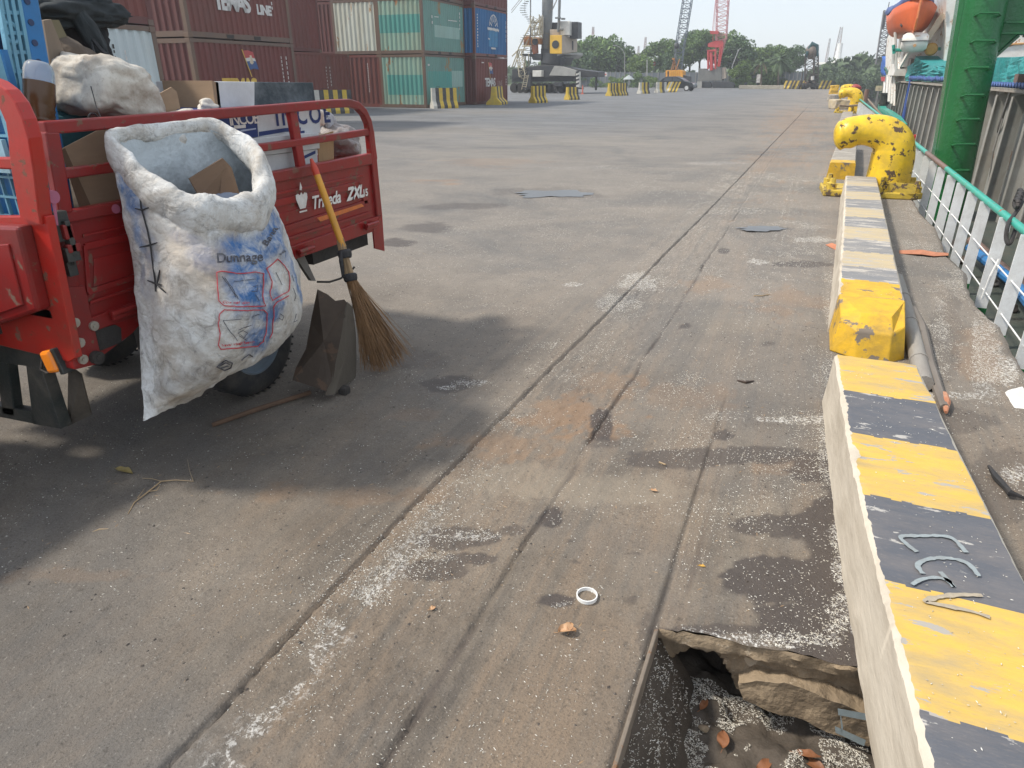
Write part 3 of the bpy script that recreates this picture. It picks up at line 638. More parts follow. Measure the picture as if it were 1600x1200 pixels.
# white plastic ring
b = MB(); c = G(917,931,.008); n_ = 40; P_ = []
for j in range(n_):
    a = 2*math.pi*j/n_; rr_ = .0335; P_.append([c+Vector((math.cos(a)*rr_, math.sin(a)*rr_, -.006)), c+Vector((math.cos(a)*rr_, math.sin(a)*rr_, .007)), c+Vector((math.cos(a)*(rr_-.003), math.sin(a)*(rr_-.003), .007)), c+Vector((math.cos(a)*(rr_-.003), math.sin(a)*(rr_-.003), -.006))])
P_.append(P_[0]); b.grid(P_, closed=True); tag(b.build('plastic_ring', paint('white plastic', (.80,.80,.78), da=.1, bump=0), smooth=True), 'thin white plastic ring lying on the concrete left of the pit', 'plastic ring')
# leaves and twigs
def leaf(px, py, L, wd, ang, colr, label, name='dry_leaf', curl=.3, z=0.0, pos=None):
    b = MB(); n1 = 12; P_ = []
    for i in range(n1+1):
        t = i/n1; ww = wd*math.sin(math.pi*min(1, t*1.02))**.7*(1-.25*t)+.0004
        zz = .004+curl*L*.25*math.sin(t*3.1)
        P_.append([((t-.5)*L, -ww, zz+curl*wd*.7), ((t-.5)*L, -ww*.5, zz+curl*wd*.2), ((t-.5)*L, 0, zz), ((t-.5)*L, ww*.5, zz+curl*wd*.25+.002*math.sin(t*17)), ((t-.5)*L, ww, zz+curl*wd*.9+.003*math.sin(t*13))])
    b.grid(P_); b.tube([(-.5*L,0,.004),(-.7*L,.004,.003)], .0009, 4)
    o = b.build(name, colr, smooth=True, fixn=False); o.location = pos or G(px, py, z); o.rotation_euler = (0, 0, ang)
    return tag(o, label, 'leaf')
lf1 = paint('olive dry leaf', (.26,.20,.07), (.4,.3,.12), .5, 30, bump=.2, bs=200)
lf2 = paint('tan dry leaf', (.50,.30,.16), (.3,.15,.08), .5, 40, bump=.2, bs=200)
lf3 = paint('yellow leaf', (.60,.36,.07), (.4,.2,.05), .4, 40, bump=.2)
lf4 = paint('brown wet leaf', (.26,.11,.05), (.12,.05,.03), .5, 30, bump=.2)
leaf(195,738,.10,.019,R(-24)+YAW,lf1,'long olive dry leaf at one end of the thin twig')
leaf(886,990,.055,.018,R(25),lf2,'curled tan dry leaf on the concrete left of the pit', curl=.8)
leaf(890,984,.035,.012,R(100),lf2,'small tan leaf fragment beside the curled tan leaf', curl=1)
leaf(1097,886,.022,.006,R(10),lf3,'tiny yellow leaf between the channel and the wet patch')
leaf(1022,768,.03,.009,R(0),lf2,'small flat tan leaf on the pale concrete patch')
leaf(676,952,.022,.009,R(60),lf2,'small round pinkish leaf scrap left of the second joint')
for i, (px, py, a, L_, wd) in enumerate([(1131,1147,95,.065,.020),(1197,1185,60,.08,.016),(1262,1180,10,.07,.014),(1275,1190,-20,.08,.018),(1100,1100,70,.05,.012)]):
    p = G(px, py, -.262); p = Vector((p.x, p.y, fz(p.x, p.y)+.004))
    leaf(0, 0, L_, wd, R(a), lf4, ['brown oval leaf standing out in the middle of the pit floor','brown leaf at the bottom of the pit','reddish leaf in the pit near the loose slab','wide brown leaf at the right end of the pit floor','dark leaf under the hollow of the pit wall'][i], pos=p)
twm = paint('twig', (.36,.26,.15), (.2,.13,.08), .4, 30)
b = MB(); b.tube([G(*p, .006) for p in [(200,803),(210,785),(232,768),(252,752),(275,750),(302,752),(296,735),(293,718)]], [.0012,.0022,.003,.003,.0022,.002,.0012,.0008], 6)
b.tube([G(232,768,.006),G(245,766,.01),G(250,758,.012)], [.002,.0015,.0008], 5); b.tube([G(252,752,.006),G(238,748,.008),G(222,747,.006)], [.002,.0015,.001], 5); b.tube([G(215,778,.006),G(226,763,.014)], [.0018,.0006], 5)
tag(b.build('twig', twm, smooth=True), 'thin forked twig lying on the shaded concrete beside the olive leaf', 'twig')
b = MB(); b.tube([G(142,832,.004),G(155,827,.008),G(178,826,.004)], [.0015,.003,.001], 6); tag(b.build('twig', twm, smooth=True), 'short bent straw scrap in the shade left of the twig', 'twig')
b = MB(); b.tube([G(1178,410+52,.004),G(1190,462,.006),G(1202,460,.004)], .004, 6); tag(b.build('stick', twm), 'small pale stick on the lit concrete left of the second kerb', 'stick')
b = MB(); b.tube([G(1152,594,.006),G(1165,597,.01),G(1178,595,.006)], [.004,.009,.003], 6); tag(b.build('bark_scrap', paint('dark bark', (.06,.04,.03)), smooth=True), 'dark scrap of bark on the concrete near the kerb joint', 'bark')
b = MB(); b.tube([G(1030,722,.004),G(1040,726,.006)], .004, 6); tag(b.build('stick', twm), 'short pale cigarette sized stick in the dark stain band', 'stick')
# ================================================================= CARGO TRICYCLE
XS = -2.38
tred = paint('trike shaded red', (.25,.008,.007), (.09,.035,.03), .6, 3, chip=(.17,.09,.06), ca=.06, cs=12, rough=.38, bump=.1, bs=40, grit=.2)  # the side panel's shade is put into this darker red
tred_lit = paint('trike lit red', (.42,.018,.011), (.20,.06,.04), .5, 4, chip=(.18,.08,.05), ca=.02, cs=14, rough=.34, bump=.08, grit=.2)  # brighter copy of the same red, light put into the colour
tdark = paint('trike underbody', (.03,.027,.025), (.07,.055,.045), .6, 6, rough=.8, bump=.4)
tblk = paint('trike black metal', (.018,.025,.025), (.14,.12,.10), .6, 5, rough=.45, bump=.2, grit=.2)
bolt = paint('zinc bolt', (.45,.42,.36), (.2,.12,.07), .5, 20, rough=.5, metal=.6)
white = paint('white lettering', (.72,.70,.66), (.4,.2,.15), .35, 30, rough=.6, bump=0)
S = lambda px, py, off=0.0: AX(px, py, XS)+Vector((off, 0, 0))
Y1 = S(112,577).y; Y2 = S(590,300).y
trk = empty('cargo_tricycle', (-3.0, 2.5, 0), 0, 'red three wheeled cargo motorcycle, its open bed piled with crates and boxes', 'cargo tricycle')
def slab(b, pts, th=.025, off=0.0): b.prism([S(*p, off=off) for p in pts], (-th, 0, 0)); return b
# side panel with pressed ribs
sp_ = empty  # (readability)
b = MB(); slab(b, [(100,338),(578,250),(590,338),(118,505)], .02)
side = b.build('side_panel', tred, trk, world=True)
b = MB()
slab(b, [(130,380),(560,283),(563,293),(131,391)], .012, .010); slab(b, [(135,452),(572,312),(573,320),(136,461)], .012, .010)
slab(b, [(128,366),(566,272),(567,276),(128,371)], .010, .007); slab(b, [(138,470),(576,330),(577,334),(138,475)], .008, .012)
slab(b, [(128,384),(134,383),(140,455),(134,457)], .012, .010); slab(b, [(556,284),(562,283),(575,317),(568,319)], .012, .010)
slab(b, [(145,404),(552,306),(566,312),(146,448)], .004, .005)
b.build('pressed_rib', tred, side, bevel=.004, world=True)
b = MB(); slab(b, [(98,330),(578,239),(580,256),(100,349)], .04, .016); b.build('top_flange', tred, trk, world=True, bevel=.006)
# bottom channel, hinges
b = MB(); slab(b, [(118,503),(592,336),(594,357),(120,526)], .03, .012); b.build('bottom_channel', tred, trk, world=True, bevel=.004)
for px, py in ((470,392),(573,352),(185,486)):
    hb_ = MB(); hb_.obox(S(px, py, .03), (.02,.11,.035)); hb_.tube([S(px, py, .04)-Vector((0,.06,-.01)), S(px, py, .04)+Vector((0,.06,.01))], .012, 8)
    hb_.build('hinge', tred, trk, world=True, bevel=.003)
b = MB(); slab(b, [(580,357),(594,333),(598,392),(583,388)], .01, .014); b.build('end_skirt', tred, trk, world=True)
# rear corner post & bolted bracket
b = MB(); slab(b, [(66,204),(88,330),(128,440),(112,440),(92,400),(72,330)], .06, .006) if False else None
slab(b, [(76,338),(102,338),(122,450),(84,450)], .05, .012); slab(b, [(84,448),(128,446),(156,566),(112,577)], .05, .018); b.build('corner_post', tred, trk, world=True, bevel=.005)
b = MB(); slab(b, [(128,500),(217,466),(217,507),(206,520),(157,557),(150,560)], .012, .004)
brk = b.build('rear_bracket', tred, trk, world=True)
b = MB(); slab(b, [(141,522),(150,514),(178,507),(187,512),(188,533),(182,537),(148,550),(142,546)], .006, .008); b.build('slot_shade', tdark, brk, world=True)  # dark plate on the bracket, painted shade in place of an opening
for px, py in ((110,503),(118,534),(123,560),(140,508)):
    bb = MB(); c = S(px, py, .018); bb.tube([c, c+Vector((.010,0,0))], .018, 12); bb.tube([c+Vector((.008,0,0)), c+Vector((.016,0,0))], .009, 6); bb.build('bolt', bolt, trk, world=True)
bb = MB(); c = S(143,557,.0); bb.tube([c-Vector((.03,0,0)), c+Vector((.04,0,0))], .025, 14); bb.tube([c+Vector((.038,0,0)), c+Vector((.045,0,0))], .012, 8); bb.build('pivot_roller', tdark, trk, world=True, smooth=True)
# latch
lt = MB(); c = S(84,352,.03); lt.obox(c, (.035,.055,.10)); lt.obox(S(92,370,.05), (.03,.02,.12)); lt.obox(S(96,395,.05), (.025,.05,.05)); lt.tube([S(97,372,.06), S(101,412,.05)], .006, 6); lt.obox(S(100,410,.03), (.02,.035,.09))
lt.build('latch', tblk, trk, world=True, bevel=.004)
lt = MB(); lt.obox(S(88,360,.055), (.02,.035,.05)); lt.obox(S(97,385,.055), (.02,.05,.03)); lt.build('latch_lever', tred, trk, world=True, bevel=.004)
# rails: box-section tubes
def rail(name, pts, w_=.036, h_=.05, mat_=tred, off=0.0, bev=.006):
    b = MB(); P_ = [S(*p, off=off) for p in pts]
    n_ = len(P_); vs = []
    for i, p in enumerate(P_):
        t = (P_[min(i+1,n_-1)]-P_[max(i-1,0)]).normalized(); a = Vector((1,0,0)); c_ = a.cross(t).normalized()
        for u, v in ((-1,-1),(1,-1),(1,1),(-1,1)): vs.append(p+a*u*w_/2+c_*v*h_/2)
    fs = [(i*4+j, i*4+(j+1) % 4, i*4+4+(j+1) % 4, i*4+4+j) for i in range(n_-1) for j in range(4)]+[(0,1,2,3),(n_*4-1,n_*4-2,n_*4-3,n_*4-4)]
    b.add(vs, fs); return b.build(name, mat_, trk, world=True, bevel=bev)
arc = [(65,200),(170,192),(300,181),(420,171),(520,162),(543,161),(557,165),(567,175),(574,190),(577,205),(583,250)]
rail('top_rail', arc, .04, .042)
rail('mid_rail', [(92,272),(170,262),(420,229),(577,206)], .03, .036, off=-.002)
rail('rail_post', [(456,174),(471,262)], .03, .055, off=-.004)
rail('rail_post', [(76,206),(98,332)], .034, .05, off=.004)
rail('end_post', [(577,204),(590,336)], .036, .055, off=.0)
# pink paint daubs
pk = paint('pink primer', (.42,.12,.20), da=.2)
b = MB()
b.tube([S(63,306,.030), S(63,306,.066)], .022, 16)
b.add([S(60,312,.062),(S(67,312,.062)),S(72,350,.062),(S(69,350,.062))], [(0,1,2,3)]); b.build('primer_daub', pk, trk, world=True)
b = MB(); b.tube([S(176,326,.014), S(176,326,.0185)], .017, 16); b.build('primer_daub', pk, trk, world=True)
# lettering on the side, with the flame-topped crown emblem
a0 = S(484,327,.013); ux = (S(552,310,.013)-a0).normalized(); uy = Vector((0,0,1)); uy = (uy-ux*uy.dot(ux)).normalized()
b = MB(); put_text(b, 'Triseda', a0, ux, uy, .092, shear=.25, bold=.002, spacing=.92); put_text(b, 'ZXL', a0+ux*.315, ux, uy, .095, shear=.3, bold=.004, spacing=.85); put_text(b, '15', a0+ux*.47, ux, uy, .055, bold=.002)
b.build('lettering', white, trk, world=True, fixn=False)
b = MB(); e0 = S(471,331,.013); E_ = lambda x, y: e0+ux*x+uy*y
b.add([E_(*p) for p in [(-.03,0),(.03,0),(.03,.008),(-.03,.008)]], [(0,1,2,3)])
b.add([E_(*p) for p in [(-.022,.018),(.022,.018),(.028,.03),(.045,.07),(.044,.09),(.025,.095),(.012,.085),(0,.10),(-.012,.085),(-.025,.095),(-.044,.09),(-.045,.07),(-.028,.03)]], [tuple(range(13))])
b.add([E_(*p) for p in [(-.010,.112),(.006,.108),(.012,.122),(.002,.15),(-.004,.13)]], [(0,1,2,3,4)])
b.build('emblem', white, trk, world=True, fixn=False)
b = MB(); o1 = paint('orange decal', (.62,.16,.03), da=.4, ds=30)
b.add([S(492,340,.0125), S(562,318,.0125), S(566,322,.0125), S(498,346,.0125)], [(0,1,2,3)]); b.build('decal_stripe', o1, trk, world=True, fixn=False)
# bed floor, far side, head board, underframe
zf = S(580,330).z-.02
b = MB(); b.box((-3.72, Y1, zf-.03), (XS-.025, Y2, zf)); b.build('bed_floor', tred, trk, world=True)
b = MB(); b.box((-3.75, Y1, zf), (-3.722, Y2, 1.10)); b.tube([(-3.735,Y1+.03,1.10),(-3.735,Y1+.03,1.38),(-3.735,Y2-.1,1.40),(-3.735,Y2-.02,1.3),(-3.735,Y2-.02,1.1)], .02, 6); b.tube([(-3.735,Y1+.05,1.24),(-3.735,Y2-.03,1.24)], .018, 6); b.build('far_side_panel', tred, trk, world=True)
b = MB(); b.box((-3.72, Y2-.028, zf), (XS-.03, Y2-.002, 1.08)); b.build('tailgate', tred, trk, world=True)
b = MB()
for x in (-2.75,-3.35): b.box((x-.03, Y1-.9, zf-.13), (x+.03, Y2-.05, zf-.031))
for y in np.linspace(Y1+.1, Y2-.15, 6): b.box((-3.6, y, zf-.07), (-2.45, y+.05, zf-.032))
b.tube([(-2.55,2.52,.29),(-3.6,2.52,.29)], .05, 10); b.obox((-3.05,2.52,.30), (.25,.28,.24))
for x in (-2.78,-3.32): b.add([(x-.03,2.0,.55),(x+.03,2.0,.55),(x+.03,2.52,.36),(x-.03,2.52,.36),(x+.03,3.05,.55),(x-.03,3.05,.55)], [(0,1,2,3),(3,2,4,5)]); b.box((x-.03,2.45,.33),(x+.03,2.6,.40))
b.box((-3.6, 3.02, zf-.20), (-2.46, Y2-.03, zf-.075)); b.build('underframe', tdark, trk, world=True)  # last box is a dark bulk added for the shade under the bed
# tailgate with rounded guard frame
TG = lambda px, py, off=0: AY(px, py, Y1)+Vector((0, off, 0))
b = MB()
o_ = [(-60,122),(-20,120),(0,127),(20,140),(38,160),(52,186),(62,215),(72,270),(80,330),(84,350)]; i_ = [(-60,152),(-25,150),(-4,156),(10,172),(20,192),(24,215),(26,240),(30,268),(38,305),(45,338)]
P_ = []
for (ax, ay), (bx, by) in zip(o_, i_):
    A_ = TG(ax*.86-3, ay); B_ = TG(bx*.86-3, by); P_.append([A_+Vector((0,-.012,0)), B_+Vector((0,-.012,0)), B_+Vector((0,.035,0)), A_+Vector((0,.035,0))])
b.grid(P_, closed=True); b.prism([TG(-60,246), TG(22,246), TG(32,266), TG(-60,262)], (0,.03,0))
b.build('head_guard', tred_lit, trk, world=True, bevel=.006)
b = MB(); b.prism([TG(-90,338), TG(72,338), TG(118,560), TG(108,566), TG(0,540), TG(-90,520)], (0,.03,0)); tg = b.build('head_board', tred_lit, trk, world=True, bevel=.004)
b = MB(); b.prism([TG(-90,345,-.05), TG(50,350,-.05), TG(80,480,-.05), TG(14,503,-.05), TG(-90,480,-.05)], (0,.055,0)); b.build('pressed_panel', tred, tg, world=True, bevel=.012)
b = MB(); b.prism([TG(-90,388,-.056), TG(38,376,-.056), TG(60,470,-.056), TG(10,488,-.056), TG(-90,465,-.056)], (0,.008,0)); b.build('pressed_rib', tred, tg, world=True, bevel=.003)
# far half of the tailgate, outside the picture but there from other sides
b = MB(); b.box((-3.72,Y1,zf-.1), (TG(-90,400).x+.01,Y1+.03,1.07)); b.tube([(-2.95,Y1+.02,1.46),(-3.5,Y1+.02,1.46),(-3.68,Y1+.02,1.34),(-3.7,Y1+.02,1.05)], .03, 6); b.build('head_board_side', tred_lit, trk, world=True, bevel=.004)
# underrun bumper, tail lamp, number plate, mud guard
b = MB(); b.prism([TG(-40,533,.03), TG(50,545,.03), TG(55,580,.03), TG(-40,568,.03)], (0,.04,0)); b.prism([TG(28,575,.03), TG(52,580,.03), TG(84,676,.03), TG(40,668,.03)], (0,.05,0)); b.prism([TG(-30,636,.03), TG(40,648,.03), TG(44,668,.03), TG(-20,655,.03)], (0,.04,0))
b.prism([TG(-20,570,.03), TG(0,572,.03), TG(12,656,.03), TG(-8,652,.03)], (0,.04,0)); b.build('foot_frame', tblk, trk, world=True, bevel=.004)
b = MB(); b.prism([TG(68,586,.10), TG(88,600,.10), TG(92,672,.14), TG(76,680,.08)], (0,.006,0)); b.build('foot_frame_side', paint('dusty rubber', (.06,.05,.04), (.2,.16,.12), .5, 6, rough=.9), trk, world=True)
b = MB(); b.prism([TG(14,594,.09), TG(28,591,.09), TG(32,606,.09), TG(18,610,.09)], (0,.004,0)); b.prism([TG(19,611,.09), TG(32,608,.09), TG(33,617,.09), TG(22,620,.09)], (0,.004,0)); b.build('white_label', paint('plate white', (.7,.66,.6), da=.3), trk, world=True)
b = MB(); c = TG(87,562,-.01); b.obox(c, (.055,.05,.085), Matrix.Rotation(R(-14), 3, 'Y')); lm = paint('amber lens', (.85,.24,.02), da=.05, rough=.15, bump=0); b.build('turn_lamp', lm, trk, world=True, bevel=.012)
b = MB(); b.obox(TG(96,563,.005), (.022,.05,.10), Matrix.Rotation(R(-14), 3, 'Y')); b.build('lamp_housing', tblk, trk, world=True, bevel=.004)
b = MB(); b.tube([TG(66,560,.0), TG(72,575,-.02), TG(82,580,-.02), TG(92,578,0)], .005, 6); b.tube([TG(60,552,.02), TG(68,566,.02), TG(76,582,.03)], .008, 6); b.build('lamp_wire', tdark, trk, world=True)
# wheels
tyre = paint('tyre rubber', (.022,.022,.023), (.12,.10,.08), .55, 8, rough=.85, bump=.3)
rimm = paint('dusty steel rim', (.16,.20,.24), (.10,.09,.08), .6, 5, rough=.45, metal=.3)
def wheel(c, r=.29, wd=.15, name='wheel'):
    wv = MB(); k = r/.29
    wv.lathe([(.175*k,-.5*wd),(.20*k,-.52*wd),(.245*k,-.54*wd),(.275*k,-.46*wd),(.288*k,-.32*wd),(r,0),(.288*k,.32*wd),(.275*k,.46*wd),(.245*k,.54*wd),(.20*k,.52*wd),(.175*k,.5*wd)], c, 'x', 48)
    for j in range(44):
        a = 2*math.pi*j/44
        for s_ in (-1, 1):
            p = Vector(c)+Vector((s_*wd*.3, math.cos(a+s_*.03)*(r-.002), math.sin(a+s_*.03)*(r-.002)))
            wv.obox(p, (wd*.34,.011,.004), Matrix.Rotation(a-math.pi/2, 3, 'X'))
    ty = wv.build(name, tyre, trk, world=True, smooth=True)
    rv = MB(); rv.lathe([(.176*k,-.45*wd),(.176*k,.50*wd),(.168*k,.50*wd),(.160*k,.36*wd),(.13*k,.33*wd),(.125*k,.20*wd),(.09*k,.16*wd),(.075*k,.30*wd),(.05*k,.34*wd),(.045*k,.5*wd),(.0,.52*wd)], c, 'x', 40)
    rv.build('rim', rimm, ty, world=True, smooth=True, ang=35)
    for j in range(5):
        a = 2*math.pi*j/5; p = Vector(c)+Vector((.30*wd, math.cos(a)*.062*k, math.sin(a)*.062*k)); nb = MB(); nb.tube([p, p+Vector((.02,0,0))], .009, 6); nb.build('wheel_nut', bolt, ty, world=True)
    return ty
wheel((-2.53, 2.50, .29)); wheel((-3.58, 2.50, .29)); wheel((-3.05, -.35, .27), .27, .11, 'front_wheel')
# fender stay and cable
b = MB(); b.prism([S(469,398,-.04), S(482,393,-.04), S(503,440,-.04), S(496,440,-.04)], (-.02,0,0)); b.build('mudguard_stay', paint('galvanised stay', (.16,.155,.145), da=.5), trk, world=True)
b = MB(); b.tube([S(500,441,-.02), S(510,440,.02), S(520,434,.05), S(527,425,.08), S(531,414,.1)], .006, 6); b.build('cable', tdark, trk, world=True)
# motorcycle front end (stands ahead of the bed)
b = MB(); b.box((-3.6,.95,.28),(-2.86,1.44,.74)); b.box((-3.4,-.05,.25),(-2.8,.95,.33)); b.box((-3.3,.2,.33),(-2.85,.9,.62)); b.build('shadow_body', tdark, trk, world=True, bevel=.02)  # out-of-view bike body, boxes added to fill out the cast shadow
b = MB(); b.obox((-3.05,1.0,.82), (.42,.55,.14)); b.build('seat', paint('seat vinyl', (.02,.02,.02), rough=.5), trk, world=True, bevel=.04)
b = MB(); b.tube([(-3.05,.75,.72),(-3.05,.6,.80),(-3.05,.35,.84),(-3.05,.1,.80)], [.10,.15,.16,.10], 14, flat=.8); b.build('fuel_tank', tred_lit, trk, world=True, smooth=True)
b = MB()
for x in (-.09,.09): b.tube([(-3.05+x,-.35,.27),(-3.05+x,-.05,.95)], .022, 8)
b.tube([(-3.42,.15,1.02),(-3.3,.02,1.0),(-3.05,-.03,.97),(-2.8,.02,1.0),(-2.68,.15,1.02)], .014, 8); b.tube([(-3.05,1.4,.50),(-3.05,.3,.45),(-3.05,-.03,.85)], .035, 8); b.obox((-3.05,.55,.42), (.26,.4,.3)); b.build('front_frame', tdark, trk, world=True)
b = MB(); b.lathe([(.0,-.06),(.07,-.05),(.085,0),(.07,.08),(0,.10)], (-3.05,-.14,.86), 'y', 16); b.build('headlight', paint('lamp glass', (.6,.6,.6), rough=.1), trk, world=True, smooth=True)
b = MB(); b.tube([(-3.05,-.05,.50),(-3.05,-.2,.575),(-3.05,-.38,.59),(-3.05,-.55,.54)], .075, 8, flat=.25); b.build('front_fender', tred_lit, trk, world=True, smooth=True)

# ================================================================= THE LOAD
def onto(px, py, X): return AX(px, py, X)
# tall blue slatted pallet panel leaning upright at the rear
pbl = paint('blue plastic', (.02,.17,.42), (.05,.09,.13), .35, 5, rough=.4, bump=.05); pbl2 = paint('pale blue plastic', (.16,.38,.50), (.1,.15,.18), .4, 6, rough=.45); pbd = paint('navy plastic', (.01,.035,.11), rough=.5)
Xp = -2.62
Bp = lambda px, py, off=0: AX(px, py, Xp)+Vector((off, 0, 0))
bp_ = empty('blue_pallet', (Xp, 1.75, zf), 0, 'tall blue plastic pallet with slotted face and round holes, stood on edge beside the bottle', 'plastic pallet')
b = MB(); b.prism([Bp(22,-60), Bp(50,-62), Bp(118,330), Bp(92,338)], (-.10,0,0)); fr_ = b.build('edge_beam', pbl, bp_, world=True, bevel=.006)
for px, py in ((42,2),(48,35),(54,67),(60,97),(66,130),(73,165),(80,205)):
    q_ = MB(); c = Bp(px, py, .001); q_.tube([c, c+Vector((.002,0,0))], .011, 14); q_.build('hole', pbd, bp_, world=True)
b = MB()
def gl(t): return (-60+t*400)  # y px down the panel
def gx(k, y): return 22+ (y+60)*.178 - 11.5*k
for k in (0.2,1.1,2.0,2.8): b.bar(Bp(gx(k,-60),-60,-.01), Bp(gx(k,340),340,-.01), .02, .012)
for y in (-30,20,52,82,112,145,180,215,250,290,325): b.bar(Bp(gx(-.2,y), y, -.012), Bp(gx(2.9,y), y-1, -.012), .012, .014, upv=(1,0,0))
c0 = Bp(20,51,-.008); pr = [c0+Vector((0, math.cos(a)*.024, math.sin(a)*.032)) for a in np.linspace(0, 2*math.pi, 25)]; b.tube(pr, .007, 6, caps=False)
b.build('lattice', pbl2, bp_, world=True)
b = MB(); b.prism([Bp(-14,-60,-.05), Bp(26,-60,-.05), Bp(96,338,-.05), Bp(56,345,-.05)], (-.012,0,0)); b.build('backing', pbd, bp_, world=True)
# pale blue crate at the far left (shown through the tailgate guard)
Bc = lambda px, py, off=0: AY(px, py, 1.66)+Vector((0, off, 0))
cr_ = empty('blue_crate', (-3.0, 1.8, zf), 0, 'blue plastic crate with a thin grid wall behind the rounded red guard', 'plastic crate')
b = MB()
xl_, xr_ = -3.35, Bc(30,200).x+.02
zt, zb = 1.62, zf+.02
b.box((xl_,1.62,zt-.03),(xr_,1.65,zt)); b.box((xl_,1.62,zb),(xr_,1.65,zb+.03)); b.box((xr_-.03,1.618,zb),(xr_+.001,1.652,zt+.001))
for k in range(14):
    x = xr_-.05-k*.055; b.box((x-.004,1.63,zb),(x+.004,1.642,zt-.01))
for k in range(13): z = zb+.06+k*.07; b.box((xl_,1.628,z-.004),(xr_,1.644,z+.004))
b.build('grid_wall', pbl2, cr_, world=True)
b = MB(); b.box((xl_,1.70,zb),(xr_-.06,1.72,zt-.02)); b.box((xr_-.02,1.66,zb),(xr_-.005,1.76,1.25)); b.box((xl_,1.66,zb),(xr_,1.76,zb+.015)); b.build('inner_wall', pbl, cr_, world=True)
b = MB(); b.box((xl_,1.60,1.21),(xr_-.04,1.616,1.32)); b.build('label_band', paint('light blue label', (.30,.50,.60), da=.3), cr_, world=True)
# bottle of brown liquid
bm_, bn_, bb_ = newmat('bottle plastic'); bb_.inputs['Base Color'].default_value = (.82,.84,.86,1); bb_.inputs['Roughness'].default_value = .12; bb_.inputs['Transmission Weight'].default_value = .75; bb_.inputs['IOR'].default_value = 1.15
Xb = -2.48; c = AX(63,188,Xb); top = AX(60,97,Xb)
bot = empty('plastic_bottle', (Xb, c.y, c.z), 0, 'clear plastic bottle half full of brown liquid, wedged upside down beside the blue pallet', 'bottle')
b = MB(); hh = top.z-c.z; ax_ = (top-c)
def along(prof):
    v = MB()
    v.tube([c+ax_*t for t, r_ in prof], [r_ for t, r_ in prof], 20); return v
along([(-.1,0.0340),(0,0.0449),(.05,0.0428),(.08,0.0456),(.14,0.0428),(.18,0.0456),(.24,0.0435),(.3,0.0462),(.5,0.0469),(.7,0.0469),(.86,0.0456),(.95,0.0408),(1.0,0.0306)]).build('bottle_shell', bm_, bot, world=True, smooth=True, ang=60)
along([(-.08,0.0374),(0,0.0459),(.05,0.0439),(.08,0.0466),(.14,0.0439),(.18,0.0466),(.24,0.0445),(.3,0.0473),(.5,0.0479),(.66,0.0479),(.661,.0)]).build('brown_liquid', paint('brown liquid', (.085,.038,0.0109), rough=.25, da=.2, bump=0), bot, world=True, smooth=True)
# dirty white sack bundle on the rail
jute = paint('dirty white cloth', (.60,.56,.49), (.20,.13,.08), .95, 6, rough=.9, bump=.5, bs=30, grit=.3)
def rag(name, c, s, rz, mat_, label, seed=0, amp=.35, cat='cloth bundle', rot=None, lv=5, sq=1.0, parent=None, wrinkle=.06):
    bm = bmesh.new(); bmesh.ops.create_icosphere(bm, subdivisions=lv, radius=1)
    for v in bm.verts:
        d = v.co.normalized(); q_ = Vector((math.copysign(abs(d.x)**sq, d.x), math.copysign(abs(d.y)**sq, d.y), math.copysign(abs(d.z)**sq, d.z)))
        k = 1+amp*noise.noise(d*1.3+Vector((seed*3.1,0,0)))+wrinkle*noise.ridged_multi_fractal(d*2.3+Vector((seed,5,0)), .8, 2, 4, 1, 2)*.7-wrinkle
        v.co = Vector((q_.x*s[0]*k, q_.y*s[1]*k, q_.z*s[2]*k))
    me = bpy.data.meshes.new(name); bm.to_mesh(me); bm.free(); me.shade_smooth(); me.materials.append(mat_)
    o = bpy.data.objects.new(name, me); col.objects.link(o); o.location = c; o.rotation_euler = rot or (0, 0, rz)
    if parent: o.parent = parent
    else: tag(o, label, cat)
    return o
c = AX(166,140,-2.62); rag('cloth_sack', c, (.17,.165,.125), 0, jute, 'crumpled dirty white cloth sack with brown stains piled on the load behind the bottle', 3, .35, 'sack', rot=(R(-8),0,0), sq=.72, wrinkle=.10)
b = MB(); b.tube([AX(142,135,-2.43), AX(150,165,-2.40), AX(160,190,-2.37), AX(163,200,-2.36)], .002, 5); b.tube([AX(146,186,-2.42)+Vector((0,math.cos(a)*.02,math.sin(a)*.02)) for a in np.linspace(0,6.28,14)], .003, 5)
tag(b.build('hook_wire', blkr), 'thin wire with a loop hanging from the white cloth sack over the top rail', 'wire')
# cardboard sheets
cb = paint('brown cardboard', (.34,.235,.15), (.18,.12,.08), .45, 3, rough=.9, bump=.15, bs=120, stretch=(1,1,4)); cbd = paint('dark cardboard', (.15,.09,.052), (.06,.04,.03), .5, 4, rough=.9, bump=.2, bs=120, stretch=(6,1,1))
def sheet(name, pts, X, mat_, label, th=.006, dx=None, cat='cardboard'):
    b = MB(); P_ = [AX(px, py, X+(dx[i] if dx else 0)) for i, (px, py) in enumerate(pts)]; b.prism(P_, (-th, 0, 0)); o = b.build(name, mat_, world=False); return tag(o, label, cat)
sheet('cardboard_sheet', [(98,232),(160,200),(215,180),(250,330),(140,330)], -2.47, cb, 'large brown cardboard flap leaning behind the side rail left of the bag mouth')
sheet('cardboard_sheet', [(96,234),(102,232),(146,330),(128,332)], -2.46, cbd, 'torn dark edge of cardboard beside the large brown flap')
sheet('cardboard_sheet', [(185,182),(268,136),(276,143),(284,178)], -2.60, cb, 'brown cardboard flap poking above the top rail right of the cloth sack')
sheet('cardboard_piece', [(497,212),(521,205),(522,256),(499,258)], -2.46, paint('tan cardboard', (.42,.27,.14), (.25,.16,.09), .4, 5, rough=.9, stretch=(1,4,1)), 'upright tan cardboard strip behind the rails right of the printed cartons')
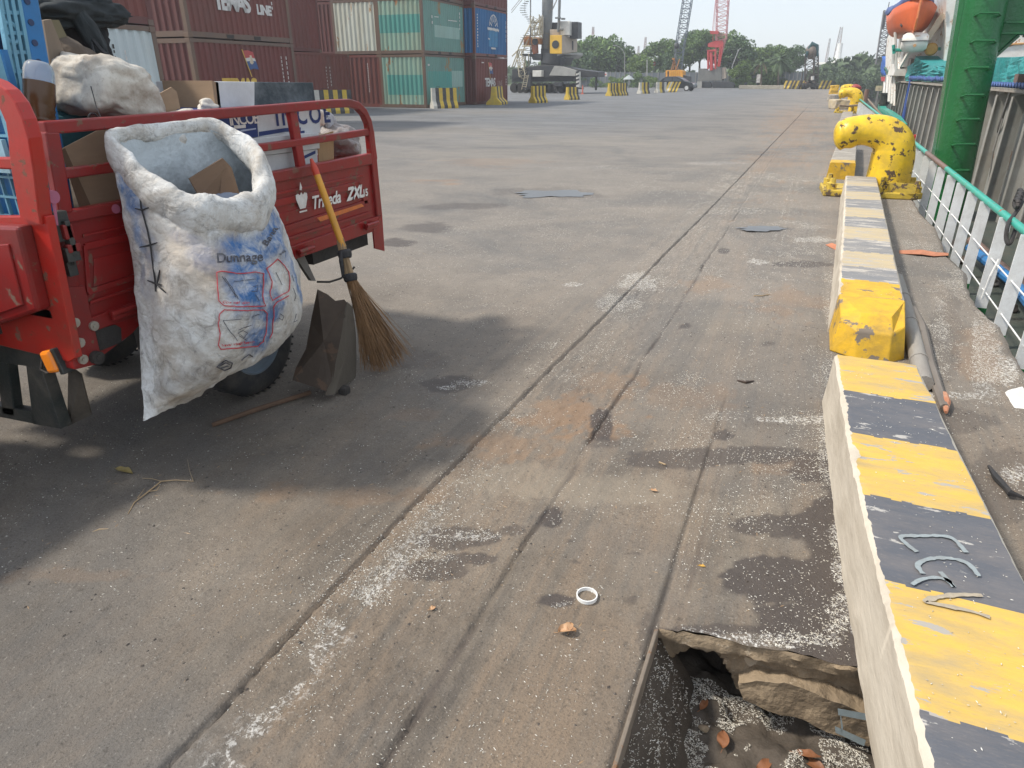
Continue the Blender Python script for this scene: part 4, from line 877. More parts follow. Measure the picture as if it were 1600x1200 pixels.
# wood boards and dark jacket
wood = paint('old wood', (.24,.18,.13), (.09,.065,.05), .6, 5, rough=.85, bump=.3, stretch=(1,1,.2))
b = MB(); b.prism([AX(68,32,-2.72), AX(80,30,-2.72), AX(112,110,-2.72), AX(100,125,-2.72), AX(82,120,-2.72)], (-.03,0,0)); tag(b.build('wood_plank', wood), 'slanting weathered wooden plank between the blue pallet and the cloth sack', 'plank')
b = MB(); b.prism([AX(78,31,-2.8), AX(92,31,-2.8), AX(106,60,-2.8), AX(90,64,-2.8)], (-.06,0,0)); tag(b.build('wood_block', paint('mossy wood', (.20,.17,.10), (.1,.08,.05), .5, 6, rough=.9)), 'short mossy wooden block jammed above the plank', 'wood block')
b = MB(); b.prism([AX(102,84,-2.78), AX(118,82,-2.78), AX(130,108,-2.78), AX(106,118,-2.78)], (-.05,0,0)); tag(b.build('wood_block', wood), 'small dark wooden block behind the left end of the cloth sack', 'wood block')
jk_ = None
jk = paint('dark jacket cloth', (.035,.042,.045), (.015,.015,.015), .6, 4, rough=.95, bump=.5, bs=20); jk2 = paint('black cloth', (.016,.016,.018), rough=.95, bump=.4)
rag('dark_jacket', AX(105,14,-3.0), (.13,.27,.075), 0, jk, 'dark grey jacket thrown over the top of the load', 11, .5, 'jacket', rot=(R(3),0,0), sq=.75, wrinkle=.22)
rag('black_cloth', AX(112,70,-3.05), (.12,.16,.24), 0, jk2, 'black cloth hanging below the grey jacket', 13, .5, 'cloth', rot=(R(10),0,0), wrinkle=.2)
rag('jacket_sleeve', AX(139,50,-2.9), (.035,.04,.13), 0, jk, 'grey jacket sleeve dangling beside the white container', 17, .3, 'sleeve', rot=(R(25),0,0))
b = MB(); b.tube([AX(145,62,-2.88), AX(156,76,-2.85), AX(172,92,-2.8), AX(180,100,-2.8)], .009, 6); b.tube([AX(143,66,-2.88), AX(146,78,-2.85), AX(150,90,-2.8)], .005, 6)
tag(b.build('black_hose', blkr, smooth=True), 'black hose hooking down from the jacket to the cloth sack', 'hose')
rag('brown_cloth', AX(92,112,-2.85), (.14,.16,.13), 0, paint('brown cloth', (.10,.075,.055), rough=.95, bump=.4), 'dark brown cloth stuffed between the boards and the cloth sack', 19, .3, 'cloth')
rag('white_bag', AX(28,130,-2.75), (.08,.05,.17), 0, paint('white plastic bag', (.6,.58,.55), (.3,.28,.25), .5, 9, rough=.5, bump=.4), 'crumpled pale bag squeezed between the blue crate and the bottle', 23, .4, 'plastic bag', wrinkle=.14)
# cartons
cw = paint('white carton', (.60,.61,.61), (.30,.29,.28), .5, 4, rough=.8, bump=.1); navy = paint('navy print', (.015,.035,.15), (.1,.1,.12), .3, 12, rough=.7, bump=.0); cdk = paint('blackened carton', (.035,.05,.058), (.25,.28,.30), .75, 5, rough=.7, bump=.2)
def carton(name, pA, pB, pC, pD, X, depth, mat_, label):
    b = MB(); b.prism([AX(*pA, X), AX(*pB, X), AX(*pC, X), AX(*pD, X)], (-depth, 0, 0)); o = b.build(name, mat_, bevel=.003); return tag(o, label, 'carton')
c1 = carton('carton', (318,172),(400,166),(404,214),(322,222), -2.445, .30, navy, 'navy blue carton with white letters behind the bag mouth')
c2 = carton('carton', (400,166),(499,158),(501,208),(404,214), -2.47, .34, cw, 'white carton with large navy letters behind the rail post')
c3 = carton('carton', (330,222),(498,207),(500,232),(340,252), -2.43, .34, cw, 'scuffed white carton lying below the lettered cartons')
c4 = carton('carton', (340,252),(496,233),(497,262),(350,288), -2.44, .34, cw, 'lowest white carton with a navy stripe, resting on the bed')
cX = -2.52
c5 = carton('carton', (336,127),(398,128),(398,172),(341,178), cX, .36, cw, 'open topped plain white carton standing on the navy one')
c6 = carton('carton', (398,128),(489,129),(494,165),(398,172), cX-.002, .36, cdk, 'carton blackened with soot and smudged white, at the top of the stack')
b = MB(); b.prism([AX(331,126,cX+.0), AX(341,129,cX+.0), AX(346,175,cX), AX(338,178,cX)], (-.3,0,0)); b.build('side_face', cb, c5)
def ctext(o, txt, p0, p1, X, size, m_, **k):
    a = AX(*p0, X+.002); u = (AX(*p1, X+.002)-a).normalized(); v = Vector((0,0,1)); v = (v-u*v.dot(u)).normalized(); b = MB(); put_text(b, txt, a, u, v, size, **k); b.build('lettering', m_, o, fixn=False)
ctext(c1, 'INCOE', (359,196), (384,194), -2.445, .072, white, bold=.001, spacing=.8)
ctext(c2, 'INCOE', (431,196), (478,193), -2.47, .125, navy, bold=.003, spacing=1.25)
def cstripe(o, pts, X, m_, n='print_band'):
    b = MB(); b.prism([AX(px, py, X+.002) for px, py in pts], (-.0015,0,0)); b.build(n, m_, o)
cstripe(c1, [(366,196),(384,195),(384,200),(366,201)], -2.445, white); cstripe(c2, [(405,206),(446,200),(470,199),(470,205),(446,206),(405,213)], -2.47, navy)
cstripe(c2, [(468,205),(476,204),(476,209),(468,210)], -2.47, navy); cstripe(c4, [(472,245),(493,235),(493,240),(472,250)], -2.44, navy); cstripe(c1, [(376,203),(400,200),(400,202),(376,206)], -2.445, paint('pale blue print', (.4,.45,.6)))
rag('plastic_sack', AX(528,225,-2.62), (.12,.15,.10), 0, paint('grey plastic with junk', (.20,.165,.15), (.5,.46,.44), .6, 12, rough=.4, bump=.8, bs=30), 'translucent grey plastic sack of scraps in the right end of the bed', 31, .4, 'plastic sack', wrinkle=.14)
rag('plastic_film', AX(516,196,-2.66), (.03,.12,.045), 0, paint('plastic film', (.42,.42,.45), rough=.3, bump=.8), 'loose strip of clear plastic film over the grey plastic sack', 37, .5, 'plastic film', rot=(R(-48),0,0), wrinkle=.16)
rag('paper_wad', AX(500,183,-2.6), (.02,.03,.05), 0, paint('cream paper', (.7,.6,.5)), 'small cream paper wad between the cartons and the plastic film', 41, .5, 'paper')
rag('white_rag', AX(325,168,-2.52), (.04,.05,.03), 0, jute, 'small white rag lump on the top rail left of the plain white carton', 43, .5, 'rag')
rag('white_rag', AX(295,176,-2.55), (.05,.09,.018), 0, jute, 'flat white rag lying along the rail behind the bag mouth', 47, .5, 'rag')
rag('green_tarp_fold', AX(105,215,-2.72), (.05,.22,.10), 0, paint('teal tarp fold', (.02,.10,.12), rough=.7, bump=.4), 'dark teal tarpaulin fold behind the large cardboard flap', 53, .3, 'tarpaulin')
rag('brown_heap', Vector((-3.15,2.6,zf+.18)), (.38,.75,.26), 0, paint('brown cloth', (.10,.075,.055)), 'heap of brown rags filling the middle of the bed', 59, .35, 'rag heap')

# ================================================================= THE BIG WOVEN BAG
bagm, gn, gb = newmat('woven dunnage bag'); co = coords(gn, rand=False)
bc = mix(gn, (.58,.575,.55), (.78,.785,.77), noi(gn, co, 9, 6, .7))
f = ramp(gn, noi(gn, co, 4.5, 7, .75, .5), [(.44, (0,0,0)), (.68, (.8,)*3)]); bc = mix(gn, bc, (.34,.28,.21), f)
f = ramp(gn, noi(gn, co, 16, 6, .8, .8), [(.51, (0,0,0)), (.68, (.7,)*3)]); bc = mix(gn, bc, (.12,.11,.105), f)
at = N(gn, 'ShaderNodeAttribute', attribute_name='dye'); spc = N(gn, 'ShaderNodeSeparateColor'); gn.links.new(at.outputs['Color'], spc.inputs[0])
mlt = N(gn, 'ShaderNodeMath', operation='MULTIPLY'); gn.links.new(spc.outputs[0], mlt.inputs[0]); gn.links.new(ramp(gn, noi(gn, co, 14, 6, .75, .6), [(.32, (.12,)*3), (.6, (1,1,1))]), mlt.inputs[1])
bc = mix(gn, bc, (.035,.14,.36), mlt.outputs[0]); bc = mix(gn, bc, (.12,.10,.09), spc.outputs[2]); bc = mix(gn, bc, (.42,.33,.24), spc.outputs[1])
gn.links.new(bc, gb.inputs['Base Color']); gb.inputs['Roughness'].default_value = .55
wv = N(gn, 'ShaderNodeTexWave'); wv.inputs['Scale'].default_value = 110; gn.links.new(co, wv.inputs['Vector'])
vor = N(gn, 'ShaderNodeTexVoronoi', feature='DISTANCE_TO_EDGE'); vor.inputs['Scale'].default_value = 13
vd = N(gn, 'ShaderNodeVectorMath', operation='ADD'); vs_ = N(gn, 'ShaderNodeTexNoise'); vs_.inputs['Scale'].default_value = 6; vs_.inputs['Detail'].default_value = 4; gn.links.new(co, vs_.inputs['Vector']); vsc = N(gn, 'ShaderNodeVectorMath', operation='SCALE'); vsc.inputs['Scale'].default_value = .35; gn.links.new(vs_.outputs['Color'], vsc.inputs[0]); gn.links.new(co, vd.inputs[0]); gn.links.new(vsc.outputs[0], vd.inputs[1]); gn.links.new(vd.outputs[0], vor.inputs['Vector'])
hgt = mix(gn, mix(gn, noi(gn, co, 20, 9, .72, 1.5), ramp(gn, vor.outputs['Distance'], [(0, (0,0,0)), (.25, (1,1,1))]), .25), wv.outputs[0], .06); bpn = N(gn, 'ShaderNodeBump'); bpn.inputs['Strength'].default_value = .6; bpn.inputs['Distance'].default_value = .02
gn.links.new(hgt, bpn.inputs['Height']); gn.links.new(bpn.outputs[0], gb.inputs['Normal'])
LV = [
 [(176,212,-2.33),(204,262,-2.25),(262,310,-2.10),(335,333,-1.98),(406,318,-1.98),(402,250,-2.12),(333,196,-2.315),(250,200,-2.325)],
 [(186,262,-2.325),(204,302,-2.25),(262,352,-2.09),(345,378,-1.95),(414,362,-1.96),(424,320,-2.11),(400,290,-2.28),(285,270,-2.33)],
 [(204,335,-2.33),(212,370,-2.24),(272,415,-2.03),(358,430,-1.89),(436,402,-1.94),(446,370,-2.09),(425,340,-2.28),(305,330,-2.34)],
 [(218,412,-2.33),(225,440,-2.22),(284,480,-1.99),(366,490,-1.86),(452,454,-1.92),(465,425,-2.08),(448,400,-2.28),(325,400,-2.34)],
 [(227,500,-2.31),(233,530,-2.2),(292,556,-2.00),(374,547,-1.89),(456,502,-1.95),(470,475,-2.10),(455,455,-2.26),(342,470,-2.33)],
 [(230,568,-2.28),(233,595,-2.19),(280,606,-2.06),(352,590,-1.98),(424,552,-2.02),(457,518,-2.13),(440,500,-2.23),(335,530,-2.29)],
 [(230,620,-2.23),(231,640,-2.18),(264,636,-2.13),(320,606,-2.08),(386,568,-2.08),(440,528,-2.14),(410,540,-2.18),(300,600,-2.22)],
 [(229,652,-2.19),(230,656,-2.175),(262,642,-2.15),(320,613,-2.12),(385,573,-2.12),(432,536,-2.15),(400,556,-2.16),(300,620,-2.17)]]
LV = [[AX(*p) for p in row] for row in LV]
def bagP(u, t, raw=False):
    """u around (0..8), t down (0..7)"""
    cols_ = [cr(row, u, True) for row in LV]
    p = cr(cols_, t)
    if raw: return p
    q_ = Vector((u*.9, t*.8, 2.0))
    d = noise.ridged_multi_fractal(Vector((p.y*6+p.z*2.4, p.z*2.6-p.y*1.4, p.x*4)), .8, 2.1, 5, 1, 2)*.012-.016
    d += -.028*math.exp(-((t-.32)/.22)**2)
    d += noise.fractal(p*5, 1, 2, 3)*.010+.007*noise.noise(Vector((p.y*3+p.z*9, p.z*3-p.y*16, p.x*6)))
    d += .010*math.sin(p.y*26+p.z*9+3*noise.noise(p*3))*max(0, 1-t/2.2)
    k = 1 if .5 < u % 8 < 5.6 else .3
    return p, d*k
def bagSurf(u, t, off=0.0):
    p, d = bagP(u, t); e = .02
    a = bagP(u+e, t, True)-bagP(u-e, t, True); c_ = bagP(u, min(t+e, 7), True)-bagP(u, max(t-e, 0), True)
    n_ = a.cross(c_)
    n_ = n_.normalized() if n_.length > 1e-9 else Vector((1,0,0))
    return p-n_*(d+off)*BSG
BSG = 1
_n = (lambda: (bagP(3.02, 3, True)-bagP(2.98, 3, True)).cross(bagP(3, 3.02, True)-bagP(3, 2.98, True)))()
BSG = -1 if _n.x > 0 else 1
bag = empty('woven_bag', (-2.15, 1.9, .35), 0, 'big dirty white woven bag smeared with blue dye, hanging from the red tricycle rail', 'woven bag')
NU, NT = 200, 190; rows = []
for j in range(NT+1):
    t = 7*j/NT; rows.append([bagSurf(8*i/NU, t) for i in range(NU)])
b = MB(); b.grid(rows, closed=True); bo = b.build('bag_body', bagm, bag, world=True, smooth=True, ang=180)
# dye masks on the body: (u, t, ru, rt, strength)
BLU = [(3.3,1.3,.5,.5,1),(3.9,1.3,.7,.6,1),(4.6,1.6,.6,.9,1),(2.7,1.5,.5,.35,.8),(3.3,2.2,.35,.8,1),(3.5,3.2,.3,.6,.9),(3.4,4.0,.25,.6,.9),(4.6,2.9,.35,.7,.9),(4.9,2.2,.3,.6,.8),(.9,.9,.5,.7,.9),(1.25,1.9,.3,.5,.7),(1.1,2.8,.2,.5,.4),(2.3,1.2,.4,.25,.6)]
BRN = [(2.2,1.6,.8,.8,.5),(2.0,2.6,.7,.7,.4),(2.6,5.6,1.2,.4,.4),(1.5,3.4,.5,.9,.3),(3.0,.4,1.0,.3,.4)]
DRK = [(2.2,4.6,.7,.35,.35),(1.6,5.0,.4,.5,.4),(4.0,5.4,.8,.3,.35),(2.4,1.9,.5,.2,.3)]
cl = np.zeros((NU*(NT+1), 4), np.float32)
for j in range(NT+1):
    for i in range(NU):
        u, t = 8*i/NU, 7*j/NT; p = rows[j][i]; nz_ = noise.fractal(p*9, 1, 2, 5)*.55
        for ch, LL in enumerate((BLU, BRN, DRK)):
            m_ = 0
            for a, b2, ra, rb, s_ in LL:
                d = math.hypot((u-a)/ra, (t-b2)/rb)+nz_; m_ = max(m_, s_*min(1, max(0, (1.25-d)/.6)))
            cl[j*NU+i, ch] = m_
at = bo.data.color_attributes.new('dye', 'FLOAT_COLOR', 'POINT'); at.data.foreach_set('color', cl.ravel())
# inside of the bag
rows = []
ins = lambda u, t: (lambda p, c_: c_+(p-c_)*.93)(bagP(u, t, True), sum((bagP(k, t, True) for k in range(8)), Vector())/8)
for j in range(30): rows.append([ins(8*i/80, .05+2.6*j/29)+noise.noise_vector(ins(8*i/80, .05+2.6*j/29)*9)*.008 for i in range(80)])
b = MB(); b.grid(rows, closed=True); inner = b.build('inner_wall', paint('bag inside', (.50,.55,.58), (.12,.12,.12), .85, 6, chip=(.62,.56,.40), ca=.1, cs=3, rough=.6, bump=.6, bs=14, bdist=.02), bag, world=True, smooth=True, ang=180)
# rolled rim
rows = []; NR = 220
for i in range(NR):
    u = 8*i/NR; p = cr(LV[0], u, True); t_ = (cr(LV[0], u+.03, True)-cr(LV[0], u-.03, True)).normalized()
    wdt = [.032,.052,.062,.068,.068,.058,.036,.028]; wr = float(cr([Vector((x,0,0)) for x in wdt], u, True).x)
    a = t_.cross(Vector((0,0,1))).normalized(); up_ = a.cross(t_).normalized(); ring = []
    for k in range(22):
        th = 2*math.pi*k/22; d = 1+.16*noise.noise(Vector((u*3.2, th*1.2, 1)))+.06*noise.noise(Vector((u*11, th*2.5, 4)))+.10*math.sin(u*6+th*2)
        q_ = p+(a*math.cos(th)*.62*wr+up_*math.sin(th)*wr*1.05)*d+Vector((0,0,-.012))
        ring.append(q_+noise.noise_vector(q_*11)*.004)
    rows.append(ring)
rows.append(rows[0]); b = MB(); b.grid(rows, closed=True); rim = b.build('rolled_rim', bagm, bag, world=True, smooth=True, ang=180)
# prints on the bag: mapped on the (u,t) surface from a flat pattern
inkb = paint('black print', (.035,.035,.05), (.4,.4,.4), .45, 30, rough=.7, bump=0); inkr = paint('red print', (.50,.035,.05), (.6,.4,.4), .3, 30, rough=.7, bump=0)
# find surface point for a picture-measured location (both are on the real bag surface)
_cache = []
for i in range(18, 124):
    for j in range(4, 178):
        p = bo.data.vertices[j*NU+i].co+bag.location; v = p-Vector((0,0,EYE)); a = v.dot(_fw); _cache.append((800+FPX*v.dot(_rt)/a, 600-FPX*v.dot(_up)/a, 8*i/NU, 7*j/NT))
_cache = np.array(_cache)
def bag_at(px, py, off=.0035):
    d = (_cache[:,0]-px)**2+(_cache[:,1]-py)**2; k = np.argsort(d)[:4]; wts = 1/(d[k]+.3); u = float((_cache[k,2]*wts).sum()/wts.sum()); t = float((_cache[k,3]*wts).sum()/wts.sum())
    return bagSurf(u, t, -off if False else off) if True else None
OFFS = .004
def lines(name, LL, m_, wd):
    b = MB()
    for pts in LL:
        PP = []
        for (x0,y0),(x1,y1) in zip(pts[:-1], pts[1:]):
            n_ = max(1, int(math.hypot(x1-x0, y1-y0)/5))
            PP += [(x0+(x1-x0)*k/n_, y0+(y1-y0)*k/n_) for k in range(n_)]
        PP.append(pts[-1]); P_ = [bag_at(*p, OFFS) for p in PP]
        b.tube(P_, wd, 4)
    return b.build(name, m_, bag, world=True, fixn=False)
lines('print_frame', [[(338,426),(345,424),(375,428),(400,425),(411,428),(411,445),(409,462),(414,478),(380,479),(350,478),(341,470),(340,450),(338,426)],
  [(343,490),(350,484),(380,485),(410,484),(417,490),(415,515),(410,533),(402,540),(370,543),(345,545),(341,538),(344,520),(341,505),(343,490)],
  [(415,420),(422,415),(432,405),(440,412),(450,425),(452,440),(450,455),(436,462),(424,470),(420,460),(424,440),(418,425),(415,420)],
  [(450,462),(432,472),(425,480),(426,500),(424,520),(420,528)]], inkr, .0022)
lines('print_drawing', [[(346,432),(358,448),(368,465)],[(350,434),(362,450),(372,468)],[(365,440),(385,438),(398,436)],[(395,448),(402,446),(400,456),(393,455)],[(398,460),(404,470)],[(348,500),(356,514),(371,532)],[(348,500),(362,500),(376,498)],[(372,515),(384,510),(392,508)],[(370,520),(378,516),(386,520),(380,527),(370,520)],[(393,495),(403,490)],[(372,524),(384,531)],[(436,490),(442,494),(440,500),(434,496)],[(430,425),(436,438),(440,445)],
  [(455,430),(458,440)],[(457,450),(461,462),(459,470)],[(462,490),(458,503),(463,500)],[(437,525),(431,532),(437,530)]], inkb, .0012)
def bagtext(name, txt, p0, p1, size_px, m_, **k):
    vs, fs = glyphs(txt, 1.0, **k); wmax = max(v[0] for v in vs); d = Vector((p1[0]-p0[0], p1[1]-p0[1])); L = d.length; d /= L; nn = Vector((d.y, -d.x))
    b = MB(); b.add([bag_at(p0[0]+d.x*v[0]/wmax*L+nn.x*v[1]*size_px, p0[1]+d.y*v[0]/wmax*L+nn.y*v[1]*size_px, OFFS) for v in vs], fs); b.build(name, m_, bag, world=True, fixn=False)
bagtext('lettering', 'Dunnage', (338,411), (410,408), 21, inkb, bold=.015)
bagtext('lettering', 'Bann', (416,386), (433,358), 14, inkb, bold=.01)
bagtext('small_print', 'Close used safety', (347,474), (390,475), 6, inkr, bold=.01)
bagtext('small_print', 'Never install Service', (346,541), (398,535), 6, inkr, bold=.01)
bagtext('small_print', 'bag', (437,400), (445,392), 6, inkb)
lines('print_mark', [[(338,572),(352,562),(362,566),(360,574),(350,578),(338,572)],[(342,571),(352,566),(358,568)],[(345,574),(356,571)],[(376,562),(388,553),(394,556),(384,566)]], inkb, .0025)
# stitching with knotted ties down the left side
b = MB()
for pts in ([(220,302),(222,325),(227,342),(232,360),(236,380),(240,410),(244,440),(245,455)],): b.tube([bag_at(px, py, .004) for px, py in pts], .003, 5)
for pts in ([(214,326),(224,329),(234,325)],[(222,386),(234,384),(248,380)],[(234,438),(244,442),(256,445)],[(246,442),(254,450),(262,457)],[(252,422),(250,435),(247,448)]): b.tube([bag_at(px, py, .007) for px, py in pts], [.002,.004,.002], 5)
b.build('stitching', blkr, bag, world=True)
# rice trickle under the tip, and the contents of the bag
rag('bag_contents', sum((bagP(k, 1.35, True) for k in range(8)), Vector())/8, (.10,.20,.07), 0, paint('blue grey cloth', (.16,.19,.25), (.05,.05,.06), .5, 8, rough=.9, bump=.4), 'blue grey cloth inside the mouth of the big woven bag', 61, .3, 'cloth', rot=(R(12),0,0))
b = MB(); b.prism([AX(296,279,-2.19), AX(348,247,-2.19), AX(352,262,-2.17), AX(346,305,-2.14), AX(312,308,-2.15)], (-.006,0,0)); b.prism([AX(348,247,-2.19), AX(362,262,-2.16), AX(376,308,-2.10), AX(344,308,-2.13)], (-.006,0,0))
tag(b.build('cardboard_fold', cbd), 'folded dark brown cardboard sticking up inside the mouth of the woven bag', 'cardboard')

# ================================================================= BROOM, DUSTPAN, STICK
br = empty('twig_broom', AX(600,588,-1.98), 0, 'palm rib broom with an orange yellow handle leaning bristles down against the red tricycle', 'broom')
pT = AX(486,248,-2.33); pB = AX(536,386,-2.17)
hm = paint('broom yellow paint', (.68,.32,.03), (.3,.15,.04), .45, 12, rough=.45, stretch=(1,1,.3)); hr = paint('broom red tip', (.55,.06,.03), da=.3, rough=.6)
d_ = (pB-pT); 
b = MB(); b.tube([pT+d_*.10, pT+d_*.5, pB], [.017,.018,.018], 12); b.build('handle', hm, br, world=True, smooth=True)
b = MB(); b.tube([pT, pT+d_*.10], [.007,.017], 12); b.tube([pT+d_*.10, pT+d_*.18], .0178, 12); b.build('handle_tip', hr, br, world=True, smooth=True)
pC = AX(548,436,-2.12)
b = MB(); 
for i in range(60):
    a = random.Random(i).uniform(0, 6.28); rr_ = .024*math.sqrt(random.Random(i+99).random()); off = Vector((rr_*math.cos(a), rr_*math.sin(a), 0)); b.tube([pB-d_.normalized()*.03+off*.8+Vector((0,0,random.Random(i+5).uniform(-.02,.02))), pC+off*1.2], .0035, 4)
b.build('bristle_neck', paint('palm rib pale', (.36,.25,.14), (.15,.09,.05), .5, 20, rough=.8), br, world=True)
b = MB(); tt = (pC-pB).normalized(); m1 = pB+(pC-pB)*.22; m2 = pB+(pC-pB)*.95
for c_, hh in ((m1,.022),(m2,.020)): b.tube([c_-tt*hh, c_-tt*hh*.5, c_+tt*hh*.5, c_+tt*hh], [.030,.038,.036,.031], 14)
b.tube([m1+Vector((.0,-.03,.02)), m1+Vector((.01,-.05,-.02)), m1+Vector((.01,-.045,-.08)), m1+Vector((.01,-.05,-.11))], [.008,.012,.010,.006], 6); b.build('rubber_binding', blkr, br, world=True, smooth=True)
b = MB(); rg_ = random.Random(7)
cen = AX(602,590,-2.02)
fanL = AX(582,592,-2.06)-cen; fanR = AX(634,586,-1.97)-cen
bm3 = paint('palm rib brown', (.27,.155,.075), (.10,.055,.03), .55, 14, rough=.7)
for i in range(400):
    s_ = rg_.uniform(-1, 1)*(1 if i % 9 else 1.25); s2 = rg_.gauss(0, .6); a = rg_.uniform(0, 6.28); q0 = m2+Vector((math.cos(a), math.sin(a), 0))*.026*math.sqrt(rg_.random())
    end = cen+(fanR if s_ > 0 else fanL)*abs(s_)+Vector((.05*s2,.02*s2,0)); end.z = max(.006, rg_.uniform(.0,.08)**1.0+.015*abs(s_)+(.12*rg_.random() if i % 11 == 0 else 0))
    mid = q0.lerp(end, .5)+Vector((rg_.uniform(-.006,.006), rg_.uniform(-.006,.006), 0)); m_2 = q0.lerp(end, .85)+Vector((rg_.uniform(-.008,.008), rg_.uniform(-.008,.008), 0))
    b.tube([q0, mid, m_2, end], [.0019,.0016,.0012,.0006], 4, caps=False)
for i in range(25):
    q0 = m2.lerp(cen, .3); end = AX(566+rg_.uniform(-6,6), 585-rg_.uniform(0,50), -2.1); b.tube([q0, q0.lerp(end,.5)+Vector((0,-.01,0)), end], [.0012,.001,.0006], 4, caps=False)
b.build('bristles', bm3, br, world=True)
# scrap sheet dustpan standing by the wheel, with its handle on the ground
dp = empty('dustpan', G(520,612), 0, 'brown rusted sheet metal dustpan standing by the wheel, its handle along the ground', 'dustpan')
dbr = paint('rusted sheet', (.045,.030,.020), (.085,.06,.04), .6, 6, chip=(.09,.055,.035), ca=.12, cs=7, rough=.75, bump=.4, bs=25); dgr = paint('grey canvas', (.095,.08,.062), (.08,.065,.05), .6, 7, rough=.95, bump=.4, bs=60)
D = lambda px, py, X: AX(px, py, X)
pts = [D(496,452,-2.18), D(512,460,-2.15), D(524,470,-2.12), D(538,468,-2.09), D(543,474,-2.08), D(540,495,-2.07), D(532,530,-2.06), D(524,570,-2.06), D(520,598,-2.06), D(512,612,-2.07), D(495,606,-2.12), D(470,598,-2.2), D(457,594,-2.24), D(462,575,-2.25), D(478,545,-2.24), D(486,500,-2.22)]
b = MB(); cM = sum(pts, Vector())/len(pts)+Vector((.0,0,0)); vs = pts+[cM]; b.add(vs, [(i, (i+1) % len(pts), len(pts)) for i in range(len(pts))]); o = b.build('pan_sheet', dbr, dp, world=True); o.modifiers.new('s','SOLIDIFY').thickness = .006
pts = [D(543,472,-2.08), D(551,480,-2.09), D(556,520,-2.11), D(557,560,-2.12), D(556,588,-2.13), D(548,596,-2.10), D(532,606,-2.07), D(522,617,-2.05), D(508,617,-2.07), D(514,608,-2.065), D(520,598,-2.06), D(524,570,-2.06), D(532,530,-2.06), D(540,495,-2.07)]
b = MB(); cM = sum(pts, Vector())/len(pts)+Vector((.012,0,0)); b.add(pts+[cM], [(i, (i+1) % len(pts), len(pts)) for i in range(len(pts))]); o = b.build('canvas_cover', dgr, dp, world=True); o.modifiers.new('s','SOLIDIFY').thickness = .008
b = MB(); b.obox(G(538,610,.02), (.05,.05,.045)); b.build('foot_block', tdark, dp, world=True, bevel=.01)
b = MB(); b.tube([G(332,664,.012), G(400,640,.014), G(485,613,.018)], [.011,.013,.012], 8); b.build('handle', paint('dark wood pole', (.13,.075,.045), (.05,.035,.025), .5, 8, rough=.8), dp, world=True, smooth=True)
# ================================================================= CONTAINERS
CH = 2.5
def cmat(nm, c, dirt=(.10,.06,.045), da=.5, chip=None, ca=0.0, grit=.2): return paint(nm, c, dirt, da, .9, chip, ca, 1.6, .6, .08, 20, .14, (1,1,.35), grit=grit)
mr = cmat('container maroon', (.15,.034,.028), grit=.3); mr2 = cmat('container dull maroon', (.115,.030,.027), grit=.3); mr3 = cmat('container red brown', (.165,.042,.032), grit=.3)
mg = cmat('container pale green', (.27,.42,.33), (.30,.24,.14), .65, (.36,.17,.07), .12); mg2 = cmat('container sea green', (.15,.30,.255), (.10,.14,.12), .4, (.3,.2,.1), .02)
mb_ = cmat('container blue', (.012,.13,.32), (.03,.06,.1)); mw = cmat('container cream white', (.56,.58,.50), (.36,.30,.18), .7, (.36,.20,.09), .10); mwl = cmat('container white', (.50,.56,.57), (.28,.26,.2), .45)
frb = cmat('container rusty frame', (.13,.085,.065), (.19,.115,.06), .6); patch = cmat('turquoise repaint', (.08,.31,.27), (.2,.3,.22), .35); patch2 = cmat('pale patch', (.30,.45,.40), (.2,.25,.2), .4)
cwht = paint('container white print', (.62,.60,.57), da=.35, ds=10, bump=0); cyel = paint('container yellow print', (.66,.42,.06), da=.3, ds=10, bump=0)
def corr(mb, p0, ud, nd, L, z0, z1, n, depth):
    """trapezoid corrugated wall from p0 along ud, recessed along -nd"""
    p0 = Vector(p0); ud = Vector(ud); nd = Vector(nd); pit_ = L/n; prof = []
    for k in range(n):
        x = k*pit_
        for fx, dd in ((0,0),(.32,0),(.5,-depth),(.82,-depth)): prof.append((x+fx*pit_, dd))
    prof.append((L, 0)); mb.grid([[p0+ud*x+nd*d+Vector((0,0,z0)) for x, d in prof], [p0+ud*x+nd*d+Vector((0,0,z1)) for x, d in prof]])
